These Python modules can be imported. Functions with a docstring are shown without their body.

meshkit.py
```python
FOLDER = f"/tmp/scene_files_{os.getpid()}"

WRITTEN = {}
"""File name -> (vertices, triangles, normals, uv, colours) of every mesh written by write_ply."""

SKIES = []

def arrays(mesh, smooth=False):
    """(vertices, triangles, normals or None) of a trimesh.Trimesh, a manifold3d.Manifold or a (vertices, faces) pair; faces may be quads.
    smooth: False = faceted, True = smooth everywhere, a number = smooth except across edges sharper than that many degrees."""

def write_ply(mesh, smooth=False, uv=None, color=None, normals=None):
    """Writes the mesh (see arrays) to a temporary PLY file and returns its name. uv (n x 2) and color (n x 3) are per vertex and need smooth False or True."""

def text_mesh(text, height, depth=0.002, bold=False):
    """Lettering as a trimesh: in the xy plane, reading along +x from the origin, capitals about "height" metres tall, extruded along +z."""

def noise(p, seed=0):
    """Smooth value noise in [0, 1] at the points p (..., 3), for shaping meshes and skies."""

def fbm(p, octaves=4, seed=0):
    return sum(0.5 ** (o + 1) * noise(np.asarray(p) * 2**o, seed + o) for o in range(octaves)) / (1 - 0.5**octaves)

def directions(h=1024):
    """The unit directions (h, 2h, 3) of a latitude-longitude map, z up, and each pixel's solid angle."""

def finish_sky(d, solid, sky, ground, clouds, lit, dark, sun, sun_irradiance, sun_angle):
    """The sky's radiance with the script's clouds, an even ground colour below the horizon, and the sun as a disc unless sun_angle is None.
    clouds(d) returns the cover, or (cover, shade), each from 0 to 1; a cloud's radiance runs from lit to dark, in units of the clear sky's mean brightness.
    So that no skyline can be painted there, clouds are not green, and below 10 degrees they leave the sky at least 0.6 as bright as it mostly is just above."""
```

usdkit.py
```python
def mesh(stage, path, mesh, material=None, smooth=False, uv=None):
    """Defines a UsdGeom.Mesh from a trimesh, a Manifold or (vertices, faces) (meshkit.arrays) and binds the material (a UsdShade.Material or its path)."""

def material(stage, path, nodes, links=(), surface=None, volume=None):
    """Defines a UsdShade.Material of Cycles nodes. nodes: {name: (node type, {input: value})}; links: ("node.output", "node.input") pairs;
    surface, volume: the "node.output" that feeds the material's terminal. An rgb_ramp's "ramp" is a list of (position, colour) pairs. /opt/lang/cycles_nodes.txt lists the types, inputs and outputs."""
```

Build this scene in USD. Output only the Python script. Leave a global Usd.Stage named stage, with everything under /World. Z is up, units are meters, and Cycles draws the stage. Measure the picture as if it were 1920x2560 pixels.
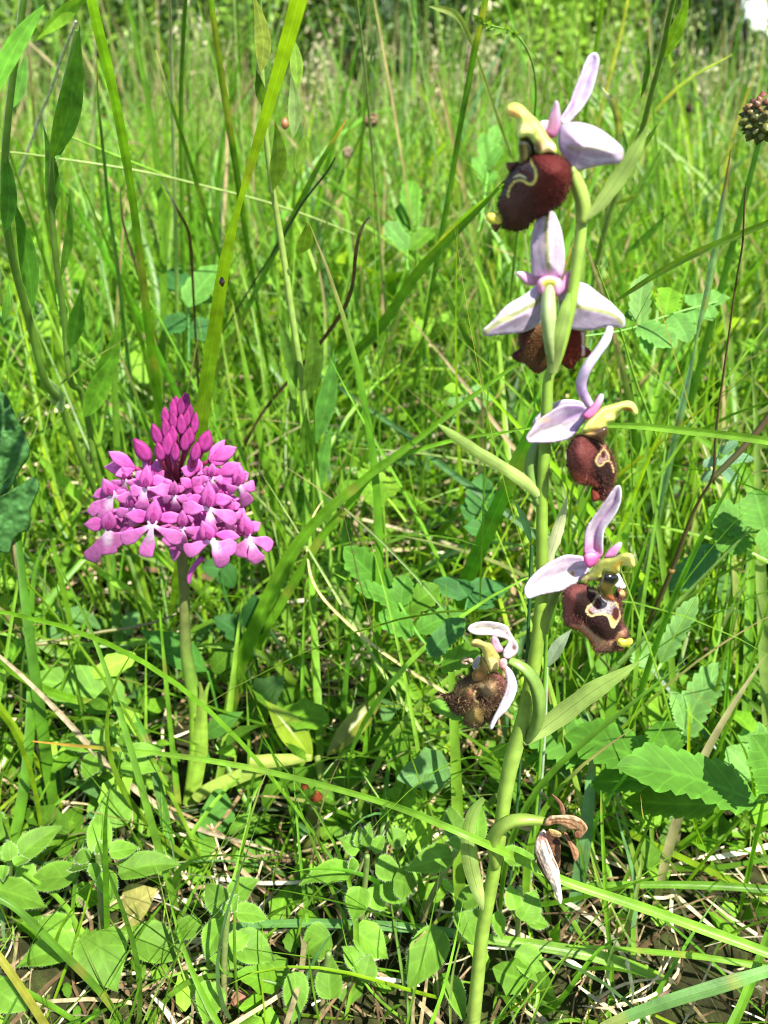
import math, random, numpy as np, shapely
from shapely.geometry import Polygon, LineString
from scipy.interpolate import CubicSpline
from scipy.spatial import Delaunay
from pxr import Usd, UsdGeom, UsdLux, UsdShade, Gf, Sdf, Vt
import usdkit, meshkit

stage = Usd.Stage.CreateInMemory()
UsdGeom.SetStageUpAxis(stage, "Z")
UsdGeom.SetStageMetersPerUnit(stage, 1.0)
UsdGeom.Xform.Define(stage, "/World")
UsdGeom.Scope.Define(stage, "/World/Looks")
rng = np.random.default_rng(11)

# ------------------------------------------------------------------ camera, sky, sun, exposure
CAM = np.array([0.0, 0.0, 0.225])          # a compact camera held low over the meadow
PITCH = math.radians(26.0)
FPX = 2265.0                               # focal length in pixels of the 1920 x 2560 photograph
cam = UsdGeom.Camera.Define(stage, "/World/camera")
cam.AddTranslateOp().Set(Gf.Vec3d(*map(float, CAM)))
cam.AddRotateXOp().Set(90.0 - 26.0)
cam.CreateHorizontalApertureAttr(4.62)
cam.CreateVerticalApertureAttr(6.16)
cam.CreateFocalLengthAttr(4.62 * FPX / 1920.0)
cam.CreateFStopAttr(4.2)
cam.CreateFocusDistanceAttr(0.20)
cam.CreateClippingRangeAttr(Gf.Vec2f(0.01, 3000.0))
cam.CreateExposureAttr(1.5)

TO_SUN = np.array([0.44, -0.70, 1.02]); TO_SUN /= np.linalg.norm(TO_SUN)
SUN_EL, SUN_ROT = math.asin(TO_SUN[2]), math.atan2(TO_SUN[0], TO_SUN[1])
usdkit.material(stage, "/World/Looks/sky_light", {
    "sky": ("sky_texture", {"sky_type": "single_scattering", "sun_disc": False, "sun_elevation": SUN_EL, "sun_rotation": SUN_ROT, "altitude": 300.0, "aerosol_density": 0.4}),
    "tc": ("texture_coordinate", {}), "mp": ("mapping", {"scale": (1.0, 1.0, 2.4)}),
    "n": ("noise_texture", {"scale": 3.2, "detail": 6.0, "roughness": 0.55}),
    "r": ("map_range", {"from_min": 0.54, "from_max": 0.72, "to_min": 0.0, "to_max": 0.85, "clamp": True}),
    "mx": ("mix_color", {"b": (9.0, 9.4, 10.0)}),
    "bg": ("background_shader", {"strength": 0.09})},
    [("tc.generated", "mp.vector"), ("mp.vector", "n.vector"), ("n.fac", "r.value"), ("r.result", "mx.fac"), ("sky.color", "mx.a"), ("mx.result", "bg.color")], surface="bg.background")
dome = UsdLux.DomeLight.Define(stage, "/World/sky")
dome.CreateIntensityAttr(1.0)
UsdShade.MaterialBindingAPI.Apply(dome.GetPrim()).Bind(UsdShade.Material.Get(stage, "/World/Looks/sky_light"))
dome.GetPrim().SetCustomDataByKey("kind", "structure")
sun = UsdLux.DistantLight.Define(stage, "/World/sun")
sun.CreateNormalizeAttr(True); sun.CreateIntensityAttr(1.25); sun.CreateAngleAttr(0.53); sun.CreateColorAttr(Gf.Vec3f(1.0, 0.95, 0.87))
_q = Gf.Rotation(Gf.Vec3d(0, 0, 1), Gf.Vec3d(*map(float, TO_SUN)))
sun.AddTransformOp().Set(Gf.Matrix4d().SetRotate(_q))

# ------------------------------------------------------------------ from a pixel of the photograph to a point in the place
CP, SP = math.cos(PITCH), math.sin(PITCH)
RIGHT, UPV, FWD = np.array([1.0, 0, 0]), np.array([0, SP, CP]), np.array([0, CP, -SP])
def rays(uv):
    uv = np.atleast_2d(np.asarray(uv, float))
    return (uv[:, :1] - 960) / FPX * RIGHT + (1280 - uv[:, 1:2]) / FPX * UPV + FWD
def at_depth(uv, d): return CAM + rays(uv) * np.reshape(np.broadcast_to(d, (len(np.atleast_2d(uv)),)), (-1, 1))
def depth_of_y(uv, y): return np.broadcast_to(y, (len(np.atleast_2d(uv)),)) / rays(uv)[:, 1]
def at_y(uv, y): return at_depth(uv, depth_of_y(uv, y))
def at_z(uv, z):
    r = rays(uv); return CAM + r * ((np.broadcast_to(z, (len(r),)) - CAM[2]) / r[:, 2])[:, None]
def project(p):
    q = np.asarray(p, float) - CAM
    d = q @ FWD; ds = np.where(d > 1e-6, d, 1e-6)
    return 960 + q[..., 0] / ds * FPX, 1280 - (q @ UPV) / ds * FPX, d
FRAMES = {"px": (0, 0, 1), "D": (0, 0, 1920 / 1659), "A": (0, 0, 960 / 1659), "B": (960, 0, 960 / 1659), "C": (0, 900, 960 / 1659), "E": (960, 900, 960 / 1659),
          "G": (0, 1700, 960 / 1659), "H": (960, 1700, 960 / 1659), "P": (200, 960, 500 / 1659), "1": (1180, 120, 440 / 1659), "2": (1180, 520, 440 / 1659),
          "3": (1280, 900, 360 / 1659), "4": (1280, 1200, 360 / 1659), "5": (1080, 1520, 360 / 1659), "6": (1140, 1960, 360 / 1659),
          "Q1": (0, 0, 640 / 1659), "Q2": (640, 0, 640 / 1659), "Q3": (1280, 0, 640 / 1659), "Q4": (1480, 600, 440 / 1521), "Q5": (640, 800, 640 / 1573)}
def px(frame, pts):
    x, y, k = FRAMES[frame]; return np.asarray(pts, float).reshape(-1, 2) * k + (x, y)
def kf(frame): return FRAMES[frame][2]

# ------------------------------------------------------------------ prims
COUNT = {}
def uniq(parent, name):
    n = COUNT.get((parent, name), 0); COUNT[(parent, name)] = n + 1
    return f"{parent}/{name}" if n == 0 else f"{parent}/{name}_{n:03d}"
class Thing:
    def __init__(self, path, base): self.path, self.base = path, np.asarray(base, float)
def tag(prim, label=None, cat=None, group=None, kind=None):
    for k, v in (("label", label), ("category", cat), ("group", group), ("kind", kind)):
        if v: prim.SetCustomDataByKey(k, v)
LABELS = {}
def thing(name, label, cat, base=(0, 0, 0), group=None):
    path = uniq("/World", name)
    x = UsdGeom.Xform.Define(stage, path); x.AddTranslateOp().Set(Gf.Vec3d(*map(float, base)))
    tag(x.GetPrim(), label, cat, group); return Thing(path, base)
def sub(parent, name):
    path = uniq(parent.path, name); UsdGeom.Xform.Define(stage, path); return Thing(path, parent.base)
def normals_of(V, F):
    n = np.zeros_like(V); fn = np.cross(V[F[:, 1]] - V[F[:, 0]], V[F[:, 2]] - V[F[:, 0]])
    for k in range(3):
        for a in range(3): n[:, a] += np.bincount(F[:, k], fn[:, a], len(V))
    l = np.linalg.norm(n, axis=1, keepdims=True); return np.where(l > 0, n / np.maximum(l, 1e-30), [0, 0, 1.0])
def emit(parent, name, mesh, mat, smooth=True, kind=None, label=None):
    """mesh = (V, F, colours, uv); one Mesh prim under parent (a Thing) or under /World."""
    V, F, cd, uv = mesh
    top = parent is None
    path = uniq("/World" if top else parent.path, name)
    base = np.zeros(3) if top else parent.base
    V = np.asarray(V, float) - base; F = np.asarray(F, np.int32)
    m = UsdGeom.Mesh.Define(stage, path)
    m.CreatePointsAttr(Vt.Vec3fArray.FromNumpy(np.ascontiguousarray(V, np.float32)))
    m.CreateFaceVertexCountsAttr(Vt.IntArray.FromNumpy(np.full(len(F), 3, np.int32)))
    m.CreateFaceVertexIndicesAttr(Vt.IntArray.FromNumpy(F.ravel()))
    m.CreateSubdivisionSchemeAttr("none"); m.CreateDoubleSidedAttr(True)
    if smooth:
        m.CreateNormalsAttr(Vt.Vec3fArray.FromNumpy(normals_of(V, F).astype(np.float32))); m.SetNormalsInterpolation("vertex")
    api = UsdGeom.PrimvarsAPI(m)
    if cd is not None:
        api.CreatePrimvar("Cd", Sdf.ValueTypeNames.Color3fArray, "vertex").Set(Vt.Vec3fArray.FromNumpy(np.ascontiguousarray(np.broadcast_to(cd, V.shape), np.float32)))
    if uv is not None:
        api.CreatePrimvar("st", Sdf.ValueTypeNames.TexCoord2fArray, "vertex").Set(Vt.Vec2fArray.FromNumpy(np.ascontiguousarray(uv, np.float32)))
    UsdShade.MaterialBindingAPI.Apply(m.GetPrim()).Bind(mat)
    tag(m.GetPrim(), label=label, kind=kind)
    return Thing(path, base)
def join(meshes):
    V, F, C, T, n = [], [], [], [], 0
    for v, f, c, t in meshes:
        V.append(v); F.append(np.asarray(f) + n); C.append(np.broadcast_to(c, v.shape)); T.append(np.zeros((len(v), 2)) if t is None else t); n += len(v)
    return np.vstack(V), np.vstack(F), np.vstack(C), np.vstack(T)

# ------------------------------------------------------------------ materials
def mat(name, nodes, links, surface): return usdkit.material(stage, f"/World/Looks/{name}", nodes, links, surface=surface)
def foliage(name, veins=None, translucent=0.36, rough=0.42, spec=0.35, nscale=160.0, nvar=0.35, tint=(1.30, 1.28, 0.45), vfreq=6.0, slant=1.4, bump=0.35, vlight=1.3):
    nodes = {"cd": ("attribute", {"attribute": "Cd"}), "geo": ("geometry", {}), "tc": ("texture_coordinate", {}),
             "n": ("noise_texture", {"scale": nscale, "detail": 3.0}),
             "nr": ("map_range", {"from_min": 0.3, "from_max": 0.7, "to_min": 1 - nvar, "to_max": 1 + nvar * 0.7}),
             "m1": ("mix_color", {"blend_type": "multiply", "fac": 1.0, "use_clamp": False}),
             "n2": ("noise_texture", {"scale": nscale * 9, "detail": 2.0}),
             "p": ("principled_bsdf", {"roughness": rough, "specular_ior_level": spec}),
             "tm": ("mix_color", {"blend_type": "multiply", "fac": 1.0, "b": tint, "use_clamp": False}),
             "t": ("translucent_bsdf", {}), "mx": ("mix_closure", {"fac": translucent}),
             "b": ("bump", {"strength": bump, "distance": 0.00012})}
    links = [("geo.position", "n.vector"), ("geo.position", "n2.vector"), ("n.fac", "nr.value"), ("cd.color", "m1.a"), ("nr.result", "m1.b"), ("tm.result", "t.color"), ("p.BSDF", "mx.closure1"), ("t.BSDF", "mx.closure2"),
             ("b.normal", "p.normal")]
    out = "m1.result"
    if veins:
        nodes.update({"s": ("separate_xyz", {}), "c": ("math", {"math_type": "subtract", "value2": 0.5}), "a": ("math", {"math_type": "absolute"}), "a2": ("math", {"math_type": "multiply", "value2": 2.0}),
                      "mid": ("map_range", {"range_type": "smoothstep", "from_min": 0.05, "from_max": 0.13, "to_min": 1.0, "to_max": 0.0, "clamp": True}),
                      "mxv": ("math", {"math_type": "maximum"}), "vm": ("map_range", {"from_min": 0.0, "from_max": 1.0, "to_min": 1.0, "to_max": vlight}),
                      "m2": ("mix_color", {"blend_type": "multiply", "fac": 1.0, "use_clamp": False}), "hs": ("math", {"math_type": "multiply_add", "value2": -1.0})})
        links += [("tc.UV", "s.vector"), ("s.y", "c.value1"), ("c.value", "a.value1"), ("a.value", "a2.value1"), ("a2.value", "mid.value"), ("mid.result", "mxv.value1"), ("mxv.value", "vm.value"), (out, "m2.a"), ("vm.result", "m2.b"),
                  ("mxv.value", "hs.value1"), ("n2.fac", "hs.value3"), ("hs.value", "b.height")]
        if veins == "pinnate":
            nodes.update({"u": ("math", {"math_type": "multiply", "value2": vfreq}), "k": ("math", {"math_type": "multiply", "value2": -slant}), "ad": ("math", {"math_type": "add"}), "pp": ("math", {"math_type": "pingpong", "value2": 0.5}),
                          "ln": ("map_range", {"range_type": "smoothstep", "from_min": 0.03, "from_max": 0.12, "to_min": 0.75, "to_max": 0.0, "clamp": True})})
            links += [("s.x", "u.value1"), ("a2.value", "k.value1"), ("u.value", "ad.value1"), ("k.value", "ad.value2"), ("ad.value", "pp.value1"), ("pp.value", "ln.value"), ("ln.result", "mxv.value2")]
        else:
            nodes.update({"k": ("math", {"math_type": "multiply", "value2": vfreq}), "pp": ("math", {"math_type": "pingpong", "value2": 0.5}), "ln": ("map_range", {"from_min": 0.0, "from_max": 0.5, "to_min": 0.0, "to_max": 0.45})})
            links += [("s.y", "k.value1"), ("k.value", "pp.value1"), ("pp.value", "ln.value"), ("ln.result", "mxv.value2")]
        out = "m2.result"
    else:
        links.append(("n2.fac", "b.height"))
    links += [(out, "p.base_color"), (out, "tm.a")]
    return mat(name, nodes, links, "mx.closure")
M_GRASS = foliage("grass_leaf", "parallel", translucent=0.48, vfreq=5.0, rough=0.36, spec=0.45, vlight=1.25)
M_FILL = foliage("meadow_leaf", None, translucent=0.52, rough=0.40, spec=0.4, bump=0.0)
M_HERB = foliage("herb_leaf", "pinnate", translucent=0.38, vfreq=7.0, rough=0.62, spec=0.16, nvar=0.22, nscale=250)
M_HAIRY = foliage("hairy_leaf", "pinnate", translucent=0.36, vfreq=4.0, slant=1.0, rough=0.6, spec=0.2, nvar=0.2, nscale=300, vlight=1.18)
M_LANCE = foliage("lance_leaf", "pinnate", translucent=0.44, vfreq=5.0, slant=2.2, rough=0.65, spec=0.10, nscale=300, vlight=1.22)
M_STEM = foliage("green_stem", None, translucent=0.15, rough=0.4, spec=0.4, nscale=300, nvar=0.22, bump=0.05)
M_STRAW = foliage("dry_straw", None, translucent=0.12, rough=0.55, spec=0.3, nscale=400, nvar=0.5, tint=(1.0, 0.95, 0.8), bump=0.05)
M_PETAL = foliage("petal", None, translucent=0.36, rough=0.5, spec=0.3, nscale=700, nvar=0.2, tint=(1.0, 0.96, 1.0), bump=0.25)
M_WITHER = foliage("withered_petal", None, translucent=0.2, rough=0.6, spec=0.2, nscale=500, nvar=0.22, tint=(1.0, 0.9, 0.8), bump=0.6)
M_TREE = foliage("tree_leaf", None, translucent=0.30, rough=0.5, nscale=1.5, nvar=0.5, bump=0.0)
def velvet(name, sheen, rough, spec, bump, nscale):
    return mat(name, {"cd": ("attribute", {"attribute": "Cd"}), "geo": ("geometry", {}), "n": ("noise_texture", {"scale": nscale, "detail": 3.0}),
        "nr": ("map_range", {"from_min": 0.3, "from_max": 0.7, "to_min": 0.78, "to_max": 1.25}), "m": ("mix_color", {"blend_type": "multiply", "fac": 1.0, "use_clamp": False}),
        "b": ("bump", {"strength": bump, "distance": 0.0005}),
        "p": ("principled_bsdf", {"roughness": rough, "specular_ior_level": spec, "sheen_weight": sheen, "sheen_roughness": 0.35, "sheen_tint": (0.9, 0.55, 0.5)})},
        [("geo.position", "n.vector"), ("n.fac", "nr.value"), ("cd.color", "m.a"), ("nr.result", "m.b"), ("m.result", "p.base_color"), ("n.fac", "b.height"), ("b.normal", "p.normal")], "p.BSDF")
M_LIP = velvet("velvet_lip", 0.0, 0.65, 0.14, 0.6, 2600)
M_HOOD = velvet("waxy_hood", 0.0, 0.4, 0.5, 0.15, 900)
M_DARK = velvet("glossy_cavity", 0.0, 0.16, 0.7, 0.05, 600)
M_BARK = velvet("bark", 0.0, 0.9, 0.1, 0.8, 14)
M_SOIL = mat("meadow_soil", {"geo": ("geometry", {}), "n": ("noise_texture", {"scale": 90.0, "detail": 8.0, "roughness": 0.65}), "r": ("rgb_ramp", {"ramp": [(0.3, (0.010, 0.011, 0.004)), (0.5, (0.030, 0.032, 0.011)), (0.62, (0.05, 0.065, 0.016)), (0.8, (0.07, 0.11, 0.02))]}),
    "b": ("bump", {"strength": 0.8, "distance": 0.003}), "p": ("principled_bsdf", {"roughness": 0.95, "specular_ior_level": 0.1})},
    [("geo.position", "n.vector"), ("n.fac", "r.fac"), ("r.color", "p.base_color"), ("n.fac", "b.height"), ("b.normal", "p.normal")], "p.BSDF")

# colours (linear reflectance)
GREEN = {"g": (0.122, 0.28, 0.015), "y": (0.25, 0.42, 0.014), "b": (0.115, 0.235, 0.080), "d": (0.08, 0.19, 0.013), "l": (0.185, 0.37, 0.030), "s": (0.46, 0.37, 0.20), "w": (0.62, 0.58, 0.46), "k": (0.095, 0.055, 0.022), "p": (0.25, 0.34, 0.085), "m": (0.27, 0.22, 0.13)}
def col(c): return np.array(GREEN[c] if isinstance(c, str) else c, float)

# ------------------------------------------------------------------ shapes
def spline(pts, n):
    pts = np.asarray(pts, float)
    if len(pts) == 2: return pts[0] + (pts[1] - pts[0]) * np.linspace(0, 1, n)[:, None]
    s = np.r_[0, np.cumsum(np.linalg.norm(np.diff(pts, axis=0), axis=1) ** 0.6)]; s /= s[-1]
    return CubicSpline(s, pts)(np.linspace(0, 1, n))
def resample(vals, n):
    vals = np.asarray(vals, float); return np.interp(np.linspace(0, 1, n), np.linspace(0, 1, len(vals)), vals) if vals.ndim == 1 else np.stack([resample(v, n) for v in vals.T], 1)
def unit(v): return v / np.maximum(np.linalg.norm(v, axis=-1, keepdims=True), 1e-12)
def tube(pts, radii, color, sides=8, n=None, cap=True, ridges=0.0):
    n = n or max(8, 3 * len(pts)); P = spline(pts, n); r = resample(radii, n) if np.ndim(radii) else np.full(n, radii)
    T = unit(np.gradient(P, axis=0)); ref = np.array([0.31, -0.9, 0.2]); A = unit(np.cross(T, ref)); B = np.cross(T, A)
    th = np.arange(sides) * 2 * np.pi / sides
    rr = r[:, None] * (1 + ridges * np.cos(3 * th)[None]) if ridges else np.broadcast_to(r[:, None], (n, sides))
    V = (P[:, None] + rr[..., None] * (np.cos(th)[None, :, None] * A[:, None] + np.sin(th)[None, :, None] * B[:, None])).reshape(-1, 3)
    i, j = np.meshgrid(np.arange(n - 1), np.arange(sides), indexing="ij"); i, j = i.ravel(), j.ravel(); k = (j + 1) % sides
    F = np.vstack([np.stack([i * sides + j, i * sides + k, (i + 1) * sides + k], 1), np.stack([i * sides + j, (i + 1) * sides + k, (i + 1) * sides + j], 1)])
    if cap:
        V = np.vstack([V, P[:1], P[-1:]]); j = np.arange(sides); e = (n - 1) * sides
        F = np.vstack([F, np.stack([np.full(sides, n * sides), (j + 1) % sides, j], 1), np.stack([np.full(sides, n * sides + 1), e + j, e + (j + 1) % sides], 1)])
    c = resample(color, n) if np.ndim(color) == 2 else np.broadcast_to(color, (n, 3))
    C = np.repeat(c, sides, 0); C = np.vstack([C, c[:1], c[-1:]]) if cap else C
    uv = np.stack([np.repeat(np.linspace(0, 1, n), sides), np.tile(np.linspace(0, 1, sides), n)], 1); uv = np.vstack([uv, [[0, 0.5], [1, 0.5]]]) if cap else uv
    return V, F, C, uv
def sheet(P, W, Nrm, color, cols=5, fold=0.25, rough=0.0, teeth=None, seed=0, edge=None, cup=None):
    """A leaf or blade along the points P: half widths W, face normal Nrm (per point), folded along its midrib."""
    n = len(P); T = unit(np.gradient(P, axis=0)); S = unit(np.cross(T, Nrm)); N = unit(np.cross(S, T))
    s = np.linspace(-1, 1, cols)
    wmul = np.ones((n, cols))
    if teeth is not None:
        wmul[:, 0] *= teeth; wmul[:, -1] *= teeth[::-1] if False else teeth
    X = s[None] * W[:, None] * wmul
    h = fold * np.abs(s)[None] * W[:, None] if cup is None else cup * (s ** 2)[None] * W[:, None]
    if rough:
        g = np.random.default_rng(seed); h = h + rough * W.max() * np.sin(np.linspace(0, 9, n) + g.uniform(0, 6))[:, None] * (s ** 2)[None] * np.sign(s)[None]
    V = (P[:, None] + X[..., None] * S[:, None] + h[..., None] * N[:, None]).reshape(-1, 3)
    i, j = np.meshgrid(np.arange(n - 1), np.arange(cols - 1), indexing="ij"); i, j = i.ravel(), j.ravel()
    F = np.vstack([np.stack([i * cols + j, i * cols + j + 1, (i + 1) * cols + j + 1], 1), np.stack([i * cols + j, (i + 1) * cols + j + 1, (i + 1) * cols + j], 1)])
    c = resample(color, n) if np.ndim(color) == 2 else np.broadcast_to(color, (n, 3))
    C = np.repeat(c[:, None], cols, 1).copy()
    if edge is not None:
        C[:, 0] = edge; C[:, -1] = edge
    uv = np.stack(np.broadcast_arrays(np.linspace(0, 1, n)[:, None], (s[None] + 1) / 2), -1).reshape(-1, 2)
    return V, F, C.reshape(-1, 3), uv
PROFILE = {"ovate": lambda t: np.sin(np.pi * np.clip(t, 0, 1) ** 0.64) ** (0.62 + 0.45 * t), "lance": lambda t: np.sin(np.pi * t ** 0.82) ** 1.15, "oblong": lambda t: np.minimum(1, np.sin(np.pi * t ** 0.9) * 1.5) ** 0.8,
           "heart": lambda t: np.sin(np.pi * np.clip(t, 0, 1) ** 0.5) ** 0.7, "strap": lambda t: np.minimum(1, 0.35 + 3 * t) * (1 - t ** 3) ** 0.8}
def leaf(base, tip, width, up=(0, -0.4, 1), shape="ovate", arch=0.1, fold=0.2, color="g", teeth=0, depth=0.16, cols=7, n=None, seed=0, tipcol=None, edge=None, droop=0.0, wav=0.03):
    g = np.random.default_rng(seed + 77); base, tip = np.asarray(base, float), np.asarray(tip, float); ax = tip - base; L = np.linalg.norm(ax); up = unit(np.asarray(up, float))
    n = n or (teeth * 4 + 1 if teeth else 15); t = np.linspace(0, 1, n)
    bow = unit(np.cross(ax, up)) * L * g.uniform(-0.05, 0.05)
    P = base + ax * t[:, None] + up * (arch * L * 4 * t * (1 - t))[:, None] + bow * (np.sin(np.pi * t))[:, None]
    W = np.maximum(width / 2 * PROFILE[shape](t), L * 0.002)
    tm = None
    if teeth:
        saw = (t * teeth) % 1.0; tm = 1 + depth * (saw ** 0.7) * np.where(t > 0.03, 1, 0) - depth * 0.4; tm[-1] = 1
    c0 = col(color); cc = np.array([c0 * 1.0, c0, c0 * 0.95 if tipcol is None else col(tipcol)])
    return sheet(P, W, np.broadcast_to(up, P.shape), cc, cols, fold, wav, tm, seed, edge)
def hairs(points, normals, length, width, color, seed, spread=0.7):
    g = np.random.default_rng(seed); n = len(points); d = unit(normals + g.normal(0, spread, (n, 3))); L = length * g.uniform(0.5, 1.2, n)[:, None]
    s = unit(np.cross(d, g.normal(0, 1, (n, 3)))) * width
    V = np.stack([points - s, points + s, points + d * L], 1).reshape(-1, 3)
    return V, np.arange(3 * n).reshape(-1, 3), np.repeat(np.broadcast_to(color, (n, 3)), 3, 0), None
def smooth_loop(p, n=None):
    p = np.asarray(p, float); q = np.vstack([p, p[:1]]); s = np.r_[0, np.cumsum(np.linalg.norm(np.diff(q, axis=0), axis=1) ** 0.5)]; s /= s[-1]
    return CubicSpline(s, q, bc_type="periodic")(np.linspace(0, 1, n or 8 * len(p), endpoint=False))
def as_poly(frame, pts):
    g = Polygon(smooth_loop(px(frame, pts)))
    if not g.is_valid:
        g = g.buffer(0); g = max(g.geoms, key=lambda a: a.area) if hasattr(g, "geoms") else g
    return g
def petal_shape(base, tip, width, belly=0.6, blunt=0.5, n=24):
    """Outline of a petal from base to tip; belly = where it is widest, blunt = how round its end is."""
    base, tip = np.asarray(base, float), np.asarray(tip, float); ax = tip - base; L = np.linalg.norm(ax); a = ax / L; s = np.array([-a[1], a[0]])
    t = np.linspace(0, 1, n); e = math.log(0.5) / math.log(belly)
    w = np.sin(np.pi * t ** e) ** (1.1 - 0.6 * blunt) * width / 2 + 0.06 * width * (1 - t)
    return Polygon(np.vstack([base + ax * t[:, None] + s * w[:, None], (base + ax * t[:, None] - s * w[:, None])[::-1]])).buffer(0.3)
def inflate(poly, dep, front, back, edge_px, step=None, bumps=(), paint=None, hollow=0.0, seed=3):
    """A closed rounded body over an outline: dep(uv) is the depth of its middle surface, front / back its thickness in metres (rounded over edge_px), hollow dishes it away from the viewer."""
    if hasattr(poly, "geoms"): poly = max(poly.geoms, key=lambda a: a.area)
    x0, y0, x1, y1 = poly.bounds
    step = step or max(1.2, math.sqrt(poly.area) / 26)
    ring = poly.exterior; nb = max(16, int(ring.length / step)); B = np.array([ring.interpolate(i / nb, normalized=True).coords[0] for i in range(nb)])
    gx, gy = np.meshgrid(np.arange(x0, x1, step), np.arange(y0, y1, step * 0.866)); gx = gx + (np.arange(gx.shape[0]) % 2)[:, None] * step / 2
    g = np.stack([gx.ravel(), gy.ravel()], 1); inner = poly.buffer(-0.45 * step)
    g = g[shapely.contains_xy(inner, g[:, 0], g[:, 1])] if not inner.is_empty else g[:0]
    Q = np.vstack([B, g]); tri = Delaunay(Q).simplices; cen = Q[tri].mean(1); tri = tri[shapely.contains_xy(poly.buffer(0.05), cen[:, 0], cen[:, 1])]
    a = Q[tri]; area = (a[:, 1, 0] - a[:, 0, 0]) * (a[:, 2, 1] - a[:, 0, 1]) - (a[:, 2, 0] - a[:, 0, 0]) * (a[:, 1, 1] - a[:, 0, 1]); tri = tri[np.abs(area) > 1e-6]; area = area[np.abs(area) > 1e-6]
    tri = np.where((area > 0)[:, None], tri, tri[:, ::-1])
    d = shapely.distance(shapely.points(Q), ring); d[:nb] = 0
    e = np.sqrt(np.clip(1 - (1 - np.clip(d / edge_px, 0, 1)) ** 2, 0, 1))
    m = dep(Q) + hollow * np.clip(d / max(d.max(), 1e-6), 0, 1) ** 1.2
    f = front * e
    for (c, r, hgt) in bumps: f = f + hgt * np.exp(-((Q - c) ** 2).sum(1) / r ** 2) * e
    Vf, Vb = at_depth(Q, m - f), at_depth(Q, m + back * e)
    n = len(Q); back_id = np.where(np.arange(n) < nb, np.arange(n), np.arange(n) + n)
    V = np.vstack([Vf, Vb]); F = np.vstack([tri[:, ::-1], back_id[tri]])
    C = paint(Q, d) if callable(paint) else np.broadcast_to(np.asarray(paint, float), (n, 3))
    used = np.unique(F); mp = np.zeros(2 * n, int); mp[used] = np.arange(len(used))
    return V[used], mp[F], np.vstack([C, C])[used], None
def sstep(x, a, b): t = np.clip((x - a) / (b - a + 1e-12), 0, 1); return t * t * (3 - 2 * t)
def painter(frame, base, marks, rim=None):
    """Colours of the thing itself (its own pigment): marks = (kind, coordinates, size, colour, softness) in the frame's units."""
    k = kf(frame)
    def paint(Q, d):
        C = np.broadcast_to(np.asarray(base, float), (len(Q), 3)).copy(); Q0 = Q; Q = Q + (meshkit.noise(np.stack([np.c_[Q / 5.0, Q[:, :1] * 0], np.c_[Q / 5.0 + 90, Q[:, :1] * 0]], 0), 12).T - 0.5) * 2.0; pts = shapely.points(Q)
        if rim: C += (np.asarray(rim[1]) - C) * (1 - sstep(d, 0, rim[0] * k))[:, None]
        for kind, xy, size, c, soft in marks:
            if kind == "line": w = 1 - sstep(shapely.distance(pts, LineString(smooth_line(px(frame, xy)))), size * k * (1 - soft), size * k * (1 + soft))
            elif kind == "spot":
                q = (Q - px(frame, xy)[0]) / (np.asarray(size) * k); w = 1 - sstep(np.sqrt((q ** 2).sum(1)), 1 - soft, 1 + soft)
            elif kind == "area": w = 1 - sstep(shapely.distance(pts, Polygon(px(frame, xy)).buffer(0)), 0, max(size, 1) * k)
            elif kind == "ramp":
                a, b = px(frame, xy); w = np.clip(((Q - a) @ (b - a)) / ((b - a) @ (b - a)), 0, 1) ** size
            C += (np.asarray(c, float) - C) * (np.clip(w, 0, 1) if kind != "ramp" else w * soft)[:, None]
        return C
    return paint
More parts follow.
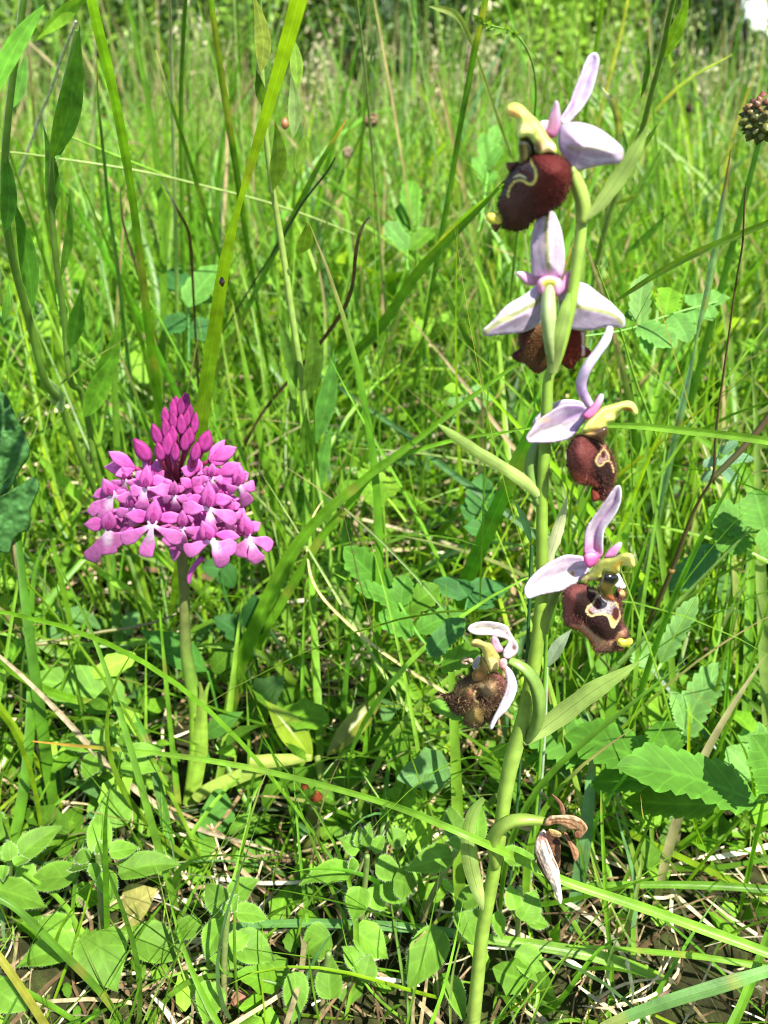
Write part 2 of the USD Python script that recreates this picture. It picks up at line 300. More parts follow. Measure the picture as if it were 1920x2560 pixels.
def smooth_line(p): return spline(p, 6 * len(p)) if len(p) > 2 else np.asarray(p)
def ramp_y(Y, frame, base, tip, yb, yt, power=1.0):
    """Depth of a surface that runs from yb metres behind the plane y = Y at one end to yt at the other."""
    a, b = px(frame, [base, tip]); ax = (b - a) / ((b - a) @ (b - a))
    return lambda Q: depth_of_y(Q, Y + yb + (yt - yb) * np.clip((np.asarray(Q) - a) @ ax, -0.1, 1.15) ** power if power == 1 else Y + yb + (yt - yb) * np.clip((np.asarray(Q) - a) @ ax, 0, 1.15) ** power)
KEEP = []           # outlines that loose grass must not hang in front of: (polygon, depth)
def keep(poly, depth): KEEP.append((poly, depth))
# ================================================================== the ground
def axis(near, far, n): 
    t = np.linspace(-1, 1, n); return np.sign(t) * (near * np.abs(t) + far * np.abs(t) ** 5)
gx, gy = np.meshgrid(axis(1.2, 400, 181), axis(1.2, 400, 181) + 0.3)
gz = (meshkit.fbm(np.stack([gx * 40, gy * 40, gx * 0], -1), 3, 2) - 0.5) * 0.012 * np.exp(-((gx ** 2 + gy ** 2) / 9.0)) + (meshkit.fbm(np.stack([gx * 1.3, gy * 1.3, gx * 0], -1), 2, 5) - 0.5) * 0.03 * np.clip((gy - 1) / 3, 0, 1)
gn = gx.shape[0]; gi, gj = np.meshgrid(np.arange(gn - 1), np.arange(gn - 1), indexing="ij"); a = (gi * gn + gj).ravel()
gF = np.vstack([np.stack([a, a + 1, a + gn + 1], 1), np.stack([a, a + gn + 1, a + gn], 1)])
g_ = emit(None, "ground", (np.stack([gx, gy, gz - 0.004], -1).reshape(-1, 3), gF, None, None), M_SOIL)
tag(stage.GetPrimAtPath("/World/ground"), kind="structure")

# ================================================================== the edge of the wood
def leaf_cloud(lobes, n, size, colors, g, low=0.0):
    """Leaf-sized faces spread through the lobes (centre, radii)."""
    vol = np.array([np.prod(r) ** 0.67 for _, r in lobes]); pick = g.choice(len(lobes), n, p=vol / vol.sum())
    C = np.array([l[0] for l in lobes])[pick]; R = np.array([l[1] for l in lobes])[pick]
    d = unit(g.normal(0, 1, (n, 3))); p = C + R * d * (g.uniform(0.25, 1.08, n) ** 0.45)[:, None]
    okm = p[:, 2] > low; p, d = p[okm], d[okm]; n = len(p)
    clump = meshkit.noise(p * 2.3, 7)
    okm = clump > 0.30; p, d, clump = p[okm], d[okm], clump[okm]; n = len(p)
    nrm = unit(d * 0.6 + g.normal(0, 0.7, (n, 3)) + [0, 0, 0.5]); a = unit(np.cross(nrm, g.normal(0, 1, (n, 3)))); b = np.cross(nrm, a); s = size * g.uniform(0.6, 1.3, n)[:, None]
    V = np.stack([p - a * s, p + b * s * 0.5, p + a * s, p - b * s * 0.5], 1).reshape(-1, 3)
    k = np.arange(n)[:, None] * 4; F = np.vstack([k + [0, 1, 2], k + [0, 2, 3]])
    cs = np.array([col(c) for c in colors]); c = cs[g.integers(0, len(cs), n)] * g.uniform(0.7, 1.25, n)[:, None]
    return V, F, np.repeat(c, 4, 0), None
def tree(name, label, cat, x, y, h, crown, colors, seed, n=5000, low=0.6, trunk=0.16, size=0.07, group=None):
    g = np.random.default_rng(seed); t = thing(name, label, cat, (x, y, 0), group)
    lean = g.uniform(-0.06, 0.06, 2) * h
    emit(t, "trunk", tube([(x, y, -0.1), (x + lean[0] * 0.4, y + lean[1] * 0.4, h * 0.35), (x + lean[0], y + lean[1], h * 0.85)], [trunk * 1.25, trunk, trunk * 0.25], (0.045, 0.035, 0.026), 9), M_BARK)
    lobes = []
    for k in range(9):
        f = k / 8; ang = g.uniform(0, 6.28); r = crown * (0.62 * math.sin(math.pi * (0.25 + 0.7 * f)))
        lobes.append((np.array([x + lean[0] * f + r * math.cos(ang), y + lean[1] * f + r * math.sin(ang), low + (h - low) * (0.08 + 0.86 * f)]), np.array([crown * 0.62, crown * 0.62, (h - low) * 0.17]) * g.uniform(0.75, 1.2)))
        if k % 2 == 0:
            e = lobes[-1][0]; emit(t, "limb", tube([(x + lean[0] * f, y + lean[1] * f, max(0.3, low + (h - low) * f * 0.7)), (x * 0.5 + e[0] * 0.5, y * 0.5 + e[1] * 0.5, e[2] * 0.9), e], [trunk * 0.45, trunk * 0.3, trunk * 0.08], (0.045, 0.035, 0.026), 6), M_BARK)
    emit(t, "crown", leaf_cloud(lobes, n, size, colors, g, 0.05), M_TREE, smooth=False); return t
def shrub(label, x, y, w, h, colors, seed, n=6000, size=0.035, group=None):
    g = np.random.default_rng(seed); t = thing("shrub", label, "shrub", (x, y, 0), group)
    lobes = [(np.array([x + g.uniform(-0.45, 0.45) * w, y + g.uniform(-0.3, 0.3) * w, h * g.uniform(0.25, 0.75)]), np.array([w * 0.32, w * 0.3, h * 0.34]) * g.uniform(0.7, 1.2)) for _ in range(9)]
    for k in range(5):
        e = lobes[k][0]; emit(t, "stem", tube([(x + g.uniform(-.1, .1), y, -0.05), ((x + e[0]) / 2, (y + e[1]) / 2, e[2] * 0.5), e], [0.03, 0.022, 0.008], (0.05, 0.04, 0.03), 5), M_BARK)
    emit(t, "foliage", leaf_cloud(lobes, n, size, colors, g, 0.02), M_TREE, smooth=False); return t
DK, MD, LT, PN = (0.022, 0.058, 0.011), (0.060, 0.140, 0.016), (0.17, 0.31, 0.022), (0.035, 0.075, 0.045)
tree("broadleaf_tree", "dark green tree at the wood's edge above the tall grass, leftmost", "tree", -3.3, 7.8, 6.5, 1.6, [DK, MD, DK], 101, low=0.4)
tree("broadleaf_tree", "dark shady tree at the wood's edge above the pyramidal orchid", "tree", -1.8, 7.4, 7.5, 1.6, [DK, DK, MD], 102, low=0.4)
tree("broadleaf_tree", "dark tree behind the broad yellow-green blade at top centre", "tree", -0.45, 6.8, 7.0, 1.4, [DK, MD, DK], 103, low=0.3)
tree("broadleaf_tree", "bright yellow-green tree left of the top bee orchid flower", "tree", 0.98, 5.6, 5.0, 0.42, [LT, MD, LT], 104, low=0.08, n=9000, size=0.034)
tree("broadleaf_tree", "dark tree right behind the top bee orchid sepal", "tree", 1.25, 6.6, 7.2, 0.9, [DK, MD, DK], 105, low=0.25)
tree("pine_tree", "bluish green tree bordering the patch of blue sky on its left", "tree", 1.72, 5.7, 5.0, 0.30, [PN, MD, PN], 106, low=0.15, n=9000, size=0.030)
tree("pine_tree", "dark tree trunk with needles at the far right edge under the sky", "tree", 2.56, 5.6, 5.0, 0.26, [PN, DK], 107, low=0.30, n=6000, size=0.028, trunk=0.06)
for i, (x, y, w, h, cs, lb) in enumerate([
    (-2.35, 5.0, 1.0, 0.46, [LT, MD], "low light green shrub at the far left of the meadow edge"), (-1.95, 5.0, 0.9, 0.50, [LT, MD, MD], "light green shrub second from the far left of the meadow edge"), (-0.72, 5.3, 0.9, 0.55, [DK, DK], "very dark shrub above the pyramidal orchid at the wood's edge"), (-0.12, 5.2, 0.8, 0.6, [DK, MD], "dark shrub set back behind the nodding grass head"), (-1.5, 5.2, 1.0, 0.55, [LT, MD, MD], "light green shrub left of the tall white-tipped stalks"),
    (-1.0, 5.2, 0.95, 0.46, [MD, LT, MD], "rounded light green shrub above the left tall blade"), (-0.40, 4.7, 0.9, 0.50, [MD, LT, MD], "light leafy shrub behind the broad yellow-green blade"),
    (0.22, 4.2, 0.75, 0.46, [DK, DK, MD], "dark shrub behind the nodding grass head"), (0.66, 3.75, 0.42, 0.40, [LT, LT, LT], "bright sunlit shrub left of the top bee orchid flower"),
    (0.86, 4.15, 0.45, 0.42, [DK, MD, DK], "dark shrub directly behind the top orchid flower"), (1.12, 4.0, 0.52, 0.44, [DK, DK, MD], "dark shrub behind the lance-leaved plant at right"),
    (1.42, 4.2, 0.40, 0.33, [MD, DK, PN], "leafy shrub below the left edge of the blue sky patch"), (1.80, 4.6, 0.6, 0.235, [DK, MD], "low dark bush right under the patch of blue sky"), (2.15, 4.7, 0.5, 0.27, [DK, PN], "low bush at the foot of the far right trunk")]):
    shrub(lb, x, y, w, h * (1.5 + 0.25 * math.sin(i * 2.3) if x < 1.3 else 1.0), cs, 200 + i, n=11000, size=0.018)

# ================================================================== the tall bee orchid
YO = 0.150
orchid = thing("bee_orchid", "tall bee orchid with pale lilac sepals and velvety brown lips on one green stem", "orchid", (0.022, 0.150, 0))
def dY(off=0.0): return lambda Q: depth_of_y(Q, YO + off)
stem_px = np.vstack([px("H", [(378, 1560), (385, 1486), (408, 1250), (430, 1060), (490, 740), (540, 400), (600, 180)]), px("E", [(628, 1430), (676, 1100), (682, 700), (690, 450), (704, 200), (716, 60)]), px("B", [(735, 1580), (800, 1350), (832, 1150), (852, 970), (846, 860), (838, 770)])])
stem_w = np.array([38, 37, 37, 37, 37, 38, 40, 46, 42, 42, 38, 34, 33, 34, 29, 31, 32, 30, 25]) * 0.92
def px_tube(parent, name, uv, w, y, color, m=M_STEM, sides=12, n=None, ridges=0.0, kind=None):
    y = np.broadcast_to(y, (len(uv),)).astype(float); d = depth_of_y(uv, y); P = at_y(uv, y)
    return emit(parent, name, tube(P, np.broadcast_to(w, (len(uv),)) / 2 * d / FPX, color, sides, n, ridges=ridges), m, kind=kind)
SC = np.array([(0.27, 0.36, 0.08), (0.25, 0.36, 0.06), (0.22, 0.35, 0.045), (0.24, 0.37, 0.06), (0.21, 0.33, 0.04), (0.19, 0.32, 0.04), (0.23, 0.37, 0.05), (0.26, 0.39, 0.07)])
foot = at_y(stem_px[:1], YO)[0]
P_st = np.vstack([[foot[0] - 0.001, YO, -0.01], at_y(stem_px, YO)]); W_st = np.r_[stem_w[0], stem_w] / 2 * np.r_[depth_of_y(stem_px[:1], YO), depth_of_y(stem_px, YO)] / FPX
emit(orchid, "stem", tube(P_st, W_st, SC, 18, 90, ridges=0.05), M_STEM)
keep(LineString(stem_px).buffer(24), 0.24)
def blade_px(parent, name, uv, w, y, color, fold=0.3, cols=7, n=None, nrm=None, mat_=None, cup=None, root=False, rough=0.0, seed=0, label=None, edge=None, roll=0.0, tipw=None):
    """A blade or bract along pixels uv with full widths w (pixels) at the distances y."""
    uv = np.asarray(uv, float); y = resample(np.broadcast_to(y, (2,)) if np.ndim(y) == 0 else y, len(uv)); w = resample(w, len(uv)) if len(w) != len(uv) else np.asarray(w, float)
    P = at_y(uv, y); W = w / 2 * depth_of_y(uv, y) / FPX
    if root and P[-1, 2] > 0.004:
        dirv = unit(P[-1] - P[-2]); dirv[2] = min(dirv[2], -0.55); k = (P[-1, 2] + 0.004) / -dirv[2]; P = np.vstack([P, P[-1] + dirv * k * 0.5, P[-1] + dirv * k]); W = np.r_[W, W[-1], W[-1] * 0.8]
    P[:, 2] = np.maximum(P[:, 2], -0.004)
    n = n or max(26, 5 * len(P)); sd_ = (COUNT.get((parent.path, name), 0) + int(abs(uv[0, 0]) * 7 + abs(uv[0, 1]))) % 997; ss_ = np.r_[0, np.cumsum(np.linalg.norm(np.diff(P, axis=0), axis=1) ** 0.6)]; W = np.interp(np.linspace(0, 1, n), ss_ / ss_[-1], W); P = spline(P, n)
    tt_ = np.arange(n); n1_ = meshkit.noise(np.stack([tt_ * 0.35, tt_ * 0 + sd_, tt_ * 0], 1), 4); n2_ = meshkit.noise(np.stack([tt_ * 0.22, tt_ * 0 + sd_, tt_ * 0 + 5], 1), 5)
    W = np.maximum(W * (0.93 + 0.14 * n1_), 1e-5); color = (resample(np.asarray(color, float), n) if np.ndim(color) == 2 else np.broadcast_to(np.asarray(color, float), (n, 3))) * (0.82 + 0.36 * n2_)[:, None]
    if mat_ is None: color = color + (np.array([0.30, 0.26, 0.05]) - color) * (0.5 * sstep(n1_, 0.74, 0.9))[:, None]
    N = unit(CAM - P)
    if nrm is not None: N = unit(N + np.asarray(nrm))
    if roll: T = unit(np.gradient(P, axis=0)); N = unit(N * math.cos(roll) + np.cross(T, N) * math.sin(roll))
    return emit(parent, name, sheet(P, W, N, color, cols, fold, rough, None, seed, edge, cup), mat_ or M_GRASS, label=label)
M_BRACT = foliage("bract_leaf", "parallel", translucent=0.42, vfreq=7.0, rough=0.5, spec=0.2, vlight=0.72)
BR = np.array([(0.36, 0.46, 0.14), (0.32, 0.45, 0.11), (0.28, 0.43, 0.09)])
def bract(frame, pts, w, y, color=BR, **k): return blade_px(orchid, "bract", px(frame, pts), np.array(w) * 0.84 * kf(frame), y, color, cup=-0.45, cols=9, mat_=M_BRACT, n=34, **k)
bract("B", [(866, 945), (930, 885), (1010, 775), (1085, 655), (1138, 545)], [26, 62, 84, 72, 10], [YO - 0.0015, YO - 0.003])
bract("2", [(760, 1560), (770, 1400), (800, 1240), (850, 1080), (885, 930), (915, 800)], [110, 165, 170, 140, 110, 30], [YO - 0.0022, YO - 0.0045, YO - 0.0035])
bract("E", [(668, 590), (610, 530), (500, 455), (400, 395), (300, 325), (232, 278)], [40, 62, 62, 58, 48, 8], [YO - 0.001, YO - 0.004])
bract("E", [(700, 900), (735, 790), (765, 690), (790, 595)], [40, 62, 52, 6], [YO + 0.003, YO + 0.004], np.array([(0.42, 0.47, 0.24), (0.5, 0.52, 0.3)]))
bract("E", [(600, 1650), (690, 1590), (790, 1515), (890, 1440), (1000, 1370), (1105, 1300)], [50, 84, 104, 98, 66, 6], [YO - 0.0015, YO - 0.004])
bract("H", [(455, 1020), (405, 910), (372, 780), (365, 660), (388, 570), (432, 512)], [30, 70, 86, 72, 58, 22], [YO - 0.001, YO - 0.003])
px_tube(orchid, "ovary", px("B", [(858, 965), (860, 880), (832, 790), (806, 720)]), np.array([36, 44, 44, 34]) * 0.86, YO - 0.0005, (0.24, 0.34, 0.06), ridges=0.14)
px_tube(orchid, "ovary", px("2", [(770, 1500), (735, 1250), (720, 1000), (728, 740)]), np.array([28, 38, 46, 34]) * 0.86, [YO - 0.001, YO - 0.003, YO - 0.003, YO + 0.0005], np.array([(0.26, 0.36, 0.10), (0.36, 0.44, 0.2)]), ridges=0.18)
px_tube(orchid, "ovary", px("E", [(668, 620), (645, 540), (638, 440), (690, 340), (800, 262), (868, 236)]), np.array([26, 38, 40, 36, 32, 26]) * 0.86, [YO, YO + 0.001, YO + 0.002, YO + 0.002, YO, YO], (0.14, 0.24, 0.05), ridges=0.14)
px_tube(orchid, "ovary", px("E", [(690, 1180), (720, 1050), (790, 940), (880, 880)]), np.array([26, 34, 34, 26]) * 0.86, [YO + 0.001, YO + 0.004, YO + 0.003, YO + 0.001], (0.22, 0.32, 0.06), ridges=0.14)
px_tube(orchid, "ovary", px("E", [(622, 1640), (668, 1540), (662, 1430), (620, 1350), (540, 1300)]), np.array([26, 36, 40, 36, 22]) * 0.86, [YO - 0.001, YO - 0.004, YO - 0.005, YO - 0.005, YO - 0.004], (0.16, 0.27, 0.05), ridges=0.18)
px_tube(orchid, "ovary", px("H", [(484, 800), (470, 715), (500, 645), (570, 608), (650, 605), (695, 610)]), np.array([28, 33, 38, 39, 35, 22]) * 0.86, [YO - 0.001, YO - 0.004, YO - 0.006, YO - 0.007, YO - 0.007, YO - 0.007], (0.22, 0.33, 0.05), ridges=0.18)
LILAC, WHITE, PINK, YEL, CREAM, GREENV = (0.50, 0.37, 0.58), (0.58, 0.49, 0.58), (0.62, 0.20, 0.42), (0.62, 0.52, 0.09), (0.66, 0.54, 0.25), (0.30, 0.33, 0.12)
MAROON, DARKBR, BUFF = (0.075, 0.011, 0.009), (0.014, 0.005, 0.004), (0.36, 0.20, 0.12)
def part_body(fl, name, frame, pts, dep, front, back, edge, paint, m=M_PETAL, bumps=(), hollow=0.0, step=None, poly=None, label=None):
    poly = poly or as_poly(frame, pts); keep(poly, 0.24); k = kf(frame)
    if m is M_WITHER:
        dep0, sd = dep, len(KEEP); dep = lambda Q: dep0(Q) + 0.0009 * (meshkit.fbm(np.c_[np.asarray(Q) / 15.0, np.zeros(len(Q)) + sd], 3, 6) - 0.5); front, back, edge = front * 0.45, back * 0.45, edge * 0.4; step = 1.6
    if "sepal" in name and m is M_PETAL:
        front, back, edge = front * 0.62, back * 0.62, edge * 0.38; paint0 = paint; cc = np.array(poly.exterior.coords); ax_ = np.linalg.svd(cc - cc.mean(0), full_matrices=False)[2]
        def paint(Q, d):
            q = (Q - cc.mean(0)) @ ax_.T; vn = meshkit.noise(np.stack([q[:, 0] / 60, q[:, 1] / 3.6 + 0.0009 * q[:, 0] ** 2, q[:, 0] * 0], 1), 9); bl = meshkit.noise(np.c_[Q / 4.0, Q[:, :1] * 0], 19)
            return paint0(Q, d) * (1 - 0.20 * sstep(vn, 0.52, 0.8)[:, None] * np.array([0.7, 1.2, 0.7])) * (1 - 0.35 * sstep(bl, 0.90, 0.97)[:, None] * np.array([0.5, 1.0, 1.2]))
    bumps = [(px(frame, c)[0], r * k, h) for c, r, h in bumps]; step = step or (2.2 if name == "lip" else None)
    return emit(fl, name, inflate(poly, dep, front, back, edge * k, step, bumps, paint, hollow), m, label=label), poly
def lip_hair(lip, frame, poly, dep, front, edge, color, seed, n=2200, length=0.00085):
    g = np.random.default_rng(seed); x0, y0, x1, y1 = poly.bounds; q = np.stack([g.uniform(x0, x1, 4 * n), g.uniform(y0, y1, 4 * n)], 1); q = q[shapely.contains_xy(poly, q[:, 0], q[:, 1])][:n]
    ring = poly.exterior; b = np.array([ring.interpolate(g.uniform(0, ring.length)).coords[0] for _ in range(n // 2)])
    cen = np.array(poly.centroid.coords[0]); out = unit(b - cen); q2 = np.vstack([q, b])
    d = shapely.distance(shapely.points(q2), ring); e = np.sqrt(np.clip(1 - (1 - np.clip(d / (edge * kf(frame)), 0, 1)) ** 2, 0, 1))
    P = at_depth(q2, dep(q2) - front * e); nrm = np.vstack([np.broadcast_to(-FWD, (len(q), 3)), out[:, :1] * RIGHT - out[:, 1:] * UPV - 0.4 * FWD]); nrm = unit(nrm + np.vstack([(unit(q - cen))[:, :1] * RIGHT - (unit(q - cen))[:, 1:] * UPV, np.zeros((len(b), 3))]) * 0.5)
    c = np.asarray(color)[g.integers(0, len(color), len(q2))]
    V, F, _, _ = hairs(P, nrm, length, 0.00004, (0, 0, 0), seed)
    emit(lip, "velvet_hair", (V, F, np.repeat(c, 3, 0), None), M_LIP, smooth=False, kind="stuff")

# --- flower 1, topmost, facing left
f = sub(orchid, "flower")
part_body(f, "dorsal_sepal", "1", [(840, 650), (905, 545), (960, 400), (1020, 250), (1070, 120), (1115, 55), (1165, 43), (1197, 85), (1195, 170), (1168, 285), (1130, 410), (1080, 510), (1010, 600), (950, 665), (900, 712), (845, 700)], ramp_y(YO, "1", (870, 690), (1160, 60), 0.001, 0.004), 0.0004, 0.0004, 60,
          painter("1", LILAC, [("ramp", [(860, 690), (1160, 120)], 1.2, (0.60, 0.53, 0.64), 0.9), ("line", [(900, 680), (1010, 520), (1090, 320), (1130, 130)], 14, (0.5, 0.42, 0.6), 0.9)], (22, (0.80, 0.76, 0.85))), hollow=0.0012)
part_body(f, "lateral_sepal", "1", [(828, 740), (900, 702), (1000, 698), (1100, 718), (1200, 758), (1300, 828), (1380, 895), (1424, 950), (1428, 1020), (1390, 1082), (1300, 1100), (1200, 1112), (1100, 1132), (1000, 1167), (930, 1172), (890, 1090), (850, 1010), (815, 930)], ramp_y(YO, "1", (860, 900), (1420, 990), 0.0, -0.002), 0.0005, 0.0005, 80,
          painter("1", WHITE, [("ramp", [(1100, 900), (820, 850)], 1.0, LILAC, 0.6), ("line", [(900, 940), (1050, 945), (1200, 945), (1330, 965), (1410, 990)], 16, (0.50, 0.48, 0.36), 0.8)]), hollow=-0.0022)
part_body(f, "lateral_sepal", "1", [(640, 700), (700, 680), (760, 700), (800, 780), (770, 830), (700, 800)], dY(0.006), 0.0004, 0.0004, 30, painter("1", (0.7, 0.6, 0.75), []))
part_body(f, "petal", "1", [(705, 760), (730, 640), (760, 560), (790, 492), (815, 520), (830, 600), (837, 700), (812, 790), (780, 845), (735, 845), (690, 800)], ramp_y(YO, "1", (770, 840), (795, 500), -0.001, -0.003), 0.0008, 0.0006, 45, painter("1", (0.72, 0.50, 0.66), [("ramp", [(800, 560), (750, 840)], 1.3, (0.68, 0.16, 0.42), 0.9)]))
lipdep = ramp_y(YO, "1", (880, 1200), (290, 1380), -0.0045, 0.0050, 1.3)
lp, lpoly = part_body(f, "lip", "1", [(530, 1050), (560, 1010), (640, 988), (740, 998), (820, 1020), (890, 1070), (925, 1130), (932, 1220), (908, 1320), (880, 1400), (820, 1480), (740, 1535), (640, 1592), (560, 1640), (520, 1692), (440, 1722), (340, 1712), (290, 1680), (283, 1580), (250, 1530), (258, 1440), (290, 1350), (308, 1280), (350, 1195), (390, 1130), (460, 1080)], lipdep, 0.0042, 0.003, 300,
          painter("1", MAROON, [("area", [(260, 1300), (520, 1280), (560, 1450), (540, 1700), (280, 1700)], 130, (0.05, 0.016, 0.012), 1), ("area", [(350, 1160), (540, 1060), (600, 1170), (590, 1260), (480, 1240), (370, 1290), (300, 1400)], 20, (0.045, 0.040, 0.05), 1),
            ("line", [(545, 1040), (570, 1090), (600, 1170), (592, 1255), (550, 1285), (480, 1250), (410, 1255), (355, 1320), (338, 1400)], 12, (0.50, 0.42, 0.09), 0.7), ("spot", (555, 1215), (32, 40), (0.06, 0.02, 0.015), 0.3), ("spot", (500, 1170), (38, 30), (0.05, 0.02, 0.02), 0.3), ("line", [(400, 1215), (450, 1200), (500, 1225)], 11, (0.5, 0.45, 0.25), 0.5)]),
          M_LIP, bumps=[((700, 1130), 190, 0.0016), ((420, 1520), 200, 0.0012)])
lip_hair(lp, "1", lpoly, lipdep, 0.0045, 300, [MAROON, (0.10, 0.025, 0.018), (0.05, 0.015, 0.01)], 31)
part_body(f, "lip_horn", "1", [(322, 1085), (380, 1078), (440, 1068), (430, 1110), (390, 1150), (350, 1165)], dY(0.0015), 0.0010, 0.0008, 30, painter("1", (0.12, 0.05, 0.03), []), M_LIP)
part_body(f, "stigma_cavity", "1", [(440, 880), (500, 845), (560, 860), (605, 940), (600, 1010), (540, 1080), (460, 1100), (440, 1010)], dY(-0.0012), 0.0015, 0.002, 60, painter("1", (0.035, 0.035, 0.008), [("ramp", [(520, 860), (480, 1080)], 1, (0.07, 0.06, 0.02), 0.8)]), M_DARK)
part_body(f, "column", "1", [(310, 575), (345, 528), (400, 513), (470, 535), (525, 590), (580, 640), (640, 700), (690, 780), (725, 840), (775, 895), (798, 950), (790, 1000), (720, 992), (650, 1012), (600, 950), (560, 880), (510, 850), (440, 862), (418, 800), (432, 720), (405, 662), (340, 635)], ramp_y(YO, "1", (760, 900), (330, 580), -0.004, 0.001), 0.0016, 0.0013, 70,
          painter("1", (0.33, 0.37, 0.075), [("ramp", [(600, 800), (330, 540)], 1, (0.42, 0.46, 0.08), 0.8), ("spot", (415, 605), (75, 48), (0.75, 0.40, 0.10), 0.5), ("spot", (510, 750), (80, 45), (0.60, 0.55, 0.18), 0.6), ("spot", (700, 930), (90, 50), (0.66, 0.48, 0.20), 0.6), ("spot", (620, 930), (40, 60), (0.14, 0.08, 0.02), 0.6)]), M_HOOD)
ap, _ = part_body(f, "appendage", "1", [(130, 1600), (150, 1560), (210, 1550), (265, 1570), (290, 1620), (270, 1660), (210, 1665), (150, 1640)], dY(0.0035), 0.0014, 0.0012, 45, painter("1", (0.58, 0.52, 0.06), []), M_HOOD)
part_body(f, "appendage_tip", "1", [(190, 1645), (275, 1650), (262, 1700), (225, 1735), (195, 1700)], dY(0.0040), 0.001, 0.001, 30, painter("1", (0.12, 0.055, 0.03), []), M_LIP)

# --- flower 2, seen from behind
f = sub(orchid, "flower")
lipdep = ramp_y(YO, "2", (730, 1100), (730, 1540), 0.004, 0.0085)
lp, lpoly = part_body(f, "lip", "2", [(450, 1150), (560, 1110), (660, 1090), (780, 1085), (900, 1090), (1050, 1130), (1058, 1240), (1064, 1300), (1122, 1352), (1098, 1402), (1040, 1412), (990, 1450), (955, 1512), (890, 1508), (820, 1450), (750, 1450), (712, 1500), (650, 1552), (600, 1555), (540, 1512), (490, 1462), (420, 1442), (378, 1400), (400, 1355), (440, 1330), (445, 1240)], lipdep, 0.0022, 0.003, 150,
          painter("2", (0.10, 0.05, 0.02), [("area", [(440, 1100), (520, 1140), (470, 1300), (420, 1440), (370, 1440)], 60, (0.05, 0.012, 0.012), 1), ("area", [(860, 1120), (1130, 1120), (1130, 1430), (900, 1510), (860, 1480)], 50, (0.12, 0.016, 0.010), 1), ("ramp", [(600, 1400), (600, 1550)], 1.5, (0.06, 0.015, 0.012), 0.8), ("line", [(1045, 1180), (1050, 1300), (1048, 1390)], 14, (0.6, 0.4, 0.36), 0.7)]), M_LIP)
lip_hair(lp, "2", lpoly, lipdep, 0.0022, 150, [(0.1, 0.03, 0.02), (0.25, 0.05, 0.03)], 32, 500)
part_body(f, "dorsal_sepal", "2", [(585, 660), (562, 560), (550, 430), (556, 300), (582, 180), (622, 80), (700, 25), (755, 18), (800, 90), (842, 200), (866, 330), (876, 450), (872, 560), (850, 650), (790, 660), (720, 665), (650, 660)], ramp_y(YO, "2", (720, 660), (715, 30), 0.0015, 0.0005), 0.0005, 0.0005, 70,
          painter("2", (0.56, 0.47, 0.57), [("line", [(735, 680), (716, 520), (705, 350), (700, 190), (715, 40)], 20, GREENV, 0.7), ("ramp", [(720, 560), (720, 680)], 1, (0.74, 0.42, 0.66), 0.9), ("spot", (672, 375), (28, 55), (0.85, 0.78, 0.66), 0.7)], (16, (0.84, 0.76, 0.80))), hollow=-0.0016)
for pts, vein, tip, sg in (([(660, 700), (590, 735), (540, 780), (470, 830), (380, 880), (300, 940), (220, 1030), (140, 1110), (100, 1150), (112, 1200), (150, 1212), (240, 1200), (340, 1190), (450, 1180), (540, 1152), (610, 1112), (655, 1060), (672, 950), (685, 800)], [(650, 850), (540, 930), (380, 1010), (250, 1080), (125, 1168)], (110, 1180), 1),
                           ([(830, 730), (920, 690), (1020, 698), (1100, 728), (1200, 808), (1300, 880), (1380, 960), (1437, 1030), (1436, 1120), (1390, 1130), (1280, 1122), (1150, 1150), (1050, 1157), (940, 1145), (850, 1100), (815, 900)], [(830, 890), (1000, 930), (1200, 968), (1330, 1010), (1412, 1092)], (1430, 1090), -1)):
    part_body(f, "lateral_sepal", "2", pts, ramp_y(YO, "2", (740, 800), tip, 0.002, 0.001), 0.0005, 0.0005, 70,
              painter("2", (0.58, 0.50, 0.60), [("line", vein, 20, GREENV, 0.6), ("spot", (320, 1045), (70, 22), (0.55, 0.60, 0.24), 0.5), ("ramp", [(740 - sg * 120, 830), (740, 760)], 1, (0.72, 0.45, 0.66), 0.8)], (16, (0.84, 0.78, 0.82))), hollow=-0.0018)
part_body(f, "petal", "2", [(415, 608), (490, 598), (560, 622), (610, 680), (590, 725), (530, 728), (480, 695), (440, 650)], dY(0.0028), 0.0006, 0.0006, 40, painter("2", (0.80, 0.56, 0.70), [("ramp", [(430, 610), (600, 710)], 1.2, (0.70, 0.26, 0.48), 0.8)]))
part_body(f, "petal", "2", [(840, 690), (870, 630), (922, 588), (920, 700), (902, 785), (850, 800), (800, 740)], dY(0.0012), 0.0006, 0.0006, 40, painter("2", (0.74, 0.36, 0.58), []))
part_body(f, "column", "2", [(610, 700), (660, 650), (735, 635), (810, 655), (865, 720), (850, 800), (790, 830), (730, 760), (670, 820), (620, 780)], dY(0.0005), 0.0014, 0.0014, 70, painter("2", (0.72, 0.36, 0.62), [("spot", (728, 710), (75, 48), (0.42, 0.44, 0.06), 0.5)]), M_PETAL)

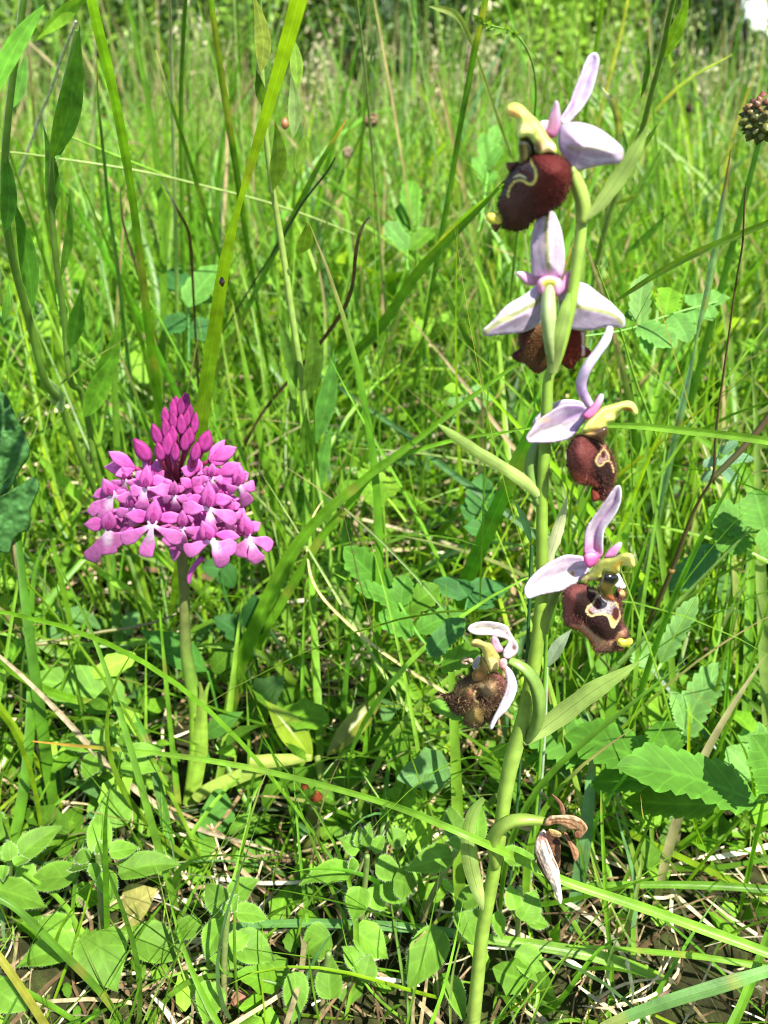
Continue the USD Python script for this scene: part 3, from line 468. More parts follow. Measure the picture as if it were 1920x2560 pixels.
# --- flower 3, facing right, curved dorsal sepal
f = sub(orchid, "flower")
tp = px("3", [(925, 545), (850, 440), (800, 330), (808, 210), (880, 60), (985, -90), (1080, -230), (1125, -372)])
emit(f, "dorsal_sepal", tube(at_y(tp, [YO - .001, YO - .001, YO - .002, YO - .003, YO - .004, YO - .004, YO - .004, YO - .003]), np.array([74, 100, 112, 112, 104, 96, 98, 66]) / 2 * kf("3") * 0.168 / FPX, np.array([(0.66, 0.42, 0.62), LILAC, (0.68, 0.56, 0.74), (0.74, 0.66, 0.78), (0.80, 0.76, 0.82)]), 10, 34), M_PETAL); keep(LineString(tp).buffer(14), 0.24)
part_body(f, "lateral_sepal", "3", [(240, 730), (330, 600), (450, 518), (560, 462), (680, 456), (790, 476), (840, 540), (780, 640), (500, 660), (330, 760)], ramp_y(YO, "3", (800, 560), (250, 740), 0.002, 0.004), 0.0004, 0.0004, 60, painter("3", (0.74, 0.70, 0.76), []))
part_body(f, "lateral_sepal", "3", [(160, 890), (200, 820), (260, 728), (340, 660), (430, 600), (520, 540), (620, 508), (740, 508), (830, 528), (880, 580), (865, 660), (832, 710), (790, 765), (740, 832), (680, 892), (620, 922), (500, 947), (380, 957), (260, 957), (178, 945)], ramp_y(YO, "3", (840, 620), (170, 910), -0.002, -0.004), 0.0005, 0.0005, 80,
          painter("3", WHITE, [("ramp", [(500, 750), (800, 780)], 0.8, (0.50, 0.36, 0.66), 0.75), ("line", [(800, 640), (620, 740), (440, 770), (300, 820), (190, 890)], 15, (0.42, 0.40, 0.36), 0.8), ("spot", (340, 690), (90, 30), (0.82, 0.56, 0.36), 0.8)]), hollow=0.0024)
part_body(f, "petal", "3", [(812, 640), (860, 580), (920, 520), (980, 430), (1020, 388), (1052, 400), (1052, 460), (1022, 530), (982, 602), (930, 662), (872, 688), (830, 670)], dY(-0.0042), 0.0009, 0.0008, 40, painter("3", (0.74, 0.42, 0.62), [("ramp", [(1030, 410), (850, 660)], 0.8, (0.62, 0.13, 0.36), 0.9), ("ramp", [(980, 500), (1040, 400)], 1, (0.82, 0.62, 0.74), 0.8)]))
lipdep = ramp_y(YO, "3", (680, 1150), (1180, 1250), -0.0035, 0.0030, 1.4)
lp, lpoly = part_body(f, "lip", "3", [(740, 885), (830, 858), (920, 888), (1000, 928), (1078, 980), (1102, 1030), (1142, 1100), (1172, 1180), (1192, 1250), (1182, 1350), (1152, 1450), (1112, 1550), (1062, 1612), (1010, 1602), (990, 1520), (940, 1462), (870, 1432), (790, 1422), (728, 1380), (690, 1320), (650, 1250), (638, 1150), (644, 1050), (682, 960)], lipdep, 0.0044, 0.003, 230,
          painter("3", (0.10, 0.026, 0.022), [("area", [(900, 930), (1080, 1000), (960, 1180), (1000, 1400), (1060, 1560), (1170, 1350), (1140, 1180)], 90, DARKBR, 1), ("area", [(720, 1330), (870, 1390), (960, 1440), (900, 1470), (780, 1440)], 70, (0.30, 0.06, 0.03), 1),
             ("area", [(1010, 1100), (1080, 1050), (1120, 1110), (1070, 1170), (1000, 1190), (985, 1150)], 16, (0.30, 0.18, 0.15), 1), ("line", [(1068, 1015), (1005, 1085), (968, 1165), (985, 1205), (1030, 1212), (1075, 1170), (1112, 1160), (1150, 1200), (1166, 1290)], 10, (0.50, 0.38, 0.16), 0.7), ("line", [(1068, 1030), (1108, 1090), (1112, 1150)], 9, (0.50, 0.38, 0.16), 0.7), ("spot", (1050, 1092), (26, 42), (0.04, 0.015, 0.012), 0.3), ("line", [(830, 870), (920, 900), (1010, 945), (1070, 985)], 22, (0.34, 0.18, 0.10), 0.9)]),
          M_LIP, bumps=[((790, 1130), 150, 0.0014), ((1080, 1350), 150, 0.001)])
lip_hair(lp, "3", lpoly, lipdep, 0.0046, 230, [(0.12, 0.035, 0.03), (0.07, 0.016, 0.015), (0.18, 0.06, 0.05)], 33)
part_body(f, "appendage", "3", [(920, 1470), (975, 1505), (1012, 1590), (965, 1632), (920, 1612)], dY(-0.0005), 0.001, 0.001, 40, painter("3", (0.15, 0.03, 0.018), []), M_LIP)
part_body(f, "stigma_cavity", "3", [(800, 850), (900, 810), (1090, 762), (1108, 850), (1075, 920), (1062, 985), (980, 940), (880, 895)], dY(-0.0045), 0.0016, 0.002, 70, painter("3", (0.055, 0.03, 0.012), [("ramp", [(1090, 800), (1070, 980)], 1, (0.02, 0.012, 0.008), 0.8), ("spot", (860, 850), (80, 30), (0.28, 0.18, 0.05), 0.7)]), M_DARK)
part_body(f, "column", "3", [(800, 800), (850, 720), (920, 650), (980, 590), (1040, 540), (1150, 508), (1250, 478), (1340, 466), (1402, 490), (1442, 550), (1446, 622), (1400, 638), (1368, 600), (1310, 575), (1255, 585), (1205, 625), (1182, 690), (1158, 712), (1100, 742), (1085, 795), (1000, 832), (900, 835), (812, 832)], ramp_y(YO, "3", (850, 780), (1440, 560), -0.005, -0.001), 0.0015, 0.0013, 55,
          painter("3", (0.33, 0.38, 0.07), [("ramp", [(1100, 620), (1440, 560)], 1, (0.45, 0.50, 0.12), 0.8), ("spot", (1330, 575), (62, 30), (0.34, 0.07, 0.02), 0.4), ("spot", (1130, 650), (60, 45), (0.58, 0.52, 0.15), 0.6), ("spot", (1000, 800), (120, 30), (0.20, 0.12, 0.03), 0.7)]), M_HOOD)

# --- flower 4, facing right and towards the viewer
f = sub(orchid, "flower")
part_body(f, "dorsal_sepal", "4", [(830, 760), (834, 650), (852, 560), (900, 470), (980, 360), (1060, 250), (1130, 150), (1180, 80), (1232, 58), (1257, 90), (1262, 200), (1242, 290), (1192, 400), (1122, 500), (1072, 570), (1052, 680), (1052, 780), (1042, 870), (980, 905), (890, 890), (835, 840)], ramp_y(YO, "4", (930, 880), (1220, 70), -0.002, -0.005), 0.0005, 0.0005, 80,
          painter("4", (0.60, 0.53, 0.60), [("line", [(1200, 130), (1160, 280), (1040, 450), (980, 580), (960, 680), (975, 820)], 14, (0.48, 0.26, 0.46), 0.8), ("ramp", [(950, 620), (900, 860)], 1.4, (0.70, 0.20, 0.46), 0.9)], (18, (0.86, 0.80, 0.84))), hollow=0.0016)
part_body(f, "petal", "4", [(832, 860), (880, 828), (950, 828), (1002, 870), (985, 940), (925, 1002), (865, 1008), (828, 940)], dY(-0.0045), 0.001, 0.0008, 50, painter("4", (0.60, 0.14, 0.38), [("spot", (900, 870), (60, 30), (0.72, 0.34, 0.55), 0.7)]))
part_body(f, "petal", "4", [(1062, 895), (1100, 818), (1160, 758), (1250, 713), (1268, 740), (1232, 820), (1182, 882), (1100, 900)], dY(-0.003), 0.0007, 0.0006, 40, painter("4", (0.62, 0.24, 0.48), [("ramp", [(1150, 800), (1260, 720)], 1, (0.82, 0.68, 0.78), 0.9)]))
part_body(f, "lateral_sepal", "4", [(136, 1262), (170, 1180), (240, 1088), (330, 1010), (420, 948), (520, 897), (630, 858), (740, 866), (820, 886), (850, 960), (882, 1010), (890, 1045), (822, 1112), (780, 1162), (700, 1222), (600, 1272), (500, 1292), (400, 1312), (280, 1342), (188, 1368), (148, 1322)], ramp_y(YO, "4", (850, 970), (140, 1290), -0.002, -0.006), 0.0005, 0.0005, 90,
          painter("4", (0.66, 0.60, 0.64), [("ramp", [(560, 1050), (860, 1000)], 1, (0.66, 0.54, 0.74), 0.8), ("spot", (697, 1075), (26, 30), (0.42, 0.26, 0.05), 0.4), ("spot", (378, 1236), (20, 16), (0.56, 0.28, 0.24), 0.5), ("line", [(820, 1000), (640, 1040), (450, 1080), (300, 1130)], 12, (0.58, 0.54, 0.56), 0.8)]), hollow=0.0022)
part_body(f, "lateral_sepal", "4", [(1215, 1070), (1290, 1185), (1312, 1222), (1290, 1255), (1200, 1235), (1160, 1190)], dY(0.001), 0.0005, 0.0005, 30, painter("4", (0.83, 0.80, 0.82), []))
lipdep = ramp_y(YO, "4", (620, 1400), (1290, 1500), -0.004, -0.0022)
lp, lpoly = part_body(f, "lip", "4", [(700, 1212), (790, 1198), (860, 1210), (930, 1248), (985, 1268), (1040, 1330), (1100, 1345), (1180, 1320), (1200, 1262), (1260, 1258), (1302, 1290), (1302, 1340), (1262, 1390), (1252, 1460), (1262, 1560), (1272, 1660), (1322, 1718), (1334, 1780), (1312, 1830), (1232, 1882), (1202, 1950), (1120, 1977), (1030, 1977), (948, 1962), (918, 1880), (850, 1800), (790, 1742), (700, 1702), (628, 1662), (598, 1590), (600, 1500), (588, 1400), (598, 1310), (640, 1248)], lipdep, 0.0042, 0.003, 240,
          painter("4", (0.135, 0.040, 0.036), [("area", [(760, 1330), (900, 1290), (960, 1400), (860, 1500), (900, 1570), (1060, 1560), (1150, 1660), (1230, 1600), (1230, 1780), (1060, 1850), (930, 1760), (860, 1640), (740, 1540)], 70, DARKBR, 1), ("area", [(690, 1690), (820, 1690), (950, 1810), (1090, 1890), (1200, 1860), (1240, 1780), (1300, 1740), (1230, 1880), (1130, 1950), (980, 1930), (880, 1810)], 45, (0.30, 0.17, 0.10), 1), ("line", [(700, 1702), (790, 1742), (850, 1800), (918, 1880), (948, 1962)], 26, (0.34, 0.09, 0.04), 0.8),
             ("area", [(1000, 1360), (1090, 1400), (1190, 1420), (1220, 1480), (1150, 1540), (1030, 1520), (930, 1520), (900, 1490), (960, 1440)], 22, (0.27, 0.235, 0.245), 1),
             ("line", [(985, 1290), (965, 1370), (915, 1435), (868, 1480), (868, 1530), (910, 1562), (970, 1550), (1060, 1542), (1112, 1575), (1140, 1650), (1165, 1695), (1205, 1640), (1245, 1560), (1235, 1470), (1195, 1420)], 13, (0.56, 0.44, 0.19), 0.6), ("area", [(1130, 1560), (1200, 1600), (1170, 1680), (1140, 1640)], 14, (0.68, 0.46, 0.12), 1), ("line", [(1010, 1320), (1030, 1420), (1130, 1440), (1190, 1425)], 9, (0.55, 0.47, 0.32), 0.5),
             ("spot", (990, 1430), (42, 72), (0.05, 0.012, 0.011), 0.25), ("spot", (1192, 1542), (44, 80), (0.05, 0.012, 0.011), 0.25), ("spot", (915, 1492), (24, 24), (0.34, 0.17, 0.16), 0.4), ("line", [(1000, 1300), (960, 1285), (900, 1270)], 12, (0.6, 0.44, 0.2), 0.5), ("spot", (1280, 1300), (34, 40), (0.56, 0.40, 0.12), 0.5), ("line", [(1195, 1290), (1235, 1420), (1262, 1560)], 12, (0.03, 0.012, 0.01), 0.6)]),
          M_LIP, bumps=[((710, 1420), 150, 0.0016), ((1050, 1720), 190, 0.0014), ((1280, 1300), 50, 0.001)])
lip_hair(lp, "4", lpoly, lipdep, 0.0044, 240, [(0.15, 0.05, 0.045), (0.08, 0.024, 0.022), (0.22, 0.11, 0.085)], 34)
part_body(f, "stigma_cavity", "4", [(1030, 1140), (1045, 1090), (1090, 1068), (1160, 1070), (1224, 1108), (1226, 1160), (1186, 1210), (1160, 1290), (1185, 1390), (1085, 1392), (1012, 1315), (978, 1240)], dY(-0.0078), 0.0018, 0.002, 70, painter("4", (0.05, 0.04, 0.008), [("area", [(1045, 1090), (1220, 1100), (1190, 1190), (1080, 1160)], 40, (0.006, 0.006, 0.006), 1), ("spot", (1135, 1365), (60, 34), (0.22, 0.06, 0.025), 0.6)]), M_DARK)
part_body(f, "column", "4", [(806, 1130), (830, 1100), (900, 1055), (950, 980), (1020, 920), (1100, 900), (1180, 888), (1250, 850), (1330, 838), (1392, 860), (1412, 920), (1417, 992), (1370, 1008), (1300, 985), (1262, 1000), (1250, 1060), (1185, 1085), (1090, 1068), (1045, 1095), (1035, 1170), (960, 1162), (885, 1175), (862, 1205), (812, 1180)], ramp_y(YO, "4", (850, 1120), (1410, 930), -0.004, -0.0095), 0.0014, 0.0013, 55,
          painter("4", (0.37, 0.38, 0.075), [("ramp", [(1150, 950), (1400, 900)], 1, (0.58, 0.54, 0.13), 0.8), ("line", [(1180, 1060), (1190, 1000), (1260, 950)], 20, (0.60, 0.38, 0.04), 0.6), ("line", [(820, 1150), (900, 1130), (980, 1150)], 14, (0.60, 0.50, 0.20), 0.8), ("spot", (1000, 1150), (40, 26), (0.16, 0.12, 0.02), 0.7)]), M_HOOD)
part_body(f, "appendage", "4", [(1205, 1850), (1250, 1822), (1310, 1832), (1360, 1818), (1395, 1850), (1372, 1902), (1310, 1925), (1240, 1915)], dY(-0.0055), 0.0013, 0.0012, 45, painter("4", (0.62, 0.50, 0.05), []), M_HOOD)
part_body(f, "appendage_tip", "4", [(1195, 1920), (1235, 1910), (1285, 1930), (1262, 1972), (1215, 1975)], dY(-0.0045), 0.001, 0.001, 30, painter("4", (0.14, 0.05, 0.03), []), M_LIP)

# --- flower 5, on the left, partly in the stem's shade
f = sub(orchid, "flower"); Y5 = -0.004
part_body(f, "dorsal_sepal", "5", [(408, 245), (440, 195), (520, 163), (620, 153), (740, 163), (830, 188), (880, 225), (915, 300), (962, 370), (993, 440), (982, 515), (930, 565), (880, 590), (828, 572), (818, 500), (850, 440), (872, 385), (840, 355), (760, 335), (660, 315), (560, 315), (470, 298)], ramp_y(YO, "5", (880, 580), (420, 240), Y5 - 0.001, Y5 - 0.005), 0.0006, 0.0005, 55, painter("5", (0.80, 0.76, 0.74), [("ramp", [(900, 420), (850, 590)], 1, (0.66, 0.44, 0.52), 0.9), ("spot", (712, 240), (15, 13), (0.35, 0.2, 0.2), 0.5), ("spot", (945, 460), (20, 26), (0.45, 0.22, 0.16), 0.5), ("spot", (868, 292), (12, 12), (0.4, 0.26, 0.26), 0.5), ("line", [(440, 240), (600, 215), (760, 235)], 10, (0.66, 0.64, 0.44), 0.8)]), hollow=0.001)
part_body(f, "petal", "5", [(688, 330), (750, 338), (792, 420), (822, 472), (802, 505), (740, 515), (700, 482)], dY(Y5 - 0.003), 0.0008, 0.0006, 40, painter("5", (0.62, 0.36, 0.46), [("spot", (735, 390), (20, 24), (0.6, 0.24, 0.32), 0.6)]))
part_body(f, "lateral_sepal", "5", [(840, 660), (880, 680), (932, 740), (967, 820), (982, 900), (962, 1000), (922, 1090), (852, 1192), (770, 1272), (722, 1350), (690, 1398), (664, 1392), (678, 1320), (718, 1230), (768, 1130), (818, 1010), (848, 900), (848, 780)], ramp_y(YO, "5", (870, 690), (680, 1390), Y5 - 0.003, Y5 - 0.007), 0.0006, 0.0005, 55, painter("5", (0.82, 0.79, 0.82), [("spot", (795, 1125), (16, 14), (0.5, 0.3, 0.3), 0.5), ("line", [(900, 760), (890, 950), (800, 1130), (710, 1300)], 10, (0.62, 0.58, 0.66), 0.8)]), hollow=-0.001)
part_body(f, "lateral_sepal", "5", [(465, 640), (500, 580), (560, 550), (585, 590), (560, 660), (500, 715), (470, 695)], dY(Y5 + 0.002), 0.0005, 0.0005, 35, painter("5", (0.66, 0.62, 0.58), []))
lipdep = ramp_y(YO, "5", (800, 900), (200, 1000), Y5 - 0.004, Y5 + 0.001)
lp, lpoly = part_body(f, "lip", "5", [(480, 725), (560, 770), (640, 765), (720, 740), (812, 790), (852, 870), (852, 930), (832, 1010), (782, 1130), (722, 1232), (688, 1320), (620, 1295), (612, 1265), (602, 1335), (540, 1372), (480, 1383), (408, 1352), (368, 1310), (363, 1255), (300, 1232), (218, 1172), (168, 1092), (120, 1025), (108, 990), (180, 990), (240, 958), (278, 890), (350, 820), (420, 765)], lipdep, 0.0040, 0.003, 190,
          painter("5", (0.036, 0.017, 0.009), [("ramp", [(720, 1000), (840, 850)], 1, (0.16, 0.055, 0.045), 0.8), ("line", [(300, 950), (380, 930), (460, 920), (560, 900), (660, 880)], 60, (0.15, 0.10, 0.035), 0.9), ("spot", (440, 1000), (50, 60), (0.22, 0.10, 0.05), 0.6), ("spot", (510, 940), (48, 56), (0.022, 0.010, 0.006), 0.4), ("spot", (565, 1045), (52, 48), (0.025, 0.010, 0.006), 0.4), ("spot", (660, 930), (80, 90), (0.22, 0.14, 0.07), 0.8), ("spot", (575, 895), (30, 26), (0.5, 0.38, 0.2), 0.5), ("spot", (500, 1240), (110, 110), (0.17, 0.12, 0.035), 0.9), ("line", [(500, 960), (490, 1040), (530, 1090)], 14, (0.36, 0.29, 0.12), 0.6), ("spot", (560, 800), (90, 60), (0.06, 0.045, 0.012), 0.6)]),
          M_LIP, bumps=[((660, 930), 80, 0.0022), ((430, 990), 80, 0.0016), ((500, 1240), 110, 0.0020), ((540, 1060), 120, -0.0008)])
lip_hair(lp, "5", lpoly, lipdep, 0.0044, 190, [(0.10, 0.045, 0.03), (0.06, 0.028, 0.016), (0.26, 0.18, 0.09)], 35)
part_body(f, "stigma_cavity", "5", [(560, 500), (600, 600), (642, 690), (642, 765), (560, 842), (480, 842), (458, 780), (508, 680), (550, 615)], dY(Y5 - 0.0052), 0.0014, 0.002, 60, painter("5", (0.035, 0.024, 0.008), [("spot", (530, 800), (60, 50), (0.09, 0.05, 0.02), 0.7)]), M_DARK)
part_body(f, "column", "5", [(438, 410), (480, 362), (550, 363), (610, 390), (680, 408), (722, 470), (762, 530), (782, 570), (772, 622), (765, 700), (722, 742), (660, 742), (640, 680), (612, 610), (590, 540), (560, 465), (480, 450)], ramp_y(YO, "5", (760, 660), (460, 400), Y5 - 0.003, Y5 - 0.0075), 0.0020, 0.0016, 60, painter("5", (0.36, 0.31, 0.08), [("spot", (690, 640), (75, 60), (0.72, 0.60, 0.22), 0.6), ("spot", (730, 780), (60, 60), (0.5, 0.3, 0.08), 0.8), ("spot", (500, 440), (40, 24), (0.24, 0.14, 0.06), 0.6)]), M_HOOD)
part_body(f, "petal", "5", [(765, 640), (775, 600), (815, 578), (855, 590), (868, 640), (850, 690), (825, 722), (790, 700)], dY(Y5 - 0.006), 0.0010, 0.0009, 45, painter("5", (0.74, 0.48, 0.46), [("spot", (815, 640), (22, 30), (0.62, 0.34, 0.34), 0.6), ("spot", (815, 700), (30, 20), (0.52, 0.14, 0.16), 0.6)]))

# --- flower 6, withered
f = sub(orchid, "withered_flower"); Y6 = -0.008
WB = (0.40, 0.24, 0.12)
streak = lambda *ls: [("line", l, 9, (0.16, 0.07, 0.03), 0.7) for l in ls]
part_body(f, "dorsal_sepal", "6", [(1018, 470), (1060, 378), (1150, 358), (1300, 353), (1400, 378), (1472, 430), (1517, 512), (1472, 582), (1440, 610), (1425, 560), (1370, 530), (1300, 520), (1200, 470), (1130, 465), (1060, 485)], ramp_y(YO, "6", (1030, 450), (1500, 520), Y6, Y6 - 0.003), 0.0011, 0.0008, 45, painter("6", WB, streak([(1060, 420), (1200, 400), (1400, 430), (1490, 520)], [(1100, 450), (1250, 440), (1380, 490)]) + [("line", [(1100, 385), (1260, 375), (1400, 410)], 16, (0.62, 0.46, 0.28), 0.8)]), M_WITHER)
part_body(f, "dorsal_sepal_tip", "6", [(1362, 560), (1400, 535), (1445, 560), (1450, 610), (1410, 632), (1370, 612)], dY(Y6 - 0.004), 0.0008, 0.0008, 30, painter("6", (0.22, 0.10, 0.05), []), M_WITHER)
part_body(f, "lateral_sepal", "6", [(908, 690), (940, 600), (1000, 522), (1032, 545), (1052, 640), (1092, 740), (1132, 850), (1182, 960), (1197, 1050), (1212, 1200), (1224, 1340), (1202, 1385), (1168, 1340), (1118, 1200), (1048, 1080), (988, 960), (928, 830)], ramp_y(YO, "6", (1000, 560), (1200, 1370), Y6, Y6 - 0.006), 0.0009, 0.0008, 60, painter("6", (0.60, 0.50, 0.42), streak([(1010, 560), (1050, 720), (1120, 880), (1170, 980)], [(940, 780), (1010, 960), (1080, 1100)]) + [("line", [(1090, 820), (1120, 1000), (1180, 1200), (1205, 1350)], 12, (0.42, 0.44, 0.26), 0.7), ("ramp", [(1080, 950), (1200, 1350)], 1, (0.72, 0.66, 0.55), 0.7), ("spot", (1000, 620), (60, 40), (0.36, 0.16, 0.12), 0.8)]), M_WITHER, hollow=-0.0012)
part_body(f, "petal", "6", [(1238, 548), (1280, 568), (1322, 650), (1382, 720), (1414, 790), (1404, 860), (1372, 895), (1338, 820), (1308, 730), (1258, 622)], ramp_y(YO, "6", (1250, 560), (1380, 880), Y6 - 0.001, Y6 - 0.004), 0.0008, 0.0007, 30, painter("6", (0.34, 0.17, 0.08), streak([(1260, 580), (1330, 700), (1380, 850)])), M_WITHER)
part_body(f, "petal", "6", [(1098, 112), (1160, 148), (1232, 230), (1258, 300), (1252, 355), (1208, 345), (1192, 262), (1148, 190)], ramp_y(YO, "6", (1230, 340), (1110, 120), Y6 + 0.001, Y6 + 0.003), 0.0007, 0.0006, 25, painter("6", (0.20, 0.10, 0.06), streak([(1130, 140), (1200, 240), (1230, 330)])), M_WITHER)
part_body(f, "lip", "6", [(1000, 560), (1090, 548), (1190, 630), (1206, 760), (1192, 970), (1150, 900), (1090, 800), (1060, 1060), (1040, 1090), (960, 970), (925, 880), (980, 760)], dY(Y6 + 0.001), 0.0012, 0.0014, 70, painter("6", (0.09, 0.04, 0.024), [("area", [(1100, 720), (1200, 720), (1190, 960), (1140, 880)], 30, (0.24, 0.12, 0.06), 1)]), M_WITHER)
part_body(f, "column", "6", [(1065, 520), (1140, 528), (1212, 570), (1205, 608), (1140, 610), (1080, 575)], dY(Y6 - 0.0025), 0.0011, 0.001, 30, painter("6", (0.52, 0.36, 0.14), [("line", [(1080, 560), (1150, 590), (1200, 590)], 8, (0.18, 0.09, 0.04), 0.6)]), M_WITHER)

# ================================================================== the pyramidal orchid
YP = 0.231
base_p = at_z(px("G", [(822, 545)]), 0.0)[0]; YP = float(base_p[1])
pyr = thing("pyramidal_orchid", "pyramidal orchid with a cone of magenta pink flowers above a green stem", "orchid", tuple(base_p * [1, 1, 0]))
st = np.vstack([px("C", [(778, 330), (768, 470), (782, 640), (784, 830), (796, 980), (800, 1200), (814, 1330), (832, 1420), (850, 1540)]), px("G", [(848, 130), (846, 260), (834, 420), (822, 545)])])
px_tube(pyr, "stem", st, np.array([10, 20, 24, 26, 27, 26, 29, 34, 34, 34, 33, 35, 38]), YP, np.array([(0.16, 0.05, 0.06), (0.15, 0.06, 0.05), (0.15, 0.15, 0.05), (0.11, 0.14, 0.035), (0.13, 0.24, 0.03), (0.18, 0.34, 0.025), (0.21, 0.38, 0.03), (0.22, 0.38, 0.04)]), sides=12, n=60)
keep(LineString(st).buffer(20), 0.34)
blade_px(pyr, "sheath", px("C", [(862, 1390), (872, 1460), (868, 1560), (858, 1659)]), np.array([6, 26, 50, 60]) * kf("C"), YP - 0.003, np.array([(0.16, 0.20, 0.04), (0.21, 0.36, 0.04)]), cup=-0.5, mat_=M_STEM)
blade_px(pyr, "sheath", px("G", [(905, 10), (880, 130), (872, 280), (845, 430), (822, 550)]), np.array([8, 30, 52, 62, 66]) * kf("G"), YP - 0.003, np.array([(0.20, 0.33, 0.04), (0.23, 0.39, 0.04)]), cup=-0.5, mat_=M_STEM)
MG = np.array([0.62, 0.085, 0.42]); MGL = np.array([0.76, 0.22, 0.60]); MGD = np.array([0.36, 0.035, 0.20])
kP = kf("P"); AX = px("P", [(812, 800)])[0]
def spike_y(uv, extra=0.0):
    """Front surface of the flower cone at these pixels: a cone of about 22 mm radius round the stem."""
    uv = np.atleast_2d(uv); v = (uv[:, 1] - 960) / kP; R = np.interp(v, [100, 500, 900, 1300, 1500], [0.005, 0.012, 0.020, 0.023, 0.020]); x = (uv[:, 0] - AX[0]) * 0.25 / FPX
    return YP - np.sqrt(np.maximum(R ** 2 - x ** 2, 0)) * 0.85 - extra
KP = []
def fpart(fl, name, base, tip, width, belly, blunt, y, dback, front, color, tipc=None, spot=None, mt=M_PETAL, hollow=0.0):
    b, t = px("P", [base, tip]); poly = petal_shape(b, t, width * kP, belly, blunt); KP.append(poly)
    ax = (t - b) / ((t - b) @ (t - b)); dep = lambda Q: depth_of_y(Q, y + dback * np.clip((np.asarray(Q) - b) @ ax, 0, 1.1))
    c0 = np.asarray(color, float); c1 = c0 if tipc is None else np.asarray(tipc, float)
    def paint(Q, d):
        w = np.clip((Q - b) @ ax, 0, 1)[:, None]; C = c0 * (1 - w) + c1 * w
        s = np.array([-(t - b)[1], (t - b)[0]]); s /= np.linalg.norm(s); ln = np.exp(-(((Q - b) @ s) / (0.05 * width * kP + 0.3)) ** 2)[:, None]
        return C * (1 - 0.22 * ln) if spot is None else C * (1 - 0.10 * ln)
    return emit(fl, name, inflate(poly, dep, front, front * 0.7, width * kP * 0.3, max(1.3, math.sqrt(poly.area) / 13), (), paint, hollow), mt)
def pyr_flower(c, hood, lobes, sepals, seed, dark=1.0, size=1.0):
    """c = mouth of the flower, hood = top of its hood, lobes = ends of its three lip lobes, sepals = ends of its side sepals (frame P)."""
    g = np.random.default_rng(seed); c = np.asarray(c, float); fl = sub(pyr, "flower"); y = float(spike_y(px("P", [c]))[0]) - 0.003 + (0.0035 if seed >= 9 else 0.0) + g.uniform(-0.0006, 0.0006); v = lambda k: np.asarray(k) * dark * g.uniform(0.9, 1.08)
    px_tube(fl, "ovary", px("P", [AX_P(c), (np.array(AX_P(c)) * 0.45 + c * 0.55) + [0, -35], c + [0, -20]]), np.array([8, 9, 10]), [YP - 0.003, YP - 0.4 * (YP - y), y + 0.004], v((0.34, 0.05, 0.16)), M_STEM, 8)
    for s in sepals: fpart(fl, "side_sepal", c + (np.asarray(s) - c) * 0.12 + [0, -50], s, g.uniform(84, 104) * size, g.uniform(0.42, 0.55), g.uniform(0, 0.2), y + 0.0012, 0.0018, 0.00025, v(MG * 1.05), v(MGL))
    white = np.array([0.84, 0.72, 0.84])
    wl = 108 * size
    # the lip: one thin body of three blunt lobes, white at its heart
    polys = []
    for q, l in enumerate(lobes):
        l = c + (np.asarray(l, float) - c) * 1.10; pb, pt = px("P", [c + (l - c) * -0.16, l]); w = wl * kP * (1.0 if q != 1 else 1.1); a = (pt - pb) / np.linalg.norm(pt - pb); s = np.array([-a[1], a[0]]); Ln = np.linalg.norm(pt - pb)
        prof = [(0, .16), (.25, .30), (.5, .62), (.72, .95), (.88, 1.0), (.97, .74), (1.0, .30)]
        up_ = [pb + a * Ln * f + s * w / 2 * v_ * g.uniform(.76, 1.22) for f, v_ in prof]; dn_ = [pb + a * Ln * f * g.uniform(.97, 1.0) - s * w / 2 * v_ * g.uniform(.76, 1.22) for f, v_ in prof]
        polys.append(Polygon(smooth_loop(np.vstack([up_, dn_[::-1]]), 60)).buffer(0))
    lipp = shapely.union_all([p.buffer(0.3) for p in polys]); KP.append(lipp); cp = px("P", [c])[0]; mid = px("P", [lobes[1]])[0]; R = np.mean([np.linalg.norm(px("P", [l])[0] - cp) for l in lobes])
    ph = g.uniform(0, 6, 3)
    def dep(Q):
        Q = np.asarray(Q); r = np.linalg.norm(Q - cp, axis=1) / R
        return depth_of_y(Q, y - 0.0022 + 0.0026 * r ** 1.6 + 0.0003 * np.sin(Q[:, 0] * 0.07 + ph[0]) + 0.00025 * np.sin(Q[:, 1] * 0.08 + ph[1]))
    cc = v(MGL)
    def paint(Q, d):
        ax_ = (mid - cp) / np.linalg.norm(mid - cp); al = ((Q - cp) @ ax_) / R; ac = np.abs((Q - cp) @ np.array([-ax_[1], ax_[0]])) / R
        k = ((1 - sstep(np.sqrt(((al - 0.22) / 0.62) ** 2 + (ac / 0.34) ** 2), 0.2, 0.95)) * 0.8)[:, None]; C = cc * (1 - k) + white * k; r = np.linalg.norm(Q - cp, axis=1) / R
        return C * (1 - 0.20 * sstep(r, 0.75, 1.15))[:, None] * (0.94 + 0.12 * meshkit.noise(np.c_[Q * 0.35, Q[:, :1] * 0], 3))[:, None]
    emit(fl, "lip", inflate(lipp, dep, 0.00022, 0.0002, wl * kP * 0.16, 1.8, (), paint, 0.0), M_PETAL)
    h = np.asarray(hood, float); fpart(fl, "hood", c + (c - h) * 0.05, h, 112 * size, 0.42, 0.25, y - 0.0004, -0.0012, 0.0012, v(MG * 0.95), v(MGL * 0.9), mt=M_PETAL)
    fpart(fl, "mouth", c + (h - c) * 0.02, c + (h - c) * 0.5, 46 * size, 0.5, 0.6, y - 0.0030, -0.0010, 0.0004, v((0.40, 0.05, 0.24)), v((0.48, 0.07, 0.34)))
    return fl
def AX_P(c): return (812 + (c[0] - 812) * 0.06, min(max(c[1] + 60, 760), 1480))
pyr_flower((545, 870), (555, 665), [(425, 890), (505, 1030), (735, 880)], [(470, 720), (720, 790)], 1)
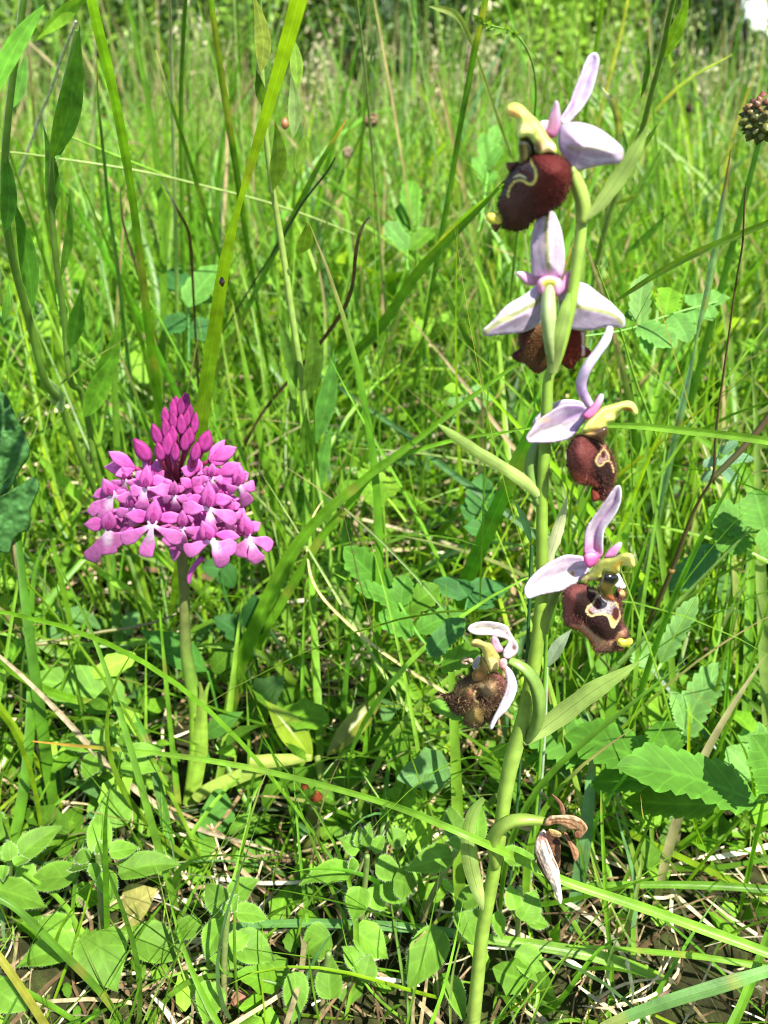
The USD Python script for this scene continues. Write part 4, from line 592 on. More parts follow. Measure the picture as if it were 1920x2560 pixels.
pyr_flower((600, 1165), (630, 945), [(372, 1300), (555, 1412), (822, 1290)], [(365, 1085), (885, 1110)], 2, size=1.12)
pyr_flower((1068, 1035), (1065, 800), [(868, 1030), (1085, 1235), (1278, 1130)], [(868, 960), (1275, 950)], 3, size=1.08)
pyr_flower((1085, 1300), (1010, 1130), [(890, 1395), (1195, 1490), (1280, 1360)], [(870, 1240), (1330, 1270)], 4, size=1.12)
pyr_flower((1395, 1270), (1350, 1060), [(1320, 1420), (1470, 1470), (1580, 1340)], [(1240, 1180), (1500, 1150)], 5, size=1.05)
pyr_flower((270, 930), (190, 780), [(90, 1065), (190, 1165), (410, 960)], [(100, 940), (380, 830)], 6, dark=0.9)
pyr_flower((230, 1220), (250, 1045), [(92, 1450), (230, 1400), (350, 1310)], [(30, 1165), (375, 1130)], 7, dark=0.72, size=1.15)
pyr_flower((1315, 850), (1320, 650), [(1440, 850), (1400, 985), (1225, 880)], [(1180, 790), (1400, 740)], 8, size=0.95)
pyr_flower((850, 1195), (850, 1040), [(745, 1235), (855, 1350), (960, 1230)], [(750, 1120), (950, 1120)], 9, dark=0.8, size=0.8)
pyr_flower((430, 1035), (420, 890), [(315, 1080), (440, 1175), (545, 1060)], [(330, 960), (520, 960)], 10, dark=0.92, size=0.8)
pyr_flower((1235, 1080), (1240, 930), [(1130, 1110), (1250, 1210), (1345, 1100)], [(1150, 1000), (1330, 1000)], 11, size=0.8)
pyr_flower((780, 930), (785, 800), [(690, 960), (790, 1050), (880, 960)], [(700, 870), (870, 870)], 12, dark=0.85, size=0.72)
pyr_flower((1090, 780), (1100, 650), [(1000, 800), (1100, 890), (1195, 800)], [(1010, 720), (1190, 720)], 13, size=0.75)
pyr_flower((370, 800), (350, 670), [(265, 840), (360, 925), (470, 830)], [(280, 740), (440, 740)], 14, size=0.75)
# flowers seen from the side or from behind, turned outwards
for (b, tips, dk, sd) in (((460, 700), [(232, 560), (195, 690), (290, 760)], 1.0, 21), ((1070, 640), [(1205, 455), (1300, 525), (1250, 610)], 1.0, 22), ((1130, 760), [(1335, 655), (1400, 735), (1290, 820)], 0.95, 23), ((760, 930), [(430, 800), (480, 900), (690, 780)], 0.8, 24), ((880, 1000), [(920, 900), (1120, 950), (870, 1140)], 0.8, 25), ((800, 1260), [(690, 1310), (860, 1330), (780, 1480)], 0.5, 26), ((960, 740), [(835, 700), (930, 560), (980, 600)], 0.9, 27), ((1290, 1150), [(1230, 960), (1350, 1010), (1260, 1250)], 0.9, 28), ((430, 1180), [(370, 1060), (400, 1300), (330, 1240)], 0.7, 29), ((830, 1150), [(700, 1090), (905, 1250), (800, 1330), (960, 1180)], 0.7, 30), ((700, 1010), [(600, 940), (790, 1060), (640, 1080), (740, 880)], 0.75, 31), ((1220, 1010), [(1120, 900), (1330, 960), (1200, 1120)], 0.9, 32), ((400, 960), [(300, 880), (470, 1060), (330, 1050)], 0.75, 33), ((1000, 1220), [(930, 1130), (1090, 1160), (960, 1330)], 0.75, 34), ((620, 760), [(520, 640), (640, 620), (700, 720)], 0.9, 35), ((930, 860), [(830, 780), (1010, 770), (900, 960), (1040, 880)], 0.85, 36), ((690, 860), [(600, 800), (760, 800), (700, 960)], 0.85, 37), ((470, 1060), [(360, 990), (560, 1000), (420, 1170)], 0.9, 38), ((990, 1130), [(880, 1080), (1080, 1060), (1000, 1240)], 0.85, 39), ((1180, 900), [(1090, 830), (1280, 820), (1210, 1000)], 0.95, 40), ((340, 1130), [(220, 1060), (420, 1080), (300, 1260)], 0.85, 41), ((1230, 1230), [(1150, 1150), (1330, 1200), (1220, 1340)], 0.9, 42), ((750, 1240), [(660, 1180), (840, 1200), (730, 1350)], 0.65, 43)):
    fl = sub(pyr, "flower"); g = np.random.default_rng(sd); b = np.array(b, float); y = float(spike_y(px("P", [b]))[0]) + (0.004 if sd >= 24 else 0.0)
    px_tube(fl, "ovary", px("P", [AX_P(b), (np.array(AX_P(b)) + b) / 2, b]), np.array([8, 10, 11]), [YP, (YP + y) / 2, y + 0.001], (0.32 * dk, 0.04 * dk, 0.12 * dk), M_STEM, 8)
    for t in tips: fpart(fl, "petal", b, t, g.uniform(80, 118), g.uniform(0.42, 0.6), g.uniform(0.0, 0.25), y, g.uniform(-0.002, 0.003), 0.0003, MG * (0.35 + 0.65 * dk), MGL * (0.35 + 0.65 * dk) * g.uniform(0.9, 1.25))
# the back of the cone, away from the viewer
for sd, (bx, by) in enumerate([(520, 1000), (700, 1150), (900, 1180), (1080, 1100), (1200, 900), (600, 800), (1000, 820), (760, 700)]):
    fl = sub(pyr, "flower"); b = np.array([bx, by], float); y = 2 * YP - float(spike_y(px("P", [b]))[0])
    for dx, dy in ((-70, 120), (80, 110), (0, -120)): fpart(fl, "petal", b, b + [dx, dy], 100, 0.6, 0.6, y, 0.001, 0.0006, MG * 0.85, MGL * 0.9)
# buds
for i, (x, y0, tilt, ln, w) in enumerate([(705, 262, -6, 150, 76), (772, 215, -2, 190, 78), (838, 188, 2, 160, 74), (884, 145, 12, 140, 66), (908, 235, 8, 150, 70), (800, 150, -6, 110, 60), (840, 335, -2, 190, 92), (775, 305, -5, 150, 80), (952, 325, 6, 190, 72), (712, 370, -8, 190, 86), (884, 290, 8, 150, 80), (730, 500, 4, 210, 112), (632, 415, -20, 200, 98), (902, 440, 10, 170, 108), (512, 545, -36, 240, 130), (1040, 475, 18, 200, 132), (868, 110, 10, 90, 48), (770, 420, -3, 170, 84), (870, 480, 5, 170, 88), (790, 560, 0, 170, 84), (660, 560, -14, 170, 90), (960, 560, 12, 170, 92)]):
    g = np.random.default_rng(500 + i); a = math.radians(tilt); d = np.array([math.sin(a), -math.cos(a)]); c = np.array([x, y0], float); b, t = c - d * ln / 2, c + d * ln / 2
    bud = sub(pyr, "bud"); yb = float(spike_y(px("P", [c]))[0]) - 0.002 + (0.003 if y0 < 250 else 0); v = g.uniform(0.85, 1.12)
    fpart(bud, "bud_petals", b, t, w * 0.92, 0.42, 0.55, yb, -0.0006, w * kP * 0.5 * 0.25 / FPX * 0.85, np.array([0.44, 0.06, 0.30]) * v, np.array([0.40, 0.04, 0.22]) * v, mt=M_PETAL)
    root = np.array([812 + (x - 812) * 0.12, min(y0 + ln * 0.5 + 110 + abs(x - 812) * 0.9, 860)])
    px_tube(bud, "ovary", px("P", [root, (root * 0.45 + b * 0.55) + [0, 20], b + d * ln * 0.08]), np.array([8, 11, 12]), [YP - 0.002, (YP + yb) / 2, yb], (0.30 * v, 0.035 * v, 0.11 * v), M_STEM, 8)
hull = shapely.union_all(KP).buffer(4); keep(hull if hull.geom_type == "Polygon" else hull.convex_hull, 0.34)
px_tube(sub(pyr, "flower"), "spur", px("P", [(1010, 1440), (960, 1500), (915, 1570), (905, 1650)]), np.array([16, 14, 13, 9]), YP - 0.014, (0.50, 0.10, 0.38), M_PETAL, 8)
# ================================================================== grass blades one can tell apart
def blade(label, frame, pts, w, y, color="g", name="sedge_plant", cat="sedge", root=True, tipc=None, fold=0.32, **k):
    """From tip to root; widths in the frame's pixels."""
    uv = px(frame, pts); c = col(color); n = len(uv); cc = np.array([c * 1.08, c, c * 0.95, c * 1.0]) if tipc is None else np.vstack([col(tipc), col(tipc) * 0.7 + c * 0.3, [c] * 14])
    ybase = y if np.ndim(y) == 0 else y[-1]; b = at_y(uv[-1:], ybase)[0] * [1, 1, 0]
    t = thing(name, label, cat, tuple(b)); return t, blade_px(t, "blade", uv, np.array(w) * kf(frame), y, cc, fold=fold, root=root, **k)
def stalk(label, frame, pts, w, y, color="p", name="fescue_plant", cat="fescue", root=True, nodes=(), m=M_STEM):
    uv = px(frame, pts); y = resample(np.broadcast_to(y, (2,)) if np.ndim(y) == 0 else y, len(uv)); P = at_y(uv, y); w = resample(np.broadcast_to(w, (2,)) if np.ndim(w) == 0 else w, len(uv)); r = w * kf(frame) / 2 * depth_of_y(uv, y) / FPX
    if root and P[-1, 2] > 0.004:
        d = unit(P[-1] - P[-2]); d[2] = min(d[2], -0.8); P = np.vstack([P, P[-1] + d * (P[-1, 2] + 0.006) / -d[2]]); r = np.r_[r, r[-1]]
    P[:, 2] = np.maximum(P[:, 2], -0.003)
    t = thing(name, label, cat, tuple(P[-1] * [1, 1, 0])); c = col(color) if np.ndim(color) <= 1 else np.asarray(color)
    emit(t, "culm", tube(P, r, c, 8, max(16, 5 * len(P))), m)
    Pf = spline(P, 200)
    for f in nodes:
        i = int(f * 199); d = unit(Pf[min(i + 1, 199)] - Pf[max(i - 1, 0)]); rr = np.interp(f, np.linspace(0, 1, len(r)), r)
        emit(t, "node", tube([Pf[i] - d * rr * 1.2, Pf[i], Pf[i] + d * rr * 1.2], [rr * 1.02, rr * 1.45, rr * 1.02], (0.20, 0.11, 0.03), 8, 7), m)
    return t, P
t, _ = blade("broad yellow-green grass blade with one dark orange-ringed spot", "D", [(655, -40), (612, 120), (562, 290), (520, 430), (487, 560), (468, 680), (450, 800), (428, 950), (412, 1050), (398, 1150)], [38, 31, 22, 12, 24, 30, 32, 30, 28, 24], [0.165, 0.30], "y", cols=9)
sp = at_y(px("D", [(481, 607)]), 0.2285)[0]
emit(t, "dark_spot", tube([sp + [0, -0.0009, -0.0011], sp + [0, -0.0011, 0], sp + [0, -0.0009, 0.0011]], [0.0003, 0.0008, 0.0003], (0.03, 0.008, 0.004), 10, 9), M_DARK)
blade("long ribbed grass blade arching down from the top edge at left", "A", [(380, -60), (402, 30), (430, 150), (470, 310), (505, 470), (540, 660), (575, 880), (605, 1120), (632, 1340), (655, 1520), (675, 1659), (700, 1850)], [38, 44, 46, 44, 41, 38, 34, 32, 35, 38, 38, 34], [0.17, 0.34], "g", cols=9, fold=0.42)
blade("dark brown withered grass blade curving beside the lance-leaved stem", "A", [(1597, 938), (1558, 1000), (1535, 1110), (1525, 1220), (1490, 1325), (1415, 1440), (1325, 1555), (1235, 1660), (1130, 1790), (1040, 1960)], [7, 15, 17, 15, 17, 18, 16, 14, 13, 12], [0.25, 0.33], "k", name="withered_sedge_plant", mat_=M_STRAW, tipc="m", fold=0.6)
blade("dark double grass blade rising diagonally to the top bee orchid flower", "px", [(1262, 452), (1165, 555), (1084, 637), (1020, 715), (955, 812), (880, 890), (822, 962), (790, 1040)], [6, 17, 25, 26, 25, 22, 18, 16], [0.27, 0.36], "d", fold=0.5)
blade("pale upper edge blade alongside the dark diagonal double blade", "Q2", [(1605, 1190), (1480, 1300), (1330, 1420), (1200, 1560), (1130, 1659), (1000, 1850)], [10, 26, 32, 30, 26, 20], [0.268, 0.34], "l")
blade("longest diagonal grass blade sweeping from below the pyramidal orchid to the bee orchid stem", "Q5", [(1640, 240), (1573, 292), (1300, 492), (1060, 682), (860, 832), (720, 935), (600, 1035), (450, 1160), (300, 1320), (150, 1560), (50, 1770), (-60, 2010), (-130, 2260), (-180, 2500)], [8, 22, 30, 36, 42, 50, 56, 62, 72, 88, 94, 90, 80, 66], [0.235, 0.262], "g", cols=9, fold=0.4)
blade("lower partner of the longest diagonal grass blade, slightly narrower", "Q5", [(1573, 685), (1300, 722), (1060, 778), (880, 845), (700, 965), (560, 1150), (420, 1312), (300, 1500), (180, 1700), (60, 1905), (0, 2020), (-70, 2200)], [14, 24, 28, 34, 40, 46, 50, 52, 54, 54, 52, 44], [0.24, 0.268], "g", fold=0.4)
blade("dark bluish grass blade crossing diagonally downward behind the left bract", "Q5", [(355, 318), (470, 388), (620, 492), (800, 618), (970, 742), (1100, 858), (1300, 1010), (1573, 1208), (1800, 1390), (1960, 1560)], [6, 22, 30, 34, 36, 40, 46, 50, 50, 44], [0.35, 0.27], (0.07, 0.17, 0.05), fold=0.5)
blade("broad bright green blade slanting behind the bee orchid stem's middle", "px", [(1352, 1030), (1301, 1143), (1250, 1255), (1203, 1363), (1165, 1455), (1135, 1540), (1112, 1630)], [30, 38, 40, 40, 37, 33, 28], [0.22, 0.29], (0.075, 0.235, 0.014), cols=9, fold=0.22)
blade("thick bright grass blade running level to the right edge below the third flower", "Q4", [(-900, 1720), (-640, 1640), (-300, 1612), (140, 1602), (400, 1608), (700, 1638), (1000, 1668), (1250, 1698), (1530, 1740), (1900, 1830)], [12, 22, 32, 44, 58, 66, 70, 70, 70, 64], [0.225, 0.185], "l", root=False, fold=0.45)
blade("bluish upright grass blade with a reddish tip near the right edge", "Q3", [(1416, 968), (1396, 1130), (1370, 1300), (1340, 1480), (1312, 1650), (1285, 1790), (1255, 1950), (1220, 2080), (1195, 2200), (1170, 2330), (1125, 2540), (1085, 2720)], [4, 20, 40, 48, 50, 48, 40, 30, 12, 26, 44, 46], [0.225, 0.275], (0.21, 0.36, 0.21), tipc=(0.2, 0.1, 0.05), fold=0.4)
blade("yellow-green blade slanting from the right edge to the second flower", "B", [(1000, 1302), (1100, 1235), (1200, 1172), (1300, 1118), (1400, 1070), (1530, 1015), (1680, 955), (1900, 870)], [10, 22, 28, 30, 30, 30, 28, 26], [0.235, 0.2], (0.14, 0.26, 0.02), root=False, fold=0.35)
stalk("green jointed grass stalk leaning left below the second flower's right sepal", "Q4", [(40, 220), (150, 520), (262, 830), (372, 1200), (485, 1500), (602, 1850), (692, 2212), (760, 2500)], [12, 18, 20, 22, 24, 22, 22, 22], [0.24, 0.30], "l", nodes=(0.52,))
t, _ = blade("long pale green blade lying low across the whole foreground with an orange tip", "px", [(82, 1853), (231, 1868), (405, 1885), (579, 1911), (752, 1949), (960, 2007), (1076, 2050), (1191, 2099), (1330, 2163), (1405, 2200), (1560, 2253), (1730, 2313), (1935, 2388), (2150, 2480)], [3, 9, 12, 14, 15, 16, 18, 20, 22, 23, 24, 25, 26, 24], np.array([0.205, 0.20, 0.192, 0.184, 0.175, 0.160, 0.1475, 0.1435, 0.148, 0.148, 0.145, 0.14, 0.135, 0.13]), "l", root=False, tipc=(0.5, 0.22, 0.04), fold=0.4)
blade("low blue-green blade arching from left to the bee orchid stem's foot", "G", [(600, 1150), (700, 1122), (800, 1100), (1000, 1068), (1300, 1050), (1659, 1062), (1900, 1085), (2080, 1120)], [4, 14, 20, 27, 34, 40, 40, 36], [0.17, 0.172], (0.09, 0.22, 0.05), root=False, fold=0.35)
blade("curved grass blade right of the bee orchid's foot, its tip bent down", "H", [(1283, 1470), (1288, 1400), (1260, 1340), (1180, 1284), (1060, 1235), (880, 1185), (700, 1152), (480, 1122), (300, 1105)], [4, 16, 30, 44, 52, 54, 50, 44, 36], [0.16, 0.168], "l", root=False, fold=0.3)
blade("greyish dry grass blade lying diagonally over the leaves at bottom left", "G", [(1225, 748), (1130, 722), (1000, 688), (850, 640), (720, 570), (580, 468), (420, 322), (300, 190), (190, 75), (60, -50), (-80, -160)], [4, 10, 16, 20, 24, 26, 26, 24, 20, 16, 14], [0.205, 0.215], "m", name="withered_sedge_plant", mat_=M_STRAW, root=False, fold=0.5)
blade("green grass blade dropping through the marjoram left of the orchid foot", "G", [(430, 60), (520, 105), (590, 180), (640, 300), (684, 460), (722, 650), (757, 850), (787, 1060), (800, 1180)], [10, 26, 34, 36, 40, 44, 46, 42, 36], [0.24, 0.185], (0.075, 0.21, 0.02))
blade("thin upright green blade next to the orchid's lower stem", "G", [(690, -300), (722, 60), (748, 320), (772, 560), (797, 780), (835, 1000), (850, 1060)], [8, 20, 24, 26, 26, 24, 20], [0.235, 0.2], "g")
blade("slender grass stem between the orchid foot and the heart-shaped leaf", "G", [(822, 640), (850, 760), (872, 880), (892, 1040), (905, 1130)], [12, 15, 16, 16, 14], [0.21, 0.195], "g", fold=0.8)
blade("long green blade curving across the left edge below the ovate leaf", "C", [(-60, 1270), (60, 1345), (200, 1425), (360, 1475), (500, 1500), (620, 1520)], [30, 34, 36, 34, 26, 6], [0.215, 0.25], "g", root=False, fold=0.4)
blade("dark green blade at the bottom left corner crossing the large marjoram leaf", "G", [(-40, 925), (60, 980), (140, 1050), (260, 1170), (390, 1300), (480, 1410), (560, 1540)], [26, 30, 32, 32, 30, 26, 20], [0.155, 0.15], "d", root=False, fold=0.4)
blade("yellow orange-edged blade in the bottom left corner", "G", [(-60, 1110), (0, 1200), (60, 1285), (130, 1390), (200, 1500), (280, 1640)], [24, 30, 32, 34, 32, 30], [0.128, 0.12], (0.30, 0.30, 0.03), root=False, fold=0.4)
blade("thin straw-coloured blade arching from the lance-leaved plant to the lowest flower", "Q5", [(417, 1103), (360, 1190), (320, 1310), (318, 1440), (335, 1560), (400, 1692), (530, 1832), (700, 1982), (880, 2112), (1040, 2215), (1240, 2330), (1400, 2400)], [5, 9, 11, 12, 13, 15, 17, 18, 18, 20, 20, 16], [0.275, 0.215], (0.46, 0.40, 0.16), name="withered_sedge_plant", mat_=M_STRAW, root=False, fold=0.5)
stalk("pale upright grass stalk with a dry beige top in the upper left", "Q1", [(1098, -30), (1106, 220), (1115, 600), (1126, 1000), (1136, 1400), (1142, 1660), (1150, 2000)], [20, 22, 26, 28, 28, 28, 28], [0.32, 0.40], np.array([(0.55, 0.48, 0.28), (0.30, 0.44, 0.12), (0.26, 0.44, 0.08), (0.26, 0.44, 0.07)]), nodes=(0.8,))
stalk("darker green stalk just right of the beige-topped stalk", "Q1", [(1203, -30), (1188, 220), (1174, 600), (1178, 1120), (1186, 1660), (1190, 2000)], [30, 32, 34, 30, 26, 26], [0.33, 0.42], "g", nodes=(0.57,))
blade("tall narrow dark green blade left of the lance-leaved plant's top", "Q1", [(1355, -120), (1368, 0), (1402, 260), (1452, 610), (1502, 920), (1550, 1230), (1590, 1500), (1640, 1800)], [30, 34, 40, 42, 44, 42, 36, 30], [0.27, 0.38], "d", fold=0.5)
blade("thin dark blade with a pale tip leaning right in the upper left", "Q1", [(1008, 325), (1062, 500), (1132, 740), (1212, 980), (1290, 1245), (1372, 1490), (1440, 1700)], [4, 14, 22, 26, 28, 28, 26], [0.29, 0.36], "d", tipc="w")
blade("fine upright blade with a black withered tip left of the arching ribbed blade", "Q1", [(628, 368), (630, 500), (634, 620), (652, 820), (682, 1110), (706, 1360), (752, 1660), (780, 1900)], [3, 9, 13, 18, 20, 22, 24, 24], [0.27, 0.34], (0.07, 0.17, 0.03), tipc="k")
stalk("white dry grass straw leaning right at the upper left", "Q1", [(492, 140), (440, 270), (392, 400), (320, 610), (272, 720), (178, 985), (110, 1180)], [18, 20, 20, 20, 16, 12, 10], [0.34, 0.48], "w", name="dry_straw", m=M_STRAW)
stalk("thin level green stalk crossing the upper left meadow", "Q1", [(-60, 980), (150, 995), (400, 1030), (800, 1090), (1100, 1150), (1350, 1212), (1660, 1290), (2000, 1400), (2300, 1520)], [10, 12, 14, 15, 15, 14, 13, 12, 10], [0.33, 0.39], "p", root=False)
stalk("short level stalk just above the crossing green stalk", "Q1", [(405, 865), (650, 968), (900, 1068), (1115, 1152)], [12, 16, 16, 13], [0.345, 0.372], "l", root=False)
blade("brown curved dead blade left of the broad spotted blade", "Q1", [(1042, 1172), (1100, 1268), (1172, 1400), (1222, 1505), (1240, 1660), (1250, 1850)], [6, 14, 18, 20, 20, 16], [0.29, 0.33], "k", name="withered_sedge_plant", mat_=M_STRAW, tipc="w", fold=0.6)
blade("faded pinkish dead blade right of the fine black-tipped blade", "Q1", [(782, 1210), (788, 1380), (815, 1510), (860, 1660), (900, 1800)], [5, 12, 16, 18, 14], [0.33, 0.36], (0.25, 0.14, 0.09), name="withered_sedge_plant", mat_=M_STRAW, fold=0.6)
stalk("slim straight pale stalk in front of the brown plantain head", "Q2", [(640, -40), (680, 220), (718, 590), (742, 860), (768, 1160), (802, 1570), (830, 1900)], [18, 20, 20, 20, 20, 20, 20], [0.35, 0.46], "p", nodes=(0.46,))
blade("tall green blade left of the top bee orchid's yellow column", "Q2", [(1495, -60), (1470, 90), (1420, 310), (1362, 610), (1302, 950), (1252, 1250), (1205, 1500), (1160, 1750)], [36, 40, 42, 40, 38, 38, 36, 30], [0.27, 0.36], (0.075, 0.19, 0.018), fold=0.45)
blade("sedge blade with a black and orange tip leaning right at top centre", "Q2", [(587, 768), (545, 845), (500, 915), (400, 1085), (292, 1302), (172, 1530), (60, 1760)], [4, 13, 24, 34, 38, 38, 34], [0.29, 0.35], (0.09, 0.21, 0.02), tipc=(0.5, 0.20, 0.02), fold=0.5)
blade("thin black withered blade under the orange-tipped sedge", "Q2", [(513, 1018), (470, 1100), (420, 1165), (320, 1292), (240, 1420)], [9, 12, 13, 13, 12], [0.30, 0.33], (0.04, 0.035, 0.03), name="withered_sedge_plant", mat_=M_STRAW, fold=0.6)
blade("tall tan-edged blade left of the top flower's upright sepal", "Q3", [(760, -60), (742, 40), (700, 240), (650, 430), (605, 610), (560, 800), (530, 1000)], [14, 22, 26, 26, 24, 20, 18], [0.40, 0.52], (0.26, 0.30, 0.08), fold=0.4)
blade("tall green blade directly above the top flower's sepal", "Q3", [(592, -60), (575, 100), (545, 310), (510, 520), (470, 760)], [24, 28, 30, 28, 26], [0.42, 0.5], "d", fold=0.4)
blade("pale diagonal blade pointing at the sky patch", "Q3", [(1425, 355), (1290, 428), (1130, 525), (1000, 640), (880, 780), (760, 960)], [5, 18, 24, 24, 22, 18], [0.36, 0.44], "p", fold=0.4)
blade("bluish blade with a white torn tip right of the topmost flower", "Q3", [(585, 565), (620, 620), (655, 670), (684, 760), (692, 850), (682, 960), (660, 1100)], [4, 34, 46, 46, 44, 40, 30], [0.30, 0.35], (0.06, 0.14, 0.07), tipc=(0.75, 0.75, 0.72))
blade("wide bright grass blade in the lower right, above the toothed leaf", "E", [(1700, 880), (1659, 1000), (1590, 1180), (1520, 1365), (1460, 1520), (1400, 1665), (1330, 1850)], [50, 58, 66, 68, 66, 62, 52], [0.27, 0.33], (0.10, 0.25, 0.018), cols=9, fold=0.3)
blade("dark green blade running down behind the large toothed leaf", "H", [(1500, 120), (1430, 250), (1350, 400), (1280, 560), (1200, 720), (1120, 850), (1000, 1090), (900, 1300)], [20, 40, 52, 54, 52, 48, 44, 36], [0.25, 0.175], "d", cols=9, fold=0.35)
blade("broad bluish blade standing behind the withered flower", "H", [(905, 300), (895, 420), (882, 560), (862, 720), (836, 900), (806, 1060), (786, 1170)], [16, 40, 56, 62, 62, 58, 50], [0.205, 0.18], (0.105, 0.235, 0.075), cols=9, fold=0.25)
blade("thin upright blade with a fine tip right of the withered flower", "H", [(938, 475), (942, 620), (952, 820), (966, 1060), (984, 1300), (976, 1400), (960, 1500)], [4, 14, 18, 20, 22, 24, 24], [0.175, 0.155], "g", fold=0.5)
blade("fine pointed blade leaning left, right of the thin upright blade", "H", [(1115, 738), (1102, 860), (1075, 980), (1030, 1110), (985, 1200)], [4, 16, 20, 20, 16], [0.18, 0.175], "p")
blade("level green blade under the large toothed leaf at right", "H", [(740, 905), (900, 888), (1100, 884), (1400, 888), (1659, 905), (1800, 920)], [8, 22, 30, 34, 34, 30], [0.185, 0.18], "g", root=False, fold=0.4)
blade("second level blade near the bottom right", "H", [(800, 1148), (1000, 1160), (1200, 1178), (1400, 1200), (1680, 1250), (1850, 1290)], [6, 18, 24, 26, 26, 22], [0.165, 0.15], "l", root=False, fold=0.4)
blade("wide pale blue-green blade across the bottom right corner", "H", [(1760, 1225), (1600, 1275), (1420, 1330), (1240, 1385), (1060, 1450), (940, 1500)], [40, 52, 58, 56, 46, 30], [0.135, 0.13], (0.12, 0.26, 0.06), root=False, cols=9, fold=0.2)
blade("hairy green blade crossing the bottom right corner steeply", "H", [(1680, 1040), (1620, 1210), (1560, 1370), (1500, 1500), (1430, 1640)], [26, 36, 40, 40, 36], [0.145, 0.13], "g", root=False)
blade("leaning green blade at the right edge below the burnet stem", "H", [(1470, 10), (1600, 110), (1700, 190), (1800, 280)], [14, 24, 24, 20], [0.24, 0.22], "d", root=False)
blade("narrow green blade crossing below the lowest flower's leaf", "C", [(1060, 1225), (960, 1228), (850, 1236), (640, 1222), (480, 1232), (300, 1222), (120, 1200), (-40, 1170)], [5, 18, 24, 24, 22, 18, 16, 14], [0.28, 0.255], "l", root=False)
blade("yellow-green blade bending down right of the pyramidal orchid's stem", "C", [(850, 1238), (1000, 1240), (1130, 1275), (1230, 1350), (1300, 1460), (1345, 1600), (1375, 1740), (1400, 1850)], [8, 24, 34, 36, 36, 34, 30, 26], [0.262, 0.265], (0.15, 0.28, 0.02))
blade("bright yellow-green blade curling behind the dark red stem", "Q4", [(780, 1580), (900, 1690), (1050, 1790), (1200, 1880), (1310, 1990), (1370, 2100), (1390, 2230), (1385, 2400)], [20, 50, 62, 66, 84, 92, 90, 76], [0.30, 0.275], (0.12, 0.28, 0.016), fold=0.15, cols=9)
blade("pale fringed blade left of the pyramidal orchid, pointing up left", "C", [(140, 395), (200, 450), (270, 520), (340, 590), (405, 640)], [6, 34, 46, 42, 24], [0.30, 0.31], "l")
blade("short pale blade under the pyramidal orchid's left side", "C", [(370, 855), (430, 910), (500, 960), (580, 1010), (650, 1090)], [6, 26, 32, 28, 22], [0.26, 0.27], "l")

# ================================================================== flower stalks, seed heads
ub, uP = stalk("dark brown thin burnet stalk carrying the reddish seed head at right", "Q4", [(1330, -460), (1310, -120), (1298, 60), (1260, 280), (1212, 600), (1172, 900), (1130, 1200), (1090, 1500), (1062, 1800), (1040, 2055), (950, 2212), (850, 2420)], [15, 16, 18, 18, 20, 22, 24, 26, 28, 44, 48, 50], [0.205, 0.235], np.array([(0.085, 0.055, 0.02), (0.10, 0.07, 0.025), (0.075, 0.05, 0.02), (0.06, 0.06, 0.02)]), name="burnet", cat="burnet plant", nodes=(0.80,))
emit(ub, "side_stem", tube(at_y(px("Q4", [(1700, 1260), (1521, 1530), (1400, 1690), (1250, 1855), (1040, 2060)]), 0.23), np.array([46, 50, 52, 50, 46]) / 2 * kf("Q4") * 0.27 / FPX, np.array([(0.09, 0.045, 0.02), (0.06, 0.07, 0.02)]), 10, 24), M_STEM)
hc = at_y(px("Q3", [(1640, 765)]), 0.205)[0]; hr = 0.0044; g = np.random.default_rng(8)
emit(ub, "seed_head", tube([hc - [0, 0, hr * 0.95], hc - [0, 0, hr * 0.5], hc, hc + [0, 0, hr * 0.55], hc + [0, 0, hr * 1.0]], [hr * 0.3, hr * 0.8, hr * 0.88, hr * 0.72, hr * 0.2], (0.13, 0.16, 0.03), 14, 12), M_STEM)
for i in range(70):
    z = 1 - 2 * (i + 0.5) / 70; a = i * 2.39996; d = np.array([math.sqrt(1 - z * z) * math.cos(a), math.sqrt(1 - z * z) * math.sin(a), z]); p = hc + d * hr * 0.88
    c = (np.array((0.15, 0.16, 0.035)) * (1 - max(0, z)) + np.array((0.26, 0.075, 0.06)) * max(0, z)) * (0.5 if i % 3 == 0 else 1.0)
    emit(ub, "floret", tube([p - d * 0.0006, p + d * 0.0003, p + d * g.uniform(0.0008, 0.0016)], np.array([0.0007, 0.0010, 0.00015]) * g.uniform(0.6, 1.15), c * g.uniform(0.7, 1.3), 6, 5), M_STEM)
def seed_head(label, frame, pts, w, y, hw, hh, color, name="plantain", cat="plantain", seed=1, spike=False):
    t, P = stalk(label, frame, pts, w, y, (0.16, 0.13, 0.05) if spike is False else (0.2, 0.24, 0.08), name=name, cat=cat); p0 = P[0]; d = unit(P[0] - P[1]); k = kf(frame) * depth_of_y(px(frame, pts[:1]), y if np.ndim(y) == 0 else y[0])[0] / FPX; g = np.random.default_rng(seed)
    R, H = hw / 2 * k, hh * k; n = 60 if not spike else 110; V = []
    emit(t, "seed_head", tube([p0, p0 + d * H * 0.5, p0 + d * H], [R * 0.6, R * 0.7, R * 0.25], np.asarray(color) * 0.8, 9, 10), M_STRAW)
    bits = []
    for i in range(n):
        f = (i + 0.5) / n; a = i * 2.4; e = unit(np.cross(d, [0.3, 1, 0.1])); e2 = np.cross(d, e); o = e * math.cos(a) + e2 * math.sin(a); r = R * math.sin(math.pi * (0.15 + 0.8 * f)) ** 0.7; q = p0 + d * H * f + o * r * 0.75
        bits.append(tube([q, q + o * R * 0.25 + d * R * 0.2, q + o * R * 0.5 + d * R * 0.5], [R * 0.16, R * 0.22, R * 0.05], np.asarray(color) * g.uniform(0.6, 1.5), 5, 4))
    emit(t, "seeds", join(bits), M_STRAW, kind="stuff"); return t
